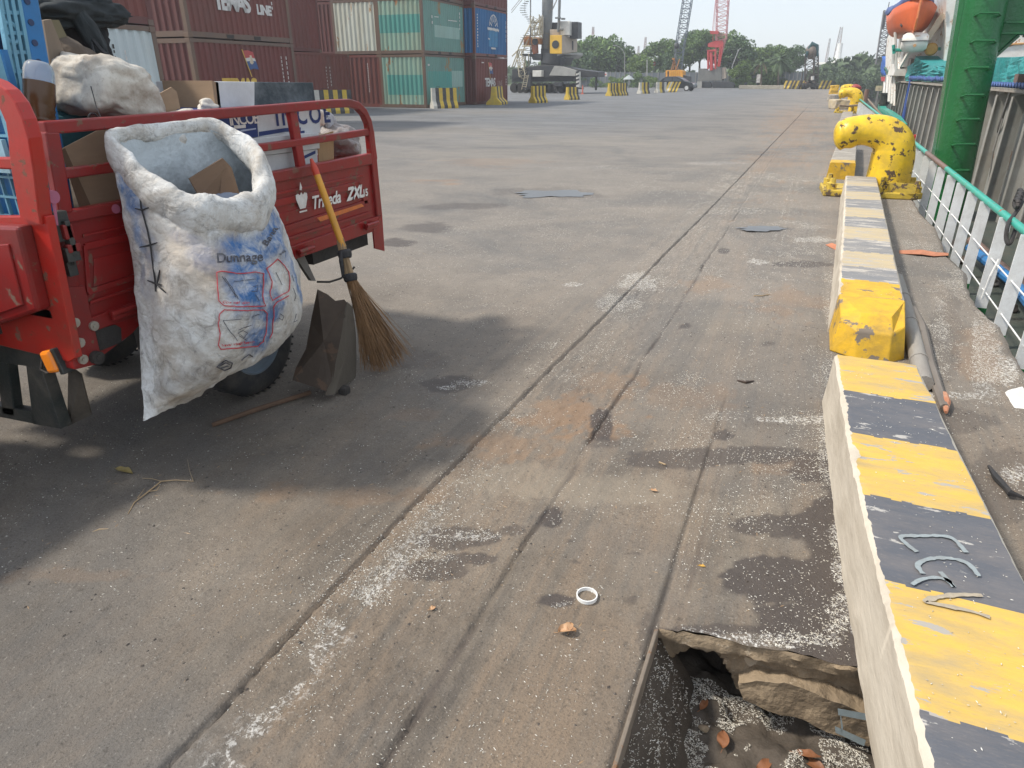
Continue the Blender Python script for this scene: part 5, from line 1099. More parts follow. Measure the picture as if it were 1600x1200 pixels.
def container(loc, rz, L, W, mside, label, mend=None, mframe=None, ends=9, ribs=20, z=0, name='shipping_container', cat='shipping container'):
    """local frame: near right corner at origin, length along +y, width along -x; +x side and -y end are the seen faces"""
    r = empty(name, (loc[0], loc[1], z), rz, label, cat, 'stacked shipping containers in the yard')
    mend = mend or mside; mframe = mframe or mside
    b = MB(); t = .13; h = CH-.012
    for x in (-W, -t):
        for y in (0, L-t): b.box((x, y, .0), (x+t, y+t, h))
    for x in (-W+.005, -t*.75):
        b.box((x, t, .02), (x+t*.7, L-t, .16)); b.box((x, t, h-.10), (x+t*.7, L-t, h-.01))
    for y in (.005, L-t*.8): b.box((-W+t, y, .02), (-t, y+t*.7, .17)); b.box((-W+t, y, h-.13), (-t, y+t*.7, h-.01))
    b.build('frame', mframe, r)
    b = MB(); corr(b, (-.012, t, 0), (0,1,0), (1,0,0), L-2*t, .16, h-.10, ribs, .04); s_ = b.build('side_panel', mside, r, fixn=False)
    b = MB(); corr(b, (-W+.012, L-t, 0), (0,-1,0), (-1,0,0), L-2*t, .16, h-.10, ribs, .04); b.build('side_panel', mside, r, fixn=False)
    b = MB(); corr(b, (-W+t, .012, 0), (1,0,0), (0,-1,0), W-2*t, .17, h-.13, ends, .045); e_ = b.build('end_panel', mend, r, fixn=False)
    b = MB(); corr(b, (-t, L-.012, 0), (-1,0,0), (0,1,0), W-2*t, .17, h-.13, ends, .045); b.build('end_panel', mend, r, fixn=False)
    b = MB(); b.box((-W+.02, .02, h-.03), (-.02, L-.02, h-.008)); b.build('roof', mside, r)
    cm_ = None
    for x in (-W-.006, -.165):
        for y in (-.006, L-.165):
            for zz in (.0, h-.118):
                if cm_ is None: b = MB(); b.box((0,0,0),(.171,.171,.118)); cm_ = b.build('corner_casting', frb, r, bevel=.01); cm_.location = (x, y, zz)
                else: c2_ = cm_.copy(); col.objects.link(c2_); c2_.location = (x, y, zz)
    b = MB()
    for f_ in (.36, .62): b = MB(); b.box((-.04, L*f_-.15, .035), (.0035, L*f_+.15, .135)); b.build('fork_pocket', tdark, r)
    return r
sideT = lambda r, L: (Vector((.006, 0, 0)), Vector((0,1,0)), Vector((0,0,1)))
def ctxt(r, txt, y, z, size, m_, x=.006, **k):
    b = MB(); put_text(b, txt, (x, y, z), (0,1,0), (0,0,1), size, **k); b.build('lettering', m_, r, fixn=False)
def marks(r, y, z0, z1, n, wd=.05, x=.006, m_=None, end=False):
    b = MB(); rg_ = random.Random(int(y*100)+n)
    for i in range(n):
        z = z1-(z1-z0)*i/n; h_ = (z1-z0)/n*rg_.uniform(.45,.75); w_ = wd*rg_.uniform(.6,1)
        if end: b.add([(y,-x,z),(y+w_,-x,z),(y+w_,-x,z-h_),(y,-x,z-h_)], [(0,1,2,3)])
        else: b.add([(x,y,z),(x,y+w_,z),(x,y+w_,z-h_),(x,y,z-h_)], [(0,1,2,3)])
    b.build('stencil_marks', m_ or cwht, r, fixn=False)
def flagmark(r, y, z, s):
    red = paint('flag red', (.45,.05,.05)); blu = paint('flag blue', (.02,.08,.24)); x = .0065
    def q(pts, m_, n_='flag_emblem', dx=0): b = MB(); b.add([(x+dx, y+a*s, z+c_*s) for a, c_ in pts], [tuple(range(len(pts)))]); b.build(n_, m_, r, fixn=False)
    q([(.02,1),(.35,1.02),(.7,.95),(.78,.68),(.45,.72),(.12,.68)], red); q([(.12,.68),(.45,.72),(.78,.68),(.83,.56),(.5,.58),(.16,.54)], cwht); q([(.16,.54),(.5,.58),(.83,.56),(.95,.2),(.6,.24),(.3,.18)], blu)
    q([(-.06,1.05),(.0,1.05),(.42,-.12),(.36,-.12)], cyel, 'flag_pole'); q([(.42,.8),(.55,.82),(.6,.66),(.66,.5),(.55,.42),(.45,.44),(.38,.52),(.46,.62)], paint('pale emblem', (.6,.5,.35)), dx=.001)
a3 = R(2)
def at_px(px, X, z=1.0):   # Y on the plane X where picture column px falls
    d = ray(px, 120); return (d*(X/d.x)).y
XG = -18.5; yG = at_px(664, XG)
G1 = container((XG, yG), a3, at_px(732, XG)-yG-.05, 2.55, mg2, 'lowest pale green container of the front stack, its faded end beside a turquoise repainted side', mg, frb)
G2 = container((XG, yG), a3, at_px(732, XG)-yG-.05, 2.55, mg2, 'second tier green container directly on top of the lowest pale green one', mg, frb, z=CH)
G3 = container((XG, yG), a3, at_px(732, XG)-yG-.05, 2.55, mr, 'maroon container on the third tier above the two green ones', mr, frb, z=2*CH)
Lg = at_px(732, XG)-yG-.05
def sidepatch(r, y0, y1, z0, z1, m_, x=.004, n_='repaint_patch', end=False):
    b = MB()
    if end: corr(b, (y0, .011-x, 0), (1,0,0), (0,-1,0), y1-y0, z0, z1, max(1, round((y1-y0)/((2.55-.26)/9))), .045)
    else:
        p = (Lg-.26)/20; k0 = round((y0-.13)/p); k1_ = round((y1-.13)/p); corr(b, (-.012+x, .13+k0*p, 0), (0,1,0), (1,0,0), (k1_-k0)*p, z0, z1, k1_-k0, .04)
    b.build(n_, m_, r, fixn=False)
sidepatch(G1, .3, 3.1, .4, 1.72, patch); sidepatch(G1, 3.1, 4.5, .95, 1.75, patch2); sidepatch(G2, 1.2, 4.2, .8, 1.35, patch2)
e1 = -2.55+.13; st_ = (2.55-.26)/9
sidepatch(G1, e1+st_, e1+9*st_, .62, 1.55, patch, end=True); sidepatch(G2, e1, e1+9*st_, .95, 1.75, patch, end=True)
marks(G2, 1.0, 1.25, 1.75, 2, .12); marks(G2, 4.3, 1.2, 2.1, 5, .10); marks(G1, .35, 1.9, 2.05, 1, .2)
b = MB(); b.add([(.006,1.3,1.72),(.006,1.8,1.74),(.006,1.8,1.70),(.006,1.3,1.69)],[(0,1,2,3)]); b.add([(.006,2.9,1.66),(.006,4.0,1.68),(.006,4.0,1.64),(.006,2.9,1.62)],[(0,1,2,3)]); b.build('stencil_marks', cwht, G2, fixn=False)
XB = -18.1; yB = at_px(743, XB); LB = at_px(797, XB)-yB
B1 = container((XB, yB), a3, LB, 2.5, mr3, 'maroon ground level container at the right end, flag emblem on its side', mr2, mr2)
B2 = container((XB, yB), a3, LB, 2.5, mb_, 'bright blue container in the second tier, pale globe emblem on its side', mb_, mr3, z=CH)
B3 = container((XB, yB), a3, LB, 2.5, mr, 'maroon container on the third tier above the blue one', mr2, mr2, z=2*CH)
ctxt(B1, 'TEMAS', 1.35, .95, .62, cwht, bold=.02, spacing=.8); ctxt(B1, 'LINE', 3.3, .95, .42, paint('worn print', (.30,.2,.18)), spacing=.9); flagmark(B1, 1.9, 1.45, .75); marks(B1, .9, 2.1, 2.22, 1, .5); marks(B1, 4.7, .9, 1.5, 4, .1)
b = MB(); fnB = lambda u, v: Vector((.0065, 2.75+u, 1.45+v))
for k in range(6):
    a0_ = math.pi*(.08+.84*k/5); a1_ = a0_
    stroke(b, [(.28*math.cos(a0_), .30*abs(math.sin(a0_))+.12), (.5*math.cos(a0_), .50*math.sin(a0_)+.2)], .07, fnB)
stroke(b, [(.62*math.cos(t), .62*math.sin(t)+.12) for t in np.linspace(.1, 3.04, 14)], .06, fnB)
for u in (-.85,-.6,-.38,-.1,.12,.36,.62): stroke(b, [(u,.02),(u+.16,.0-.03*(u>0))], .13, fnB)
for u in (-.35,-.12,.1): stroke(b, [(u,-.98),(u+.18,-.99)], .09, fnB)
stroke(b, [(-.8,-.5),(-.62,-.52)], .07, fnB); b.build('globe_emblem', cwht, B2, fixn=False)
b = MB(); p = (LB-.26)/20; corr(b, (-.008, .13+8*p, 0), (0,1,0), (1,0,0), 6*p, .55, 1.45, 6, .04); b.build('repaint_patch', paint('light blue repaint', (.03,.22,.42), da=.4), B2, fixn=False)
marks(B2, .35, .4, 2.1, 12, .13); marks(B2, 4.7, .8, 2.0, 5, .08)
XT = -16.6; yT = at_px(306, XT); LT = at_px(470, XT)-yT
T1 = container((XT, yT), a3, LT, 2.5, mr, 'lower maroon container with a large flag emblem, rising behind the tricycle boxes', mr2, frb)
T2 = container((XT, yT), a3, LT, 2.5, mr3, 'upper maroon container with large worn white letters on its side', mr2, frb, z=CH)
T3 = container((XT, yT), a3, LT, 2.5, mr, 'third tier maroon container above the large lettered one', mr2, frb, z=2*CH)
ctxt(T2, 'TEMAS', 1.18, .80, .66, cwht, bold=.03, spacing=.68); ctxt(T2, 'LINE', 3.02, .78, .36, cwht, bold=.02, spacing=.95)
ctxt(T1, 'TEMAS', 1.05, 1.04, .54, cyel, bold=.04, spacing=.88); flagmark(T1, 2.1, 1.56, .66)
marks(T2, 3.75, .9, 2.1, 9, .06); marks(T2, 3.95, 1.4, 2.1, 5, .08); marks(T1, 3.9, .7, 2.1, 12, .05); marks(T1, 4.15, 1.2, 2.1, 6, .05); marks(T1, 4.18, .95, 1.15, 1, .10, m_=cyel); marks(T1, -1.5, .2, 2.0, 14, .05, end=True)
# cream one standing in front of its stack, further left
XL = -13.5; yL = at_px(265, XL)-6.06; 
Lw1 = container((XL, yL), R(9), 5.9, 2.45, mwl, 'pale blue white container under a maroon one, directly behind the cloth sack', mwl, frb, ribs=22); Lw2 = container((XL, yL), R(9), 5.9, 2.45, mr3, 'maroon container stacked on the pale blue white one at the left', mr2, mr2, ribs=22, z=CH)
for q_ in (Lw1, Lw2): q_.location.x = XL+6*math.sin(R(9))-.15; q_.location.y = yL+.2
marks(Lw1, 4.55, .35, 2.1, 16, .05, m_=tdark); marks(Lw1, 4.85, 1.3, 2.0, 6, .05); marks(Lw1, 4.9, .98, 1.2, 1, .09, m_=cyel)
b = MB(); b.add([(.006,4.98,.35),(.006,5.35,.35),(.006,5.12,.72)], [(0,1,2)]); o = b.build('warning_triangle', cyel, Lw1, fixn=False)
b = MB(); b.add([(.0075,5.06,.39),(.0075,5.27,.39),(.0075,5.13,.60)], [(0,1,2)]); b.build('warning_mark', tdark, o, fixn=False)
XP = -21.8; yP = at_px(554, XP)-6.0
P1 = container((XP, yP), a3, 6.0, 2.45, mr3, 'maroon container set back between the lettered stack and the green stack, at ground level', mr2, mr3)
P2 = container((XP, at_px(513, XP)-6.0), a3, 6.0, 2.45, mr, 'second tier maroon container set back beside the lettered stack', mr2, mr2, z=CH)
P3 = container((XP, at_px(512, XP)-6.0), a3, 6.0, 2.45, mw, 'cream container on the third tier, only its bottom edge showing', mw, frb, z=2*CH)
marks(P1, 3.9, .6, 1.9, 9, .06); marks(P1, 4.2, 1.0, 1.9, 6, .06); marks(P1, .8, 2.05, 2.2, 1, .6); marks(P2, 3.0, .8, 2.1, 9, .06)
yQ = yG+.05; XQ = XG-2.62
for k_, lb_ in ((0,'dark maroon container glimpsed in the gap behind the set back stack, ground level'),(1,'dark maroon container glimpsed in the gap left of the cream end, second tier'),(2,'dark maroon container glimpsed in the gap behind, third tier')): container((XQ-2.66, yQ+.4), a3, 6.0, 2.5, mr2, lb_, z=CH*k_)
Q1 = container((XQ, yQ), a3, 6.0, 2.5, mr3, 'maroon container at ground level left of the green stack, end on, under the cream one', mr3, mr3, ends=8); marks(Q1, -.75, .7, 2.1, 13, .06, end=True)
Q2 = container((XQ, yQ), a3, 6.0, 2.62, mw, 'cream white container with rusty edges in the second tier, end on', mw, frb, z=CH)
Q3 = container((XQ, yQ), a3, 6.0, 2.62, mr, 'third tier maroon container above the cream white end', mr, frb, z=2*CH)

# ================================================================= BARRIERS
by_ = paint('barrier yellow', (.62,.43,.05), (.25,.2,.14), .45, 5, rough=.8, grit=.2); bk_ = paint('barrier black', (.05,.05,.055), (.2,.18,.16), .5, 5, rough=.8); bw_ = paint('barrier bare white', (.55,.53,.47), (.3,.28,.24), .5, 5, rough=.9)
def barrier(x, y, rz, L, cols, label, h=.95, w_=.5, slant=.0):
    if R(-60) < rz < R(-20): rz += R(14); L *= .85 if y < 40 else .6
    if R(-76) < rz < R(-74): L *= .45
    r = empty('jersey_barrier', (x, y, 0), rz, label, 'road barrier', 'yellow and black concrete barriers across the yard'); n = len(cols); b = MB()
    hp = [(-w_/2,0),(-w_/2,.12),(-w_*.20,.36),(-w_*.13,h),(w_*.13,h),(w_*.20,.36),(w_/2,.12),(w_/2,0)]
    k_ = h/.95
    for i in range(n):
        y0, y1 = L*i/n, L*(i+1)/n; b.mat(cols[i])
        for j in range(len(hp)-1):
            (x0,z0),(x1,z1) = hp[j], hp[j+1]; b.add([(x0,y0+slant*z0,z0),(x1,y0+slant*z1,z1),(x1,y1+slant*z1,z1),(x0,y1+slant*z0,z0)], [(0,1,2,3)])
    b.mat(cols[0]).add([(x_,slant*z_,z_) for x_,z_ in hp], [tuple(range(8))]); b.mat(cols[-1]).add([(x_,L+slant*z_,z_) for x_,z_ in hp], [tuple(range(7,-1,-1))])
    b.build('barrier_body', [by_, bk_, bw_], r)
    b = MB(); b.mat(0); b.tube([(0,L*.2,h),(0,L*.2,h+.05),(0,L*.35,h+.05),(0,L*.35,h)], .012, 5); b.build('lifting_loop', tdark, r)
    return r
Yb, Kb, Wb = 0, 1, 2
def bar_px(px, py, rz, L, cols, label, h=.95, **k): p = G(px, py); return barrier(p.x, p.y, rz, L, cols, label, h, **k)
bar_px(675,169.5,R(-52),1.6,[Wb,Kb,Yb,Kb,Yb,Kb,Yb],'barrier with a bare white end standing before the turquoise container side')
bar_px(494,178,R(-52),1.9,[Wb,Kb,Yb,Kb,Yb,Kb,Yb,Kb],'barrier partly hidden behind the top rail of the tricycle')
bar_px(771,164,R(8),1.5,[Yb,Kb,Yb,Kb,Yb],'yellow barrier seen end on before the flag emblem container', w_=.85)
bar_px(831,161,R(-38),1.8,[Yb,Kb,Yb,Kb,Yb,Kb,Yb],'leaning barrier nearest to the harbour crane', w_=.6)
bar_px(885,156,R(-42),1.7,[Yb,Kb,Yb,Kb,Yb,Kb],'small barrier between the harbour crane and the row of four', h=.8)
bar_px(950,150,R(-30),2.2,[Yb,Kb,Yb,Kb,Yb,Kb],'left one of the barrier pair before the round bushes')
bar_px(965,149.5,R(-30),2.2,[Yb,Kb,Yb,Kb,Yb,Kb],'right one of the barrier pair before the round bushes')
bar_px(998,146.5,R(-45),2.0,[Wb,Yb,Kb,Yb,Kb],'pale ended barrier left of the thin rail')
bar_px(1025,145,R(-50),2.0,[Wb,Yb,Kb,Wb],'grey white barrier at the right end of the thin rail')
bar_px(1038,144,R(-75),2.6,[Yb,Wb,Yb,Kb,Yb,Kb,Yb],'barrier with slanting stripes touching the black car', slant=.4)
for i, (px, d) in enumerate([(1222,'leftmost striped barrier left of the dark lattice tower'),(1234,'middle striped barrier left of the dark lattice tower'),(1243,'striped barrier touching the dark lattice tower'),(1278,'striped barrier right of the dark lattice tower')]):
    bar_px(px,139,R(-90),.98 if i < 3 else 1.4,[Yb,Kb,Yb,Kb] if i < 3 else [Yb,Kb,Yb,Kb,Yb,Kb],d, h=.95, slant=.3)
# the rail between two barriers
gal = paint('grey steel', (.25,.25,.24), (.12,.1,.09), .4)
b = MB(); A_ = G(1003,146); B_ = G(1024,145)
for z in (.25,.8): b.tube([A_+Vector((0,0,z)), B_+Vector((0,0,z))], .02, 5)
for t in (0,.5,1): p = A_.lerp(B_, t); b.tube([p, p+Vector((0,0,.85))], .02, 5)
tag(b.build('steel_rail', gal), 'thin steel rail fence between two pale barriers', 'railing')
b = MB(); p = G(910,147); b.lathe([(.16,0),(.15,.04),(.06,.06),(.05,.55),(.02,.75),(0,.75)], p, 'z', 12); b.mat(1).lathe([(.053,.35),(.052,.36),(.048,.46),(.047,.47)], p+Vector((0,0,0)), 'z', 12)
tag(b.build('traffic_post', [paint('faded orange', (.60,.13,.08)), cwht], smooth=True), 'faded orange traffic post standing alone right of the harbour crane', 'traffic post')
# concrete ledge at far end of quay
b = MB(); A_ = G(1157,139); B_ = G(1221,139.5); 
for i in range(12):
    p = A_.lerp(B_, i/11); b.obox(p+Vector((0,.3,.22)), ((B_-A_).length/11*.98, .5, .42+.06*math.sin(i*3.1)))
tag(b.build('concrete_ledge', paint('pale ledge', (.42,.38,.30), (.25,.2,.15), .5, 3, rough=.9), bevel=.03), 'low pale concrete ledge at the far end of the yard', 'concrete ledge')

# ================================================================= CRANES
def lattice(mb, p0, p1, w0, w1, n, r=.05, up=(0,1,0), diag=.6):
    p0 = Vector(p0); p1 = Vector(p1); t = (p1-p0).normalized(); a = t.cross(Vector(up)).normalized(); c = a.cross(t).normalized(); L = (p1-p0).length
    def cor(k, i):
        w_ = (w0+(w1-w0)*i/n)/2; sx, sy = [(-1,-1),(1,-1),(1,1),(-1,1)][k]; return p0+t*L*i/n+a*sx*w_+c*sy*w_
    for k in range(4): mb.tube([cor(k, 0), cor(k, n)], r, 5)
    for i in range(n):
        for k in range(4):
            k2 = (k+1) % 4; mb.tube([cor(k, i), cor(k2, i+1)] if i % 2 else [cor(k2, i), cor(k, i+1)], r*diag, 4, caps=False)
            mb.tube([cor(k, i), cor(k2, i)], r*diag, 4, caps=False)
cg = paint('crane grey', (.17,.18,.18), (.09,.08,.07), .5, 1.2, chip=(.25,.2,.15), ca=.06, cs=2); cgd = paint('crane dark steel', (.03,.033,.038), (.08,.07,.06), .5, 2); cyw = paint('crane yellow', (.75,.44,.04), (.4,.25,.08), .35, 1.5); cbe = paint('crane beige', (.44,.36,.28), (.25,.2,.15), .5, 1.5); cwt = paint('crane white', (.66,.64,.58), (.35,.3,.25), .5, 1.5); cor_ = paint('crane orange brown', (.48,.20,.06), (.2,.1,.05), .5, 2); clat = paint('lattice cream', (.42,.37,.26), (.2,.15,.1), .5, 3); cgb = paint('crane beam grey', (.36,.35,.32), (.14,.14,.14), .55, 1)
YC = 66.0; C_ = lambda px, py, dy=0: AY(px, py, YC+dy)
hc = empty('harbour_crane', G(855,146), 0, 'tall grey harbour crane with a yellow cab box, right of the container stacks', 'harbour crane')
def pbox(name, x0, y0, x1, y1, dy, depth, m_, par=None, bevel=.03):
    b = MB(); b.prism([C_(x0,y0,dy), C_(x1,y0,dy), C_(x1,y1,dy), C_(x0,y1,dy)], (0, depth, 0)); return b.build(name, m_, par or hc, world=True, bevel=bevel)
b = MB(); b.tube([C_(853,88,1.2), C_(856,0,1.2), C_(858,-45,1.2)], [.46,.50,.50], 20); b.tube([C_(848,96,1.0),C_(849,-40,1.0)], .10, 8); b.build('tower', cg, hc, world=True, smooth=True)
pbox('tower_foot', 845, 76, 862, 102, .5, 2.0, cgd)
cab = pbox('cab', 859, 55, 878, 84, -.2, 2.6, cyw)
b = MB(); c = C_(868,69.5,-.21); b.tube([c, c-Vector((0,.03,0))], .34, 24); b.build('round_port', cgd, cab, world=True)
b = MB(); b.prism([C_(878,55,-.2), C_(902,60,2.6), C_(902,81,2.6), C_(878,84,-.2)], (-1.2,2.4,0)); eh = b.build('engine_housing', cbe, hc, world=True, bevel=.03)
b = MB(); b.prism([C_(894,64,1.6), C_(896,64.5,1.8), C_(896,78,1.8), C_(894,78,1.6)], (0,-.03,0)); b.build('door', cgd, eh, world=True)
b = MB(); b.prism([C_(859,84,-.1), C_(878,84.5,-.1), C_(902,82,2.5), C_(902,86,2.5), C_(896,91,2.3), C_(862,91,-.1)], (0,1.8,0)); b.build('slewing_platform', cgb, hc, world=True)
pbox('roof_deck', 859, 46, 875, 55, .3, 1.8, cbe); pbox('roof_house', 873, 33, 890, 55, .4, 1.6, cwt); pbox('radiator', 890, 34, 903, 60, 1.0, 1.2, cgd); pbox('rear_house', 861, 35, 871, 46, 1.6, 1.0, cgd)
b = MB(); b.tube([C_(872,50,.2), C_(873.5,30,.2), C_(875,-20,.2)], .12, 8); b.obox(C_(872,28,.2), (.45,.4,.12)); b.obox(C_(880,29.5,.2), (.3,.3,.14)); b.tube([C_(873,46,.2), C_(880,46,.2)], .10, 6); b.build('exhaust_mast', cg, hc, world=True)
b = MB(); b.tube([C_(866,84,.8), C_(864,100,.8)], 1.1, 20); b.prism([C_(845,90,.2),C_(885,90,.2),C_(880,102,.2),C_(852,102,.2)], (0,2.2,0)); b.build('turntable', cgd, hc, world=True, smooth=True)
b = MB(); b.prism([C_(800,108,-.5), C_(850,101,-.5), C_(880,103,-.5), C_(902,108,-.5), C_(934,112,-.5), C_(934,120,-.5), C_(800,122,-.5)], (0,2.4,0)); b.build('chassis', cgd, hc, world=True, bevel=.04)
b = MB(); b.prism([C_(866,103,-1.1), C_(878,104,-1.1), C_(900,110,-1.1), C_(899,119,-1.1), C_(858,118,-1.1)], (0,.5,0)); b.build('outrigger_box', cgb, hc, world=True, bevel=.02)
for x0 in (824, 900):
    pbox('outrigger_leg', x0, 112, x0+5, 136, -1.2, .5, cwt if x0 > 850 else cgd)
    b = MB(); b.obox(C_(x0+2.5,138,-.95), (.9,.9,.12)); b.build('outrigger_pad', cgd, hc, world=True)
b = MB(); b.mat(0)
for k in range(4): b.add([C_(900,112+k*6,-1.22), C_(905,110+k*6,-1.22), C_(905,113+k*6,-1.22), C_(900,115+k*6,-1.22)], [(0,1,2,3)])
b.build('hazard_stripe', cgd, hc, world=True)
b = MB(); b.tube([C_(932,112,0), C_(931,141,0)], .10, 6); b.build('outrigger_leg', cgd, hc, world=True)
base_z = .0
for i, px in enumerate([803,812,821,830,841,850,858,866,877,886,895]):
    p = G(px, 143.6); p = C_(px, 137, -.6); b = MB(); rr_ = .42; c = Vector((p.x, p.y, .44))
    b.tube([c, c+Vector((.0,.35,0))], rr_, 18); b.tube([c-Vector((0,.01,0)), c], rr_*.5, 12); b.build('wheel', tyre, hc, world=True)
b = MB(); b.prism([C_(800,119,-.3), C_(896,119,-.3), C_(896,127,-.3), C_(800,128,-.3)], (0,1.8,0)); b.build('axle_carrier', cgd, hc, world=True)
pbox('tool_box', 832, 110, 846, 120, -1.3, .6, cwt); pbox('tool_box', 866, 128, 878, 135, -1.0, .5, cgd)
# machinery deck left of the tower
b = MB(); b.prism([C_(813,84,0), C_(846,84,0), C_(846,92,0), C_(833,94,0), C_(830,88,0), C_(813,87,0)], (0,1.8,0)); b.build('winch_deck', cgd, hc, world=True)
pbox('winch', 829, 58, 843, 69, 0, 1.2, cor_); pbox('winch', 818, 57, 827, 72, .2, 1.0, cor_)
b = MB(); b.tube([C_(836,65,-.05), C_(836,65,-.3)], .28, 12); b.build('winch_drum', cgd, hc, world=True)
b = MB(); b.tube([C_(835,70,.2), C_(837,84,.2)], [.35,.28], 12); b.build('slip_ring', paint('rust red', (.30,.10,.05)), hc, world=True, smooth=True)
pbox('ballast_box', 842, 26, 847, 53, .3, .6, cwt)
b = MB(); rg_ = random.Random(3)
for a in [((800,88),(810,78)),((800,105),(811,76)),((810,76),(822,52)),((822,52),(833,30)),((814,86),(826,60)),((826,60),(841,32)),((830,84),(834,60)),((838,56),(846,28)),((804,104),(812,80)),((818,112),(822,84)),((826,110),(826,84)),((822,56),(846,54)),((816,72),(830,72)),((809,78),(822,78)),((832,46),(845,44)),((832,36),(846,34))]: b.tube([C_(*a[0], rg_.uniform(-.5,.6)), C_(*a[1], rg_.uniform(-.5,.6))], .06, 5)
lattice(b, C_(840,60,-.2), C_(838,24,-.2), .7, .9, 4, .045); lattice(b, C_(818,120,-.8), C_(812,80,0), .6, .5, 5, .04)
b.build('lattice_strut', clat, hc, world=True)
b = MB()
for k in range(34):
    a = k*.42; p = C_(824,92-k*3.3,.2); b.obox(p+Vector((.42*math.cos(a), .42*math.sin(a), 0)), (.55,.28,.03), Matrix.Rotation(a, 3, 'Z'))
b.tube([C_(829,100,.2), C_(829,-30,.2)], .055, 6)
for k in range(8): b.tube([C_(820,20-k*8,.2), C_(820,12-k*8,.2)], .015, 4)
b.build('spiral_stair', cg, hc, world=True)
b = MB(); b.tube([C_(820,117,-1.2), C_(815,140,-1.2)], .04, 5); b.tube([C_(826,117,-1.2), C_(821,140,-1.2)], .04, 5)
for k in range(7): t = (k+.5)/7; b.tube([C_(820-5*t,117+23*t,-1.2), C_(826-5*t,117+23*t,-1.2)], .03, 4)
b.build('ladder', clat, hc, world=True)
b = MB(); b.tube([C_(799,16,3), C_(818,-8,3)], .03, 4); b.tube([C_(799,20,3), C_(822,-8,3)], .03, 4); b.tube([C_(870,0,1), C_(859,24,1.2)], .05, 4); b.build('stay_cable', paint('pale cable', (.35,.33,.3)), hc, world=True)
# pale orange crane with a grey lattice boom
YO = 92.0; O_ = lambda px, py, dy=0: AY(px, py, YO+dy)
oc = empty('crawler_crane', G(1055,141), 0, 'orange crawler crane with a grey lattice boom and hanging hook ball, behind the black car', 'crawler crane', 'crawler cranes at the far end of the yard')
b = MB(); b.prism([O_(1040,110), O_(1062,109), O_(1062,123), O_(1040,123)], (0,2,0)); b.prism([O_(1062,109), O_(1067,111), O_(1067,123), O_(1062,123)], (0,2,0)); cb_ = b.build('machine_house', paint('crane orange', (.75,.33,.03), (.4,.2,.05), .35, 2), oc, world=True, bevel=.03)
b = MB(); b.prism([O_(1043,111,-.01), O_(1045,111,-.01), O_(1045,122,-.01), O_(1043,122,-.01)], (0,-.02,0))
b.build('panel_gap', cgd, cb_, world=True)
b = MB()
for px in (1048,1051,1054,1057,1060): b.prism([O_(px,110.5,-.01), O_(px+.8,110.5,-.01), O_(px+.8,122,-.01), O_(px,122,-.01)], (0,-.05,0))
b.build('panel_rib', cyw, cb_, world=True)
b = MB(); b.prism([O_(1066,117,.2), O_(1078,120,.2), O_(1078,130,.2), O_(1066,130,.2)], (0,1.2,0)); b.build('cab', cgd, oc, world=True)
b = MB(); b.tube([O_(1049,109), O_(1053,92), O_(1056,109)], .06, 5); b.tube([O_(1052,108,.8), O_(1053,92,.8), O_(1060,108,.8)], .06, 5); b.obox(O_(1053,92,.4), (.3,.9,.2)); b.tube([O_(1057,108), O_(1062,92)], .06, 5); b.build('gantry', cor_, oc, world=True)
b = MB(); lattice(b, O_(1062,108,.5), O_(1061,82,.5), .5, 1.0, 3, .045); lattice(b, O_(1061,82,.5), O_(1076,-10,.5), 1.0, 1.0, 12, .05, diag=.7); b.build('boom', paint('boom grey blue', (.13,.16,.20), (.2,.2,.2), .4, 2), oc, world=True)
b = MB(); b.tube([O_(1063,50,-.3), O_(1058,69,-.3)], .018, 4); b.lathe([(0,-.33),(.2,-.28),(.32,-.1),(.33,.05),(.2,.28),(0,.33)], O_(1057.5,72,-.3), 'z', 14); b.build('hook_ball', cgd, oc, world=True, smooth=True)
b = MB(); b.tube([O_(1053,92), O_(1066,40), O_(1075,-10)], .02, 4); b.build('stay_cable', gal, oc, world=True)
b = MB(); b.prism([O_(1040,123,.0), O_(1070,123,0), O_(1072,131,0), O_(1040,131,0)], (0,1.6,0)); b.build('crawler_track', cgd, oc, world=True)
# red crane
YR = 102.0; R_ = lambda px, py, dy=0: AY(px, py, YR+dy)
redm = paint('crane red', (.50,.06,.06), (.25,.06,.05), .4, 2, rough=.5); redp = paint('faded red lattice', (.55,.22,.23), (.4,.3,.3), .4, 2)
rc = empty('crawler_crane', G(1112,138), 0, 'grey bodied crawler crane with red masts and a faded red lattice boom', 'crawler crane', 'crawler cranes at the far end of the yard')
b = MB(); b.prism([R_(1092,107), R_(1102,107), R_(1103,110), R_(1113,110), R_(1114,105), R_(1127,105), R_(1128,126), R_(1090,127)], (0,2.6,0)); b.build('machine_house', paint('faded grey body', (.15,.15,.14), (.25,.23,.2), .5, 1), rc, world=True, bevel=.04)
b = MB(); b.prism([R_(1128,106,.2), R_(1133,105,.2), R_(1134,122,.2), R_(1128,124,.2)], (0,1.2,0)); b.build('cab', cbe, rc, world=True)
for x0, x1 in ((1090,1112),(1112,1148)):
    b = MB(); b.prism([R_(x0+1,128), R_(x1-3,128), R_(x1,133), R_(x1-2,137.5), R_(x0+2,137.5), R_(x0,133)], (0,.8,0)); b.build('crawler_track', cgd, rc, world=True, bevel=.03)
b = MB(); b.prism([R_(1089,127,-.2), R_(1097,127,-.2), R_(1096,138,-.2), R_(1089,138,-.2)], (0,.5,0)); b.build('outrigger_post', cgb, rc, world=True)
b = MB()
for px in (1106.5, 1118): b.tube([R_(px,108), R_(px,78)], .13, 6)
b.tube([R_(1112,110), R_(1111,82)], .22, 6); b.tube([R_(1122,104), R_(1126,72)], .10, 6); b.tube([R_(1124,104), R_(1130,66)], .12, 6)
for y in (104,96,88,80): b.tube([R_(1106,y), R_(1119,y-1)], .07, 5)
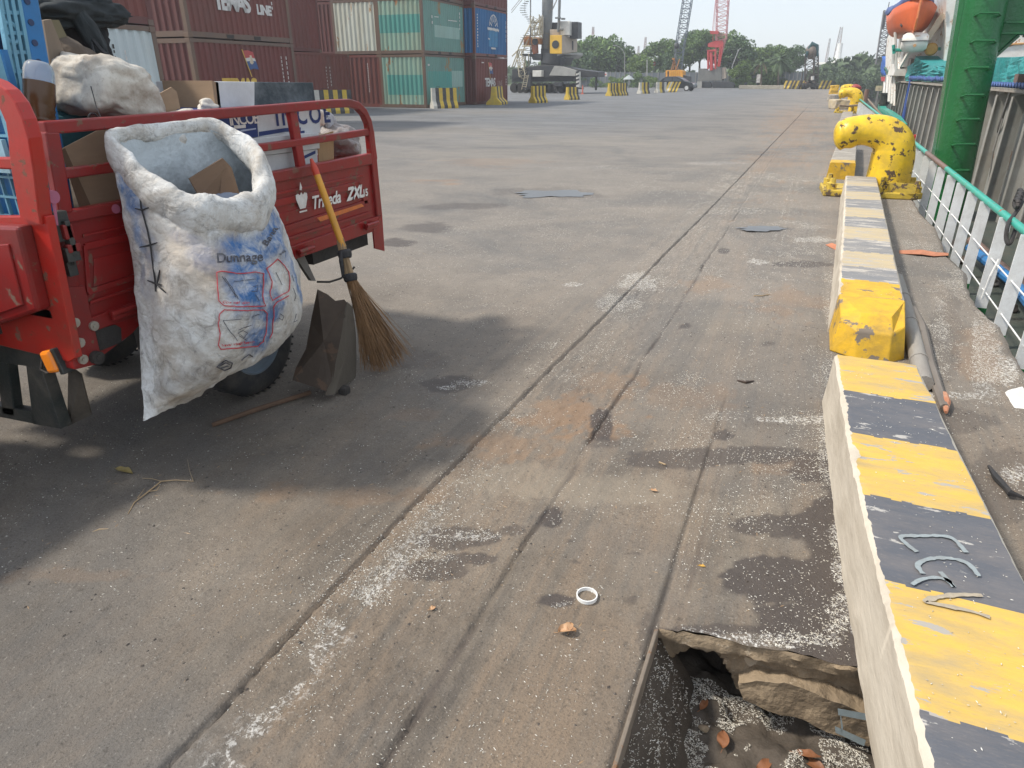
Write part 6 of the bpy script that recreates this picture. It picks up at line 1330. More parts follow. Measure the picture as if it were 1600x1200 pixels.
b.prism([R_(1106,68), R_(1116,64), R_(1129,63), R_(1129,74), R_(1117,74), R_(1106,73)], (0,.9,0)); b.prism([R_(1105,82), R_(1119,80), R_(1119,77), R_(1105,78)], (0,1.2,0)); b.build('mast', redm, rc, world=True)
b = MB(); lattice(b, R_(1120,100,.6), R_(1127,60,.6), .6, 1.15, 4, .05); lattice(b, R_(1127,62,.6), R_(1130,-12,.6), 1.25, 1.45, 10, .055); b.tube([R_(1114,64), R_(1117,20), R_(1120,-12)], .03, 5); b.build('boom', redp, rc, world=True)
b = MB(); b.prism([R_(1109,48,-.3), R_(1123,49,-.3), R_(1122,53,-.3), R_(1110,53,-.3)], (0,1.0,0)); b.tube([R_(1114,53), R_(1114,64)], .05, 5); b.tube([R_(1118,53), R_(1118,64)], .05, 5); b.tube([R_(1113,48), R_(1119,-10)], .03, 4); b.build('hook_block', redm, rc, world=True)
# dark lattice loading tower with a cyclone head
YS = 98.0; T_ = lambda px, py, dy=0: AY(px, py, YS+dy)
tw_ = empty('loading_tower', G(1268,138.5), 0, 'dark mobile lattice tower with a teal covered rounded hopper on top, at the quay end', 'loading tower')
dk = paint('tower dark steel', (.045,.04,.035), (.2,.14,.08), .5, 3)
b = MB(); lattice(b, T_(1264.5,124), T_(1265.5,84), 1.0, 1.0, 5, .08); lattice(b, T_(1274.5,128,.3), T_(1275,84,.3), .55, .5, 8, .08); b.build('lattice_leg', dk, tw_, world=True)
b = MB(); b.lathe([(0,-.9),(.3,-.85),(.6,-.5),(.75,0),(.7,.4),(.4,.75),(0,.85)], T_(1269,80,.3), 'z', 18); b.build('hopper', paint('rusty hopper', (.20,.16,.13), (.06,.05,.05), .6, 3), tw_, world=True, smooth=True)
b = MB(); b.tube([T_(1263,76,-.2), T_(1269,68,-.2), T_(1276,72,-.1), T_(1277.5,88,0)], [.12,.25,.28,.12], 8); b.tube([T_(1262,80,-.2),T_(1259,92,-.2)], [.2,.07], 7); b.build('hood', paint('teal hood', (.02,.10,.11), (.04,.04,.04), .6, 3), tw_, world=True, smooth=True)
b = MB(); rg_ = random.Random(12)
for k in range(22): p = T_(rg_.uniform(1258,1277), rg_.uniform(116,136), rg_.uniform(-.8,1.4)); b.obox(p, (rg_.uniform(.15,.6), rg_.uniform(.2,.7), rg_.uniform(.15,.5)), Matrix.Rotation(rg_.uniform(0,1), 3, 'X'))
b.prism([T_(1256,136,-.4), T_(1276,136,-.4), T_(1276,132,-.4), T_(1256,132,-.4)], (0,1.8,0)); b.tube([T_(1251,136), T_(1254,112)], .06, 5); b.tube([T_(1256,134), T_(1262,110)], .05, 5); b.tube([T_(1276,134),T_(1271,112)], .06, 5); b.build('machine_base', dk, tw_, world=True)
b = MB(); b.tube([T_(1269.5,125,-1), T_(1269.5,119,-1)], .18, 10); b.build('white_tank', cwht, tw_, world=True)
b = MB(); b.prism([T_(1258,128,-.9), T_(1264,127,-.9), T_(1263,131,-.9), T_(1258,130,-.9)], (0,.3,0)); b.build('control_box', paint('salmon box', (.42,.22,.14)), tw_, world=True)
for px in (1254,1259,1272,1277):
    c = T_(px, 137, -.6); c.z = .36; b = MB(); b.tube([c-Vector((.14,0,0)), c+Vector((.14,0,0))], .36, 16); b.build('wheel', tyre, tw_, world=True)
# black car
car = empty('parked_car', (G(1059,142).x, G(1059,142).y, 0), R(-8), 'black hatchback parked side on under the orange crane', 'car')
cbk = paint('car black paint', (.014,.016,.02), (.04,.04,.04), .2, 3, rough=.2, bump=0); cgl = paint('car glass', (.07,.09,.11), rough=.08, bump=0)
b = MB(); pr_ = [(-1.9,.3),(-1.92,.65),(-1.85,.95),(-1.55,1.28),(-1.1,1.43),(-.2,1.44),(.35,1.30),(.95,.98),(1.55,.86),(1.85,.7),(1.9,.45),(1.85,.28)]
for s0, s1, wa in ((-.8,.8,1),): b.prism([(x, -.8, z) for x, z in pr_], (0,1.6,0))
b.build('body', cbk, car, bevel=.09)
for s_ in (-.815,.805):
    b = MB(); b.prism([(-1.45,s_,.98),(-1.3,s_,1.25),(-1.0,s_,1.34),(-.5,s_,1.35),(-.5,s_,.98)], (0,.01,0)); b.prism([(-.42,s_,.98),(-.42,s_,1.35),(-.15,s_,1.34),(.3,s_,1.22),(.65,s_,.98)], (0,.01,0)); b.build('side_window', cgl, car)
for x in (-1.2,1.2):
    for s_ in (-.83,.83):
        b = MB(); b.tube([(x,s_-.09*(1 if s_ > 0 else -1),.31),(x,s_+.005*(1 if s_ > 0 else -1),.31)], .31, 22); wv = b.build('wheel', tyre, car); b = MB(); b.tube([(x,s_,.31),(x,s_+.02*(1 if s_ > 0 else -1),.31)], .2, 16); b.build('rim', paint('alloy', (.6,.6,.6), rough=.3), wv)
b = MB(); b.obox((1.84,-.55,.68),(.12,.35,.12)); b.build('headlight', cwht, car, bevel=.03)

# ================================================================= TREES
bark = paint('tree bark', (.12,.09,.065), (.05,.04,.03), .5, 2, rough=.95, bump=.4)
lvm = [leafmat('leaf green', (.08,.15,.035), (.18,.28,.075)), leafmat('leaf bright green', (.11,.19,.035), (.22,.32,.07)), leafmat('leaf dark green', (.055,.105,.04), (.12,.20,.07)), leafmat('mangrove green', (.065,.11,.05), (.14,.20,.085))]
def crown_mesh(name, seed, Rx, Rz, ncl, nl, ls, m_):
    rg_ = np.random.RandomState(seed); V_ = []; F_ = []
    C = []
    for k in range(ncl):
        d = rg_.randn(3); d /= np.linalg.norm(d); rad = (.35+.65*rg_.rand()**.5); d[2] = d[2]*.9; C.append((d*[Rx,Rx,Rz]*rad, .26+.22*rg_.rand()))
    for c, s in C:
        n = nl; dd = rg_.randn(n, 3); dd /= np.linalg.norm(dd, axis=1)[:, None]; rr_ = s*Rx*(.45+.55*rg_.rand(n)**.4); P_ = c+dd*rr_[:, None]*[1,1,.75]
        for p in P_:
            a = rg_.randn(3); a /= np.linalg.norm(a); b_ = np.cross(a, rg_.randn(3)); b_ /= np.linalg.norm(b_); L = ls*(.6+.8*rg_.rand()); W_ = L*.55; i = len(V_)
            V_ += [tuple(p-a*L), tuple(p+b_*W_), tuple(p+a*L), tuple(p-b_*W_)]; F_.append((i, i+1, i+2, i+3))
    me = bpy.data.meshes.new(name); me.from_pydata(V_, [], F_); me.materials.append(m_); return me
CM = [crown_mesh('crown', s, 3.3, 2.9, 34, 130, .24, lvm[k]) for s, k in ((1,0),(2,1),(3,2),(4,0),(5,2))]
BM_ = [crown_mesh('foliage', s+20, 1.5, 1.0, 12, 100, .12, lvm[k]) for s, k in ((1,1),(2,0),(3,3))]
MM_ = [crown_mesh('foliage', s+40, 3.4, 1.9, 24, 110, .22, lvm[3]) for s in (1,2)]
def tree(x, y, h, cr_, k, label, name='leafy_tree', z0=0):
    r = empty(name, (x, y, z0), 0, label, 'tree', 'trees behind the yard'); sc = cr_/3.0; rg_ = random.Random(int(x*10)+k)
    b = MB(); b.tube([(0,0,0),(.1,0,h*.25),(-.05,.1,h*.5),(.1,0,h*.78)], [.20,.16,.12,.05], 8)
    for i in range(6):
        a = rg_.uniform(0,6.28); z = h*rg_.uniform(.35,.6); b.tube([(0,0,z),(math.cos(a)*cr_*.35,math.sin(a)*cr_*.35,z+h*.15),(math.cos(a)*cr_*.7,math.sin(a)*cr_*.7,z+h*.28)], [.09,.06,.02], 5)
    b.build('trunk', bark, r, smooth=True); c = bpy.data.objects.new('crown', CM[k]); col.objects.link(c); c.parent = r; c.location = (0,0,h-cr_*.78); c.scale = (sc, sc, sc*(h*.62/cr_/1.0)*.95 if False else sc); c.rotation_euler = (0,0,rg_.uniform(0,6)); return r
def tpx(px, pytop, Y, cr_px, k, label, name='leafy_tree'):
    cr_px *= 1.3; pytop -= 8
    p = AY(px, pytop, Y); cr_ = (AY(px+cr_px, 100, Y)-AY(px, 100, Y)).length; tree(p.x, Y, p.z+.1, cr_, k, label, name)
tp = [(896,92,108,20,2,'small dark tree right behind the yellow crane cab'),(921,72,112,24,3,'broad green tree left of the tall curved street lamp'),(948,68,114,26,0,'highest crown of the trees right of the harbour crane'),(966,84,113,18,4,'shorter tree with a drooping crown beside the curved street lamp'),(983,92,116,14,2,'tree in front of the grey gatehouse roof'),(1000,98,110,13,1,'small light tree under the gatehouse roof'),
      (1036,74,113,17,3,'round crowned tree left of the orange crane'),(1052,94,110,12,2,'low tree directly behind the orange crane cab'),(1064,72,114,17,0,'tree behind the grey lattice boom'),(1082,66,116,17,4,'dark tree between the two lattice booms'),(1098,60,113,18,3,'tree behind the hook block of the red crane'),(1115,66,115,16,2,'tree behind the red mast'),(1137,60,114,22,0,'broad tree right of the red crane'),(1155,74,112,17,4,'tree at the leaning white pole'),(1170,84,116,15,2,'dark tree right of the leaning white pole'),
      (1179,88,114,13,1,'bright green tree below the left palm'),(1205,82,116,14,3,'tree between the two palms'),(1231,84,115,12,0,'tree right of the tall palm'),(1247,86,113,13,4,'thin crowned tree left of the dark lattice tower'),(1206,112,106,14,3,'low round tree behind the far ledge'),(1190,104,108,12,2,'dark tree under the left palm'),(1225,104,108,12,4,'dark tree under the right palm'),(1160,108,106,12,1,'light green bushy tree right of the red crane body')]
for px, py, Y, cp, k, lb in tp: tpx(px, py, Y, cp, k, lb)
bx = [(890,128,98,14,2,'shrub beside the crane outrigger'),(935,124,100,14,1,'bright shrub left behind the barrier pair'),(958,122,101,13,0,'shrub behind the barrier pair'),(985,119,101,13,1,'tall bright shrub left of the thin rail'),(1004,114,102,15,1,'roundest bright shrub behind the thin rail'),(1016,121,101,12,0,'shrub right behind the thin rail'),(1030,126,103,10,2,'low shrub left of the black car'),(1150,124,105,14,1,'shrub right of the red crane tracks'),(1168,121,105,14,0,'shrub at the left end of the pale ledge'),(1186,124,106,13,1,'shrub behind the middle of the pale ledge'),(1207,118,108,16,2,'big round grey green shrub behind the pale ledge'),(1232,122,107,14,2,'shrub behind the striped barriers'),(1250,118,108,14,0,'shrub left behind the dark lattice tower'),(1290,126,106,12,2,'low shrub right of the dark lattice tower')]
for px, py, Y, cp, k, lb in bx:
    p = AY(px, py, Y); cr_ = (AY(px+cp, 100, Y)-AY(px, 100, Y)).length; r = empty('shrub', (p.x, Y, 0), 0, lb, 'shrub', 'shrubs along the yard fence'); c = bpy.data.objects.new('foliage', BM_[k]); col.objects.link(c); c.parent = r; s_ = cr_/1.5; hs = (p.z+.2)/2; c.location = (0,0,hs*.9); c.scale = (s_, s_, max(.5, hs)*1.0); c.rotation_euler = (0,0,px)
mg_ = [(1284,108,128,24,0,'mangrove tree just right of the dark lattice tower'),(1304,100,132,24,1,'mangrove tree below the pale warehouse'),(1325,97,135,24,0,'mangrove tree above the far yellow bollard'),(1345,92,136,24,1,'tallest mangrove crown, a round tuft behind it'),(1366,98,134,24,0,'mangrove tree left of the ship'),(1388,100,138,24,1,'mangrove tree partly behind the ship bulwark'),(1312,112,124,22,1,'low front mangrove above the second bollard'),(1340,113,125,24,0,'low front mangrove above the water'),(1368,114,126,24,1,'low front mangrove beside the ship stern')]
for px, py, Y, cp, k, lb in mg_:
    p = AY(px, py, Y); cr_ = (AY(px+cp, 100, Y)-AY(px, 100, Y)).length; r = empty('mangrove_tree', (p.x, Y, 0), 0, lb, 'mangrove', 'mangroves on the far bank'); s_ = cr_/3.4
    c = bpy.data.objects.new('foliage', MM_[k]); col.objects.link(c); c.parent = r; hs = (p.z+2.0)/3.9; c.location = (0,0,p.z-1.9*hs); c.scale = (s_, s_, hs); c.rotation_euler = (0,0,px)
    b = MB(); rg_ = random.Random(px)
    for i in range(7): a = rg_.uniform(0,6.28); b.tube([(math.cos(a)*1.4,math.sin(a)*1.2,-2.4),(math.cos(a)*.5,math.sin(a)*.5,-.6),(math.cos(a)*1.2,math.sin(a)*1.2,p.z-2*hs)], [.05,.08,.04], 5)
    b.build('trunk', bark, r)
p = AY(1347,88,150); tree(p.x, 150, p.z, 1.6, 0, 'small round tree tuft rising alone above the mangroves')
# mud bank under the mangroves
b = MB(); rows = []
for i in range(14):
    Y = 119+i*4.2; rows.append([(x, Y+4*math.sin(x*.13), -2.5+2.0*min(1, i/2.0)*(1)+.2*math.sin(x*.7+i)) for x in np.linspace(-6, 120, 60)])
b.grid(rows); tag(b.build('far_bank', paint('mud bank', (.07,.07,.045), (.03,.03,.02), .5, .5, rough=.95), smooth=True), kind='structure')
# palms
fr_m = leafmat('palm frond green', (.05,.09,.03), (.10,.15,.06)); frb_m = leafmat('dry frond', (.2,.15,.08), (.3,.22,.12))
def palm(px, py, Y, s, label):
    p = AY(px, py, Y); r = empty('palm_tree', (p.x, Y, 0), 0, label, 'palm tree', 'coconut palms behind the yard'); h = p.z-.5*s; b = MB(); b.tube([(.3,0,0),(.15,0,h*.5),(0,0,h)], [.17,.12,.10], 8); b.build('trunk', bark, r, smooth=True); rg_ = random.Random(px)
    for i in range(17):
        a = i*2.4+rg_.uniform(-.2,.2); el = rg_.uniform(-.5,1.25); L = s*rg_.uniform(.85,1.1); b = MB(); pts = []
        for k in range(8): t = k/7; rr_ = L*t*math.cos(el)*(1-.15*t); z = h+L*t*math.sin(el)-L*.55*t*t; pts.append(Vector((math.cos(a)*rr_, math.sin(a)*rr_, z)))
        b.tube(pts, [.04]*7+[.01], 4); sd_ = Vector((-math.sin(a), math.cos(a), 0))
        for k in range(26):
            t = .12+.86*k/26; q_ = cr(pts, t*7); q2 = cr(pts, min(7, t*7+.25)); tl = L*.30*math.sin(math.pi*(.15+.8*t)); dr = Vector((0,0,-tl*.55))
            for sg in (-1, 1): b.add([q_, q2, q2+sd_*sg*tl*.9+dr+(q2-q_)*1.5], [(0,1,2)])
        b.build('frond', frb_m if el < -.35 else fr_m, r, fixn=False)
palm(1220,79,103,2.1,'taller coconut palm with spreading fronds against the sky'); palm(1192,86,102,1.5,'shorter coconut palm with drooping dry fronds left of the tall one')
# lamp posts, masts, buildings, fence
b = MB(); P_ = [AY(px, py, 100) for px, py in [(975.5,138),(976,100),(976,85),(973,78),(967,73),(962,71)]]; b.tube(P_, [.07,.06,.05,.045,.04,.04], 6); lp = b.build('street_lamp', gal); tag(lp, 'tall curved street lamp left of the trees at the fence', 'street lamp')
b = MB(); b.obox(AY(961,71,100), (.5,.2,.1)); b.build('lamp_head', gal, lp)
b = MB(); b.tube([AY(1143,106,104), AY(1154,78,104)], .06, 6); b.tube([AY(1152,79,104), AY(1158,75,104)], .04, 5); tag(b.build('leaning_pole', cwht), 'leaning white pole with a forked top among the trees right of the red crane', 'pole')
b = MB(); b.tube([AY(1011,138,105), AY(1011,93,105)], .06, 6); tag(b.build('street_pole', paint('pale pole', (.45,.45,.42))), 'straight pale pole beside the red white sign', 'pole')
antm = paint('antenna steel', (.42,.42,.42), (.6,.2,.15), .5, .3)
for px, pt, Y, w_, lb in ((927,42,230,.8,'faint lattice antenna mast above the trees right of the harbour crane'),(1009,58,260,.8,'faint lattice antenna mast left of the orange crane boom'),(1315,42,240,1.2,'red and white lattice antenna mast above the pale warehouse roof'),(1297,60,300,.7,'thinnest faint antenna mast left of the warehouse mast'),(998,72,250,.6,'short faint antenna mast above the gatehouse')):
    p = AY(px, pt, Y); b = MB(); lattice(b, (p.x, Y, 0), (p.x, Y, p.z), w_*1.6, w_*.5, 12, .13); tag(b.build('antenna_mast', antm), lb, 'antenna mast')
b = MB(); p = AY(1311,80,200); q_ = AY(1308,100,200); b.lathe([(1.5,0),(1.2,p.z*.6),(.7,p.z*.85),(.6,p.z*1.25),(0,p.z*1.25)], (p.x,200,0), 'z', 14); tag(b.build('white_silo', paint('pale white', (.8,.8,.78)), smooth=True), 'pale white tapering silo below the antenna mast', 'silo')
def shed(px0, px1, pyr, pye, Y, D_, mw_, mr_, label):
    a = AY(px0, pye, Y); c = AY(px1, pye, Y); rz_ = AY((px0+px1)/2, pyr, Y).z; r = empty('warehouse', (a.x, Y, 0), 0, label, 'warehouse'); b = MB(); b.box((0,0,0), (c.x-a.x, D_, a.z)); b.build('wall', mw_, r); b = MB(); w_ = c.x-a.x; b.add([(-.5,-.5,a.z+.02),(w_+.5,-.5,a.z+.02),(w_+.5,D_+.5,a.z+.02),(-.5,D_+.5,a.z+.02),(-.5,D_/2,rz_),(w_+.5,D_/2,rz_)], [(0,1,5,4),(2,3,4,5),(0,4,3),(1,2,5),(0,3,2,1)]); b.build('roof', mr_, r)
    b = MB()
    for k in range(8): x = w_*(k+.5)/8; b.box((x-.5,-.03,a.z*.35), (x+.5,-.001,a.z*.7))
    b.build('window_band', cgd, r)
shed(1278,1345,96,101,185,14,paint('shed wall grey', (.35,.36,.36)),paint('shed roof pale', (.62,.60,.52)),'pale roofed warehouse above the mangroves'); shed(1318,1400,91,96,210,14,paint('shed wall blue', (.2,.25,.3)),paint('shed roof pale', (.62,.60,.52)),'long cream roofed warehouse behind the ship bulwark')
shed(1150,1180,96,99,190,10,paint('shed wall grey', (.35,.36,.36)),paint('shed roof dark', (.2,.22,.24)),'dark roofed shed low behind the palms')
# gatehouse with pyramid roof and red signs
gh = empty('gatehouse', (AY(998,100,125).x, 125, 0), 0, 'small tower house with a pointed grey roof above the trees', 'gatehouse'); zt_ = AY(998,88,125).z; b = MB(); b.box((-1.0,-1,0),(1.0,1,zt_)); b.build('wall', paint('plaster', (.45,.42,.36)), gh)
b = MB(); b.add([(-1.7,-1.7,zt_),(1.7,-1.7,zt_),(1.7,1.7,zt_),(-1.7,1.7,zt_),(0,0,AY(998,82,125).z)], [(0,1,4),(1,2,4),(2,3,4),(3,0,4),(3,2,1,0)]); b.build('roof', paint('grey tile roof', (.22,.22,.21), (.3,.2,.15), .4, 2), gh)
def board(px0, py0, px1, py1, Y, mats, lb, name='sign_board'):
    a = AY(px0, py0, Y); c = AY(px1, py1, Y); r = empty(name, (a.x, Y, 0), 0, lb, 'sign'); b = MB(); b.box((0,-.03,c.z), (c.x-a.x,.03,a.z)); b.build('panel', mats[0], r); b = MB(); m_ = (a.z+c.z)/2; h_ = (a.z-c.z)*.16; b.box((.1,-.04,m_-h_), (c.x-a.x-.1,-.031,m_+h_)); b.build('stripe', mats[1], r); b = MB(); b.box(((c.x-a.x)/2-.04,-.02,0), ((c.x-a.x)/2+.04,.02,c.z)); b.build('post', gal, r)
sred = paint('sign red', (.55,.06,.06))
board(944,113,948.5,119.5,103,[cwht,sred],'small white and red sign on the fence right of the harbour crane'); board(1019,96.5,1024,102.5,112,[sred,cwht],'red sign board above the shrubs left of the orange crane'); board(1008,94,1017,97,118,[sred,cwht],'flat red canopy sign beside the pale pole'); board(1369,134,1377.5,142,40,[paint('cream board', (.55,.48,.32)),paint('cream board 2', (.5,.44,.3))],'plain cream board on a post by the ship stern')
# umbrella hut
b = MB(); p = G(981,143); b.lathe([(.62,1.15),(.3,1.4),(0,1.58)], p, 'z', 12); b.tube([p, p+Vector((0,0,1.2))], .04, 6); tag(b.build('shade_umbrella', paint('umbrella white', (.36,.40,.40))), 'faded white shade umbrella behind the barriers', 'umbrella')
# fence
fm = paint('fence grey', (.13,.15,.17), (.2,.2,.18), .5, .6)
for i, (a, c) in enumerate((((880,113),(1000,113)),((1000,114),(1160,112)),((1160,112),(1260,113)))):
    b = MB(); A_ = AY(*a, 107); B_ = AY(*c, 107); n_ = 16
    b.prism([Vector((A_.x,107,.1)), Vector((B_.x,107,.1)), Vector((B_.x,107,B_.z)), Vector((A_.x,107,A_.z))], (0,.08,0)); fo = b.build('fence', fm); tag(fo, ['grey blue boundary fence right of the harbour crane','grey blue boundary fence behind the two crawler cranes','grey blue boundary fence behind the palms'][i], 'fence')
    b = MB()
    for k in range(n_+1): x = A_.x+(B_.x-A_.x)*k/n_; b.box((x-.06,106.93,0),(x+.06,106.998,A_.z+.1))
    b.build('fence_posts', gal, fo)
tag(lump('white_statue', AY(1185.5,123,104)-Vector((0,0,.5)), (.5,.5,1.0), 0, 'small white and orange figure like post among the shrubs left of the ledge', cwht, 3), cat='post')
# distant tree line as one mass
far = MB(); rg_ = np.random.RandomState(8); V_ = []; F_ = []
for k in range(9000):
    x = -70+rg_.rand()*150; y = 128+rg_.rand()*22; z = rg_.rand()**1.2*(3.2+1.2*math.sin(x*.11)+.8*math.sin(x*.37)); p = np.array([x, y, z]); a = rg_.randn(3); a /= np.linalg.norm(a); b_ = np.cross(a, rg_.randn(3)); b_ /= np.linalg.norm(b_); i = len(V_); L = .7
    V_ += [tuple(p-a*L), tuple(p+b_*L*.6), tuple(p+a*L), tuple(p-b_*L*.6)]; F_.append((i,i+1,i+2,i+3))
me = bpy.data.meshes.new('far_wood'); me.from_pydata(V_, [], F_); me.materials.append(lvm[3]); o = bpy.data.objects.new('far_wood', me); col.objects.link(o); tag(o, 'distant hazy belt of trees behind the yard', 'wood', kind='stuff')
# ================================================================= SHIP
XR = 1.55; ZD = -.42
swh = paint('ship white paint', (.74,.73,.69), (.40,.28,.16), .45, 2, chip=(.42,.22,.10), ca=.05, cs=3, rough=.5); swh2 = paint('ship rail white', (.84,.85,.84), (.35,.28,.22), .35, 6, rough=.5, grit=.15)
sgr = paint('ship green paint', (.013,.13,.037), (.02,.08,.03), .35, 3, rough=.24, bump=.35, bs=22, bdist=.03); steal = paint('ship teal paint', (.03,.36,.28), (.1,.2,.16), .35, 8, chip=(.25,.15,.11), ca=.06, cs=7, rough=.4); sdk = paint('ship deck green', (.045,.06,.05), (.12,.10,.08), .6, 4, rough=.8, bump=.3, grit=.3)
sgy = paint('ship grey coaming', (.30,.305,.29), (.17,.14,.11), .5, 2.5, chip=(.20,.13,.09), ca=.08, cs=4, rough=.6, stretch=(1,1,.5)); sgyd = paint('ship dark grey', (.17,.165,.155), (.1,.08,.06), .5, 3); brn = paint('worn brown pipe', (.20,.125,.10), (.1,.06,.05), .5, 8)
ship = empty('cargo_ship', (3.0, 14.0, ZD), 0, 'cargo ship moored along the quay, with a white railing and grey hold wall', 'ship')
b = MB(); b.box((XR-.02,-3,ZD-.02),(13,46,ZD)); b.build('deck', sdk, ship, world=True)
b = MB(); b.grid([[(XR-.03+max(0,Y-34)**1.6*.03, Y, ZD+.03),(XR-.03+max(0,Y-34)**1.6*.03, Y, ZD-.25),(XR+.05+max(0,Y-34)**1.6*.04, Y, -2.6)] for Y in np.linspace(-3, 48, 60)]); b.build('hull', paint('hull dark green', (.01,.06,.03), (.08,.04,.02), .5, 1), ship, world=True)
xs_ = [1449,1456,1463,1475,1490.5,1505.7,1523,1542.5,1573]; ys_ = [AX(px, 240+(px-1463)*.9, XR).y for px in xs_]
step = (ys_[2]-ys_[-1])/6
ysT = [ys_[-1]-step*k for k in range(1, 14)]+ys_[2:][::-1]+[ys_[2]+step*k for k in range(1, 34)]
zT = lambda y: .462+.0035*max(0, y-6)
sb = MB(); w_ = .095; sb.prism([(-w_/2,0,0),(w_/2,0,0),(w_/2,0,.84),(-w_/2,0,.84)], (0,.012,0)); st0 = None
fb = MB(); fb.prism([(-w_*.53,-.004,-.04),(w_*.53,-.004,-.04),(w_*.53,-.004,.07),(-w_*.53,-.004,.07)], (0,.02,0)); ft0 = None
for y in ysT:
    if st0 is None: st0 = sb.build('stanchion', swh2, ship); s_ = st0; ft0 = fb.build('stanchion_foot', sgr, st0)
    else:
        s_ = st0.copy(); col.objects.link(s_); f_ = ft0.copy(); col.objects.link(f_); f_.parent = s_
    s_.location = (XR-3.0-.0, y-14.0, .04); s_.rotation_euler = (0, R(0), 0)
b = MB(); Yb0, Yb1 = AX(1480,260,XR).y, AX(1448,240,XR).y
def pipe(y0, y1, m_, r_=.031):
    b = MB(); n_ = max(2, int((y1-y0)/1.5)); b.tube([(XR+.005, y0+(y1-y0)*k/n_, zT(y0+(y1-y0)*k/n_)) for k in range(n_+1)], r_, 14, caps=False); b.build('rail_pipe', m_, ship, world=True, smooth=True)
pipe(-2, Yb0, steal); pipe(Yb0, Yb1, brn, .0312); pipe(Yb1, 36, steal)
for z in (.10, -.16):
    b = MB(); b.tube([(XR-.02, -2, z), (XR-.02, 36, z+.08)], .006, 6); b.build('rail_rod', swh2, ship, world=True)
b = MB(); p0 = AX(1566,405,XR); b.tube([p0+Vector((-.02,0,0)), p0+Vector((-.05,-.02,-.14)), p0+Vector((-.06,.0,-.34))], .010, 6); b.build('bent_rod', swh2, ship, world=True)
# hold coaming
XW = 2.8; zW = 1.335
b = MB(); b.box((XW, 4.0, ZD), (XW+.03, 34.0, zW-.02)); b.build('hold_wall', sgy, ship, world=True)
b = MB(); b.box((XW-.20, 4.0, zW-.045), (XW+.06, 34.0, zW)); b.build('coaming_flange', paint('coaming top', (.34,.31,.27), (.18,.12,.08), .6, 3, rough=.7), ship, world=True)
sfm = None
yy = 5.2; k = 0
while yy < 34:
    if sfm is None:
        q_ = MB(); q_.prism([(0,0,0),(-.17,0,0),(-.17,0,1.65),(0,0,1.70)], (0,.02,0)); q_.prism([(-.17,-.04,0),(-.17,.06,0),(-.17,.06,1.65),(-.17,-.04,1.65)], (-.012,0,0)); sfm = q_.build('stiffener', paint('stiffener grey', (.36,.35,.32), (.2,.15,.1), .5, 3, rough=.6), ship); s_ = sfm
    else: s_ = sfm.copy(); col.objects.link(s_)
    s_.location = (XW-3.0, yy-14.0, .003); yy += 1.12; k += 1
for y in (6.3, 8.8, 10.6, 13.4):
    b = MB(); b.prism([(XW-.16, y, zW-.05), (XW-.02, y+.9, .55), (XW-.02, y+.98, .55), (XW-.16, y+.1, zW-.05)], (.02,0,0)); b.tube([(XW-.02,y+.3,ZD+.1),(XW-.10,y+.35,.4),(XW-.06,y+.5,1.0),(XW-.03,y+.55,1.2)], .012, 5); b.build('bracket', sgyd, ship, world=True)
# wall fittings
for px, py in ((1440,215),(1452,218),(1466,222),(1428,214),(1585,292),(1576,188)):
    p = AX(px, py, XW-.03); b = MB(); b.tube([p+Vector((-.02, math.cos(a)*.09, math.sin(a)*.09)) for a in np.linspace(.6, 5.7, 16)], .014, 6); b.build('wall_ring', sgyd, ship, world=True)
b = MB(); p = AX(1462,185,XW-.02); b.tube([p+Vector((0,-.1,.35)), p+Vector((-.03,.05,.1)), p+Vector((-.03,.12,-.2)), p+Vector((0,.0,-.25)), p+Vector((0,-.1,-.12))], .02, 6); b.build('wall_hook', sgyd, ship, world=True)
b = MB(); p = AX(1430,216,XW-.1); b.obox(p, (.12,.12,.2)); b.build('red_box', paint('red fitting', (.6,.03,.02)), ship, world=True, bevel=.02)
b = MB(); p = AX(1418,150,XW-.19); b.tube([p+Vector((0,0,.5)), p, p-Vector((0,.3,1.2))], .05, 6); b.build('blue_hose', paint('blue cloth', (.03,.08,.30)), ship, world=True)
# green mast
YM = 12.0; M = lambda px, py, dy=0: AY(px, py, YM+dy)
mt = empty('ship_mast', (M(1488,300).x, YM, ZD), 0, 'thick glossy green steel mast post with staple rungs and a gusset arm, on the ship', 'mast')
def ext(pa, pb, t): return pa+(pb-pa)*t
c0, c1 = M(1486,281), M(1541,0)
b = MB(); lo = ext(c0, c1, -.85); hi = ext(c0, c1, 2.2); b.tube([lo.lerp(hi, k/12) for k in range(13)], .255, 28); b.build('post', sgr, mt, world=True, smooth=True)
e0_, e1_ = M(1455,281), M(1500,0); i0_, i1_ = M(1490,281), M(1530,0)
b = MB(); lo0, hi0, lo1, hi1 = ext(e0_,e1_,-.85), ext(e0_,e1_,2.2), ext(i0_,i1_,-.85), ext(i0_,i1_,2.2)
for sgn in (1,): b.prism([lo0, lo1, hi1, hi0], (0,.42,0))
b.build('side_column', sgr, mt, world=True, bevel=.05)
b = MB(); b.prism([ext(M(1474,281,-.01), M(1517,0,-.01), -.8), ext(M(1477,281,-.01), M(1520,0,-.01), -.8), ext(M(1477,281,-.01), M(1520,0,-.01), 2.1), ext(M(1474,281,-.01), M(1517,0,-.01), 2.1)], (0,-.02,0)); b.build('weld_seam', paint('green streaked white', (.07,.22,.10), (.3,.35,.3), .5, 8, rough=.3), mt, world=True)
b = MB(); b.prism([M(1553,-60,.05), M(1700,-60,.05), M(1700,50,.05), M(1592,53,.05), M(1545,96,.05), M(1536,96,.05)], (0,.30,0)); gs = b.build('gusset_arm', sgr, mt, world=True, bevel=.02)
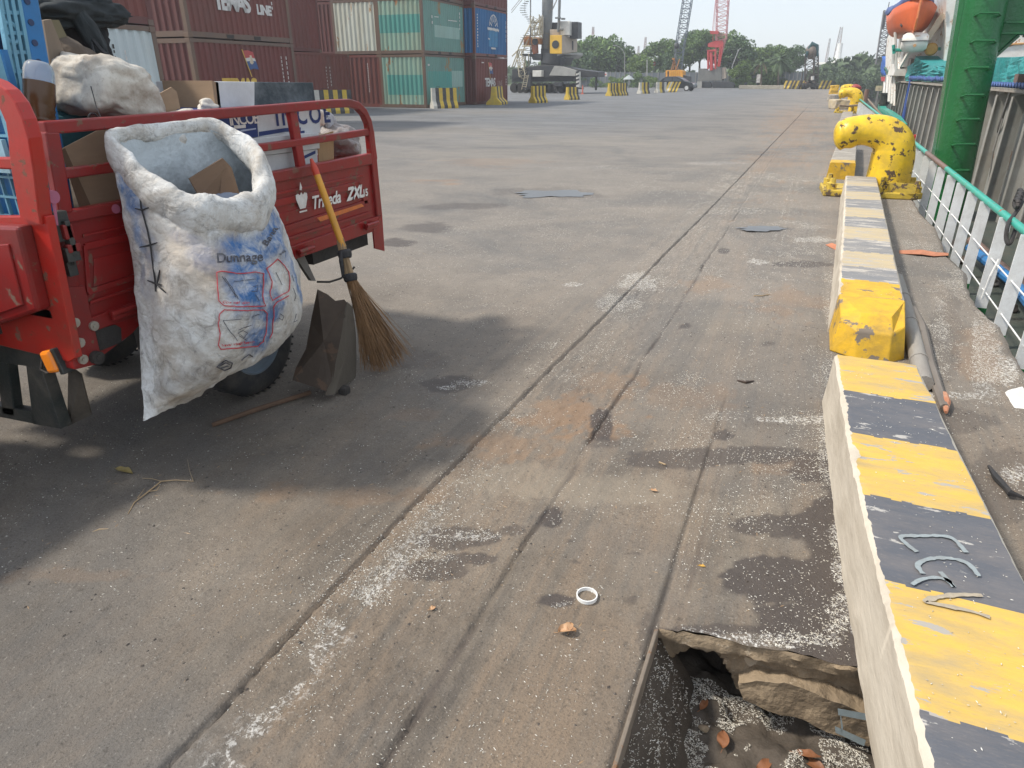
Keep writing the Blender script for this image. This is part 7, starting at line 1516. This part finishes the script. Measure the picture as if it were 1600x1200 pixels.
b = MB(); b.prism([M(1592,54,.04), M(1594,57,.04), M(1547,99,.04), M(1545,96,.04)], (0,.34,0)); b.prism([M(1592,50.5,.04), M(1700,47,.04), M(1700,50.5,.04), M(1592,54,.04)], (0,.34,0)); b.build('gusset_flange', paint('gusset edge green', (.05,.16,.08)), mt, world=True)
def rung(x0, x1, y, dy=-.36):
    a, c = M(x0, y, dy), M(x1, y, dy); b = MB(); b.tube([a+Vector((0,.16,-.03)), a+Vector((0,.03,-.02)), a+Vector((.03,0,0)), c-Vector((.03,0,0)), c+Vector((0,.03,-.02)), c+Vector((0,.16,-.03))], .015, 6); b.build('rung', sgr, mt, world=True, smooth=True)
for x0, x1, y in ((1527,1565,20),(1520,1558,63),(1512,1549,105),(1505,1541,148),(1498,1534,186),(1490,1527,225),(1483,1518,266),(1534,1572,-25)): rung(x0, x1, y)
for x0, x1, y in ((1568,1610,35),(1556,1605,52)): rung(x0, x1, y, -.08)
# tarpaulins on the hatch
tq = paint('teal tarpaulin', (.02,.27,.27), (.02,.12,.13), .7, 2.5, rough=.55, bump=.9, bs=5, bdist=.06); tb = paint('blue lashing', (.06,.12,.33))
def tarp(name, pts, X, dep, lb):
    P_ = [AX(px, py, X) for px, py in pts]; b = MB(); n_ = len(P_); b.prism(P_, (dep, 0, 0)); o = b.build(name, tq); bm = bmesh.new(); bm.from_mesh(o.data); bmesh.ops.triangulate(bm, faces=bm.faces); bmesh.ops.subdivide_edges(bm, edges=bm.edges[:], cuts=7, use_grid_fill=True)
    for v in bm.verts: v.co.x += .10*noise.fractal(Vector((v.co.y*1.6, v.co.z*1.2, 0)), 1, 2, 3)-.06*abs(math.sin(v.co.y*3.2)); v.co.z += .03*noise.noise(v.co*1.5)
    bm.to_mesh(o.data); bm.free(); return tag(o, lb, 'tarpaulin')
tarp('tarpaulin', [(1417,126.5),(1419,110),(1434,88),(1444,97),(1457,104),(1484,103),(1484,128)], XW-.06, 1.2, 'peaked teal tarpaulin over the hatch left of the green mast')
tarp('tarpaulin', [(1535,92),(1545,93),(1600,87),(1680,80),(1680,138),(1600,135),(1535,132)], XW-.04, 2.2, 'teal tarpaulin over the hatch right of the green mast')
b = MB(); rg_ = random.Random(2); y0 = AX(1484,128,XW-.2).y; y1 = AX(1420,127,XW-.2).y
P_ = [Vector((XW-.21, y0+(y1-y0)*k/60, zW+.10+(.05 if k % 2 else -.03)+rg_.uniform(-.02,.02))) for k in range(61)]; b.tube(P_, .022, 5); tag(b.build('lashing_rope', tb), 'blue lashing rope zigzagging along the edge of the left tarpaulin', 'rope')
y0 = AX(1680,138,XW-.2).y; y1 = AX(1546,133,XW-.2).y; b = MB(); b.tube([Vector((XW-.215, y0+(y1-y0)*k/50, zW+.05+(.03 if k % 2 else -.02))) for k in range(51)], .02, 5); tag(b.build('lashing_rope', tb), 'blue lashing rope along the edge of the right tarpaulin', 'rope')
b = MB(); p = AX(1594,126,XW-.15); b.obox(p, (.12,.25,.18)); tag(b.build('rusty_bracket', brn), 'small rusty brown block on the hatch edge at the right border', 'block')
b = MB(); b.add([AX(px, py, XW-.1) for px, py in [(1399,128),(1404,105),(1418,90),(1424,92),(1417,126)]], [(0,1,2,3,4)]); o = b.build('hatch_canvas', paint('grey brown canvas', (.20,.17,.14), da=.5)); o.modifiers.new('s','SOLIDIFY').thickness = .1; tag(o, 'grey brown canvas sloping left of the peaked teal tarpaulin', 'canvas')
# superstructure
YU = 27.0; U = lambda px, py, dy=0: AY(px, py, YU+dy)
b = MB(); b.prism([U(1474,108), U(1478,60), U(1480,-80), U(2000,-80), U(2000,108)], (0,7,0)); b.build('deck_house', swh, ship, world=True)
b = MB(); b.prism([U(1493,108,-.02), U(1499,0,-.02), U(1501,0,-.02), U(1496,108,-.02)], (0,-.05,0)); b.build('rust_streak', paint('rust streak', (.55,.30,.12), (.3,.15,.08), .5, 2), ship, world=True)
b = MB(); b.prism([U(1478,18,-.02), U(1481,18,-.02), U(1480,36,-.02), U(1477,36,-.02)], (0,-.02,0)); b.build('wall_fitting', paint('light grey fitting', (.45,.45,.43)), ship, world=True)
b = MB(); b.tube([U(1554,75,-.03), U(1572,70,-.03), U(1600,68,-.03)], .03, 5); b.build('rust_streak', paint('rust streak', (.5,.28,.12)), ship, world=True)
b = MB(); b.prism([U(1396,118,4), U(1399,108,4), U(1480,104,4), U(1480,122,4)], (0,3,0)); b.prism([U(1410,104,4), U(1412,76,4), U(1430,60,4), U(1480,58,4), U(1480,106,4)], (0,3,0)); b.build('aft_house', swh, ship, world=True)
# bulwark at the stern: white plate above a row of white posts
XB_ = 2.5; Bk = lambda px, py: AX(px, py, XB_)
b = MB(); b.prism([Bk(1383,112), Bk(1384,85), Bk(1386,60), Bk(1392,48), Bk(1396,50), Bk(1397,90), Bk(1403,92), Bk(1404,118), Bk(1398,120)], (.06,0,0)); b.build('bulwark', swh, ship, world=True)
b = MB(); b.tube([Bk(1384,106)-Vector((.03,0,0)), Bk(1388,112)-Vector((.03,0,0)), Bk(1396,115)-Vector((.03,0,0)), Bk(1403,116)-Vector((.03,0,0))], .05, 6); b.build('bulwark_stripe', paint('dark green stripe', (.02,.10,.06)), ship, world=True)
for t in np.linspace(0, 1, 5):
    x = 1381+t*15; b = MB(); b.prism([Bk(x, 116+t*3), Bk(x+1.7, 116+t*3), Bk(x+.2-1.6*(1-t), 152+t*13), Bk(x-1.6*(1-t)-1.2, 152+t*13)], (.05,0,0)); b.build('bulwark_post', swh, ship, world=True)
b = MB(); b.prism([(XB_+.5, 26, ZD), (XB_+.5, 34, ZD), (XB_+.5, 34, 1.2), (XB_+.5, 26, 1.2)], (.05,0,0)); b.build('recess_shade', tdark, ship, world=True)  # flat dark sheet painting in the shade behind the bulwark posts
b = MB(); P_ = [AX(1404,196,2.15), AX(1396,184,2.2), AX(1386,176,2.25), AX(1376,170,2.3), AX(1373,162,2.35), AX(1378,156,2.5)]; rows = [[p, p+Vector((0,0,-.45))] for p in P_]; b.grid(rows); b.grid([[p, p+Vector((.22,.05,.01))] for p in P_]); o = b.build('deck_edge', steal, ship, world=True); o.modifiers.new('s','SOLIDIFY').thickness = .03
b = MB(); p = AX(1380,166,2.45); b.tube([p, p+Vector((0,0,.45)), p+Vector((0,0,.46)), p+Vector((0,0,.52))], [.17,.17,.2,.2], 14); b.tube([p+Vector((-.2,0,.12)), p+Vector((.2,0,.12))], .04, 8); b.build('bitt', tblk, ship, world=True)
# teal handrail, davits, rusty buoy
b = MB(); b.tube([U(1395,78.5,1), U(1478,76,1)], .05, 6); b.tube([U(1396,70,1), U(1397,84,1)], .05, 6); b.build('hand_rail', steal, ship, world=True)
b = MB()
for a, c in (((1399,50),(1400,110)),((1413,48),(1413,80)),((1407,60),(1404,90)),((1452,45),(1449,75)),((1396,76),(1394,100)),((1406,105),(1418,84)),((1418,84),(1437,74))): b.tube([U(*a, 1.5), U(*c, 1.5)], .05, 5)
b.build('deck_frame', swh, ship, world=True)
dav = paint('davit buff', (.50,.40,.30), (.3,.2,.12), .4, 3)
b = MB(); b.bar(U(1448,62,.5), U(1474,22,.5), .25, .18); b.build('davit', dav, ship, world=True)
b = MB(); b.bar(U(1452,58,1.3), U(1476,30,1.3), .15, .12); b.build('davit', dav, ship, world=True)
b = MB(); b.tube([U(1409,38,.5), U(1418,50,.8)], .06, 6); b.build('davit_strut', tdark, ship, world=True)
b = MB(); c = U(1455,77,.4); b.lathe([(0,-.09),(.15,-.07),(.19,0),(.15,.07),(0,.09)], c, 'y', 20); tag(b.build('rusty_float', paint('rusty float', (.42,.23,.05), (.2,.1,.04), .5, 5), smooth=True), 'round rusty orange float hung on the teal handrail under the davit', 'float')
# lifeboat
ob = paint('lifeboat orange', (.62,.12,.03), (.25,.08,.04), .35, 1.5, rough=.5); bl_ = paint('blue boat cover', (.09,.13,.30), (.05,.06,.12), .5, 3, rough=.8, bump=.6, bs=8)
c = U(1437,9,-.2); lb = empty('lifeboat', (c.x, c.y, c.z), 0, 'orange lifeboat with a blue cover hanging bow on above the ship deck', 'lifeboat')
hw = (U(1475,10,-.2)-U(1401,10,-.2)).length/2; hh = .72
b = MB(); rows = []
for i in range(24):
    t = i/23; y = t*5.5; wv_ = hw*(math.sin(min(1, t*3.4)*math.pi/2)**.8)*(1 if t < .75 else math.cos((t-.75)*4.4)); sh_ = .30*(1-t*2)**2; row = []
    for k in range(17):
        a = -1+2*k/16; f_ = abs(a); x = wv_*math.copysign(f_**.62, a)*1.0; z = -hh*(1-f_**3.2)*(.96 if t > .02 else 1)+ (sh_-.05)*f_
        row.append((x, y-.25*(1-f_)*(-1 if t < .1 else 0)*0+.0, z))
    rows.append(row)
b.grid(rows); hl = b.build('hull', ob, lb, smooth=True, ang=60); hl.modifiers.new('s','SOLIDIFY').thickness = .05
b = MB(); b.tube([(0,-.05,.18),(0,-.10,-.35),(0,.05,-.68),(0,.8,-.74)], .035, 8); b.build('stem', paint('lifeboat light orange', (.70,.20,.06)), lb)
b = MB(); b.grid([[(hw*1.03*math.copysign(abs(a)**.7, a)*(math.sin(min(1,(t+.04)*1.9)*math.pi/2)**.75), t*5.5-.05, .16+.28*(1-abs(a))+.30*(1-t*2)**2*abs(a)*.9-(.18 if abs(a) > .95 else 0)+.06*noise.noise(Vector((a*3,t*6,0)))) for a in np.linspace(-1,1,15)] for t in np.linspace(0,.95,16)]); o = b.build('cover', bl_, lb, smooth=True); o.modifiers.new('s','SOLIDIFY').thickness = .04
# life raft canister
c = U(1429,66,.2); b = MB(); lr = empty('life_raft', (c.x, c.y, c.z), 0, 'white life raft canister split by a dark seam, below the orange lifeboat', 'life raft')
hr_ = (U(1446,61,.6)-U(1412,61,.6)).length/2; b.lathe([(0,-.38),(.20,-.36),(.27,-.27),(.285,0),(.27,.27),(.20,.36),(0,.38)], (0,0,0), 'x', 24); b.build('canister', swh, lr, smooth=True)
b = MB(); b.box((-.385,-.295,.02),(.385,.2,.038)); b.build('seam', tdark, lr)
b = MB(); b.tube([(.0,-.265,-.10),(.0,-.285,-.10)], .045, 10); b.build('round_mark', paint('orange mark', (.65,.35,.15)), lr)
# flag-like blue tarpaulin at the stern, lattice mast, small person
b = MB(); rows = [[(Bk(1378+k*.9, 88+j*6.0)+Vector((.06*math.sin(j*1.3+k), .3*math.sin(k*1.1), 0))) for k in range(8)] for j in range(6)]; b.grid(rows); o = b.build('blue_sheet', paint('blue sheet', (.03,.12,.42), rough=.7), smooth=True); o.modifiers.new('s','SOLIDIFY').thickness = .02; tag(o, 'blue sheet hanging at the stern of the ship, red at its foot', 'sheet')
b = MB(); b.add([Bk(1377,120), Bk(1383,120), Bk(1382,127), Bk(1378,127)], [(0,1,2,3)]); ro = b.build('red_foot', paint('red sheet', (.5,.05,.06)), o); ro.modifiers.new('s','SOLIDIFY').thickness = .02
b = MB(); p0, p1 = AY(1375,100,60), AY(1387,16,60); lattice(b, p0, p1, .55, .45, 12, .05); b.tube([p1, p1+Vector((0,0,.5))], .03, 5); b.tube([AY(1383,100,60), AY(1390,40,60)], .02, 4)
for k in range(6): b.obox(p1.lerp(p0, .04+k*.05)+Vector((.15*(-1)**k,0,0)), (.2,.2,.35))
tag(b.build('ship_lattice_mast', paint('mast grey', (.20,.20,.21), (.1,.08,.07), .4, 2)), 'grey lattice mast leaning above the ship stern against the sky', 'mast')
def person(loc, label, s=1.0, cl_=(.02,.12,.13), hat=(.35,.08,.04)):
    r = empty('person', loc, R(20), label, 'person'); V_ = [(0,0,.95),(0,0,1.2),(0,0,1.42),(0,0,1.52),(0,0,1.64),(.10,0,.88),(.11,.02,.48),(.12,0,.06),(.12,-.12,.03),(-.10,0,.88),(-.11,.02,.48),(-.12,0,.06),(-.12,-.12,.03),(.19,0,1.40),(.25,0,1.12),(.22,-.14,.92),(-.19,0,1.40),(-.25,0,1.12),(-.22,-.14,.92)]
    E_ = [(0,1),(1,2),(2,3),(3,4),(0,5),(5,6),(6,7),(7,8),(0,9),(9,10),(10,11),(11,12),(2,13),(13,14),(14,15),(2,16),(16,17),(17,18)]; Rr = [.14,.13,.15,.055,.10,.09,.065,.05,.04,.09,.065,.05,.04,.065,.045,.035,.065,.045,.035]
    me = bpy.data.meshes.new('body'); me.from_pydata([(x*s,y*s,z*s) for x,y,z in V_], E_, []); o = bpy.data.objects.new('body', me); col.objects.link(o); o.parent = r; m_ = o.modifiers.new('skin','SKIN')
    for i, q_ in enumerate(me.skin_vertices[0].data): q_.radius = (Rr[i]*s, Rr[i]*s); q_.use_root = (i == 0)
    o.modifiers.new('sub','SUBSURF').levels = 1; me.materials.append(paint('work clothes', cl_)); b = MB(); b.lathe([(0,1.80),(.09,1.77),(.12,1.70),(.14,1.69)], (0,0,0), 'z', 12); b.build('cap', paint('cap red', hat), r); return r
person((2.95, 30.5, ZD), 'person in dark teal clothes and a reddish cap standing on the ship deck')
b = MB(); P_ = [AY(1581,352,6.5)+Vector((0,0,0))]; c = AX(1590,372,XR)
pts = [AX(1600,310,XR+.25), AX(1592,325,XR+.12), AX(1583,338,XR+.02), AX(1575,350,XR-.05), AX(1572,372,XR-.05), AX(1578,380,XR-.02), AX(1590,350,XR+.04)]
b.tube([cr(pts, t) for t in np.linspace(0, 6, 40)], .016, 7)
for k in range(4): b.tube([AX(1588+3*math.cos(a)+k*2, 318+7*math.sin(a)-k*5, XR+.05+.03*k) for a in np.linspace(0,6.28,12)], .016, 6)
tag(b.build('rope_knot', blkr, smooth=True), 'knotted black rope tied to the teal pipe of the ship rail', 'rope')
b = MB(); b.tube([(2.05,4.0,ZD+.07),(2.1,7,ZD+.07),(2.0,10,ZD+.07)], .06, 10); b.mat(1).tube([(1.85,4.5,ZD+.18),(1.9,7.5,ZD+.2),(1.8,9,ZD+.18)], .05, 10)
tag(b.build('deck_pipe', [brn, paint('blue pipe', (.02,.17,.42))]), 'brown and blue pipes lying on the deck behind the ship railing', 'pipe')
rg_ = random.Random(44); 
for k in range(7):
    o = rag('deck_debris', (1.75+rg_.random()*.6, 4.5+k*.9, ZD+.03), (.08,.10,.05), 0, [tdark, sgyd, paint('brown cloth', (.1,.07,.05))][k % 3], 'small dark debris lump %s on the ship deck behind the railing' % ['nearest the camera','beside the rope knot','under the teal pipe','next to the brown pipe','before the green mast','left of the green mast foot','farthest along the rail'][k], k, .5, 'debris', lv=3)
rag('red_cloth', AY(1337,138,42), (.25,.2,.18), 0, paint('red cloth', (.35,.05,.05)), 'dark red cloth bundle behind the second bollard', 71, .4, 'cloth', lv=3)
b = MB(); p = AY(1350,165,38); b.tube([p-Vector((0,0,.6)), p+Vector((0,0,.7))], [.12,.10], 8); tag(b.build('rusty_post', brn), 'rusty brown post on the quay edge between the second bollard and the ship', 'post')
b = MB(); b.tube([AX(1362,186,2.1)-Vector((.3,0,.2)), AX(1350,172,2.1)], .05, 5); b.tube([G(1352,150), G(1385,190,.2)], .05, 5)
tag(b.build('timber_beam', wood), 'pair of grey timber beams slanting from the quay edge to the ship', 'timber')

# ================================================================= AIR
hz = MB(); hz.box((-420,-12,-4.2),(200,290,30)); hm_ = bpy.data.materials.new('haze'); hm_.use_nodes = True; hn = hm_.node_tree; hn.nodes.remove(hn.nodes['Principled BSDF'])
pv = hn.nodes.new('ShaderNodeVolumePrincipled'); pv.inputs['Color'].default_value = (.93,.96,1,1); pv.inputs['Density'].default_value = .0015; pv.inputs['Anisotropy'].default_value = .3; hn.links.new(pv.outputs[0], hn.nodes['Material Output'].inputs['Volume'])
if HAZE: tag(hz.build('haze', hm_), kind='stuff')
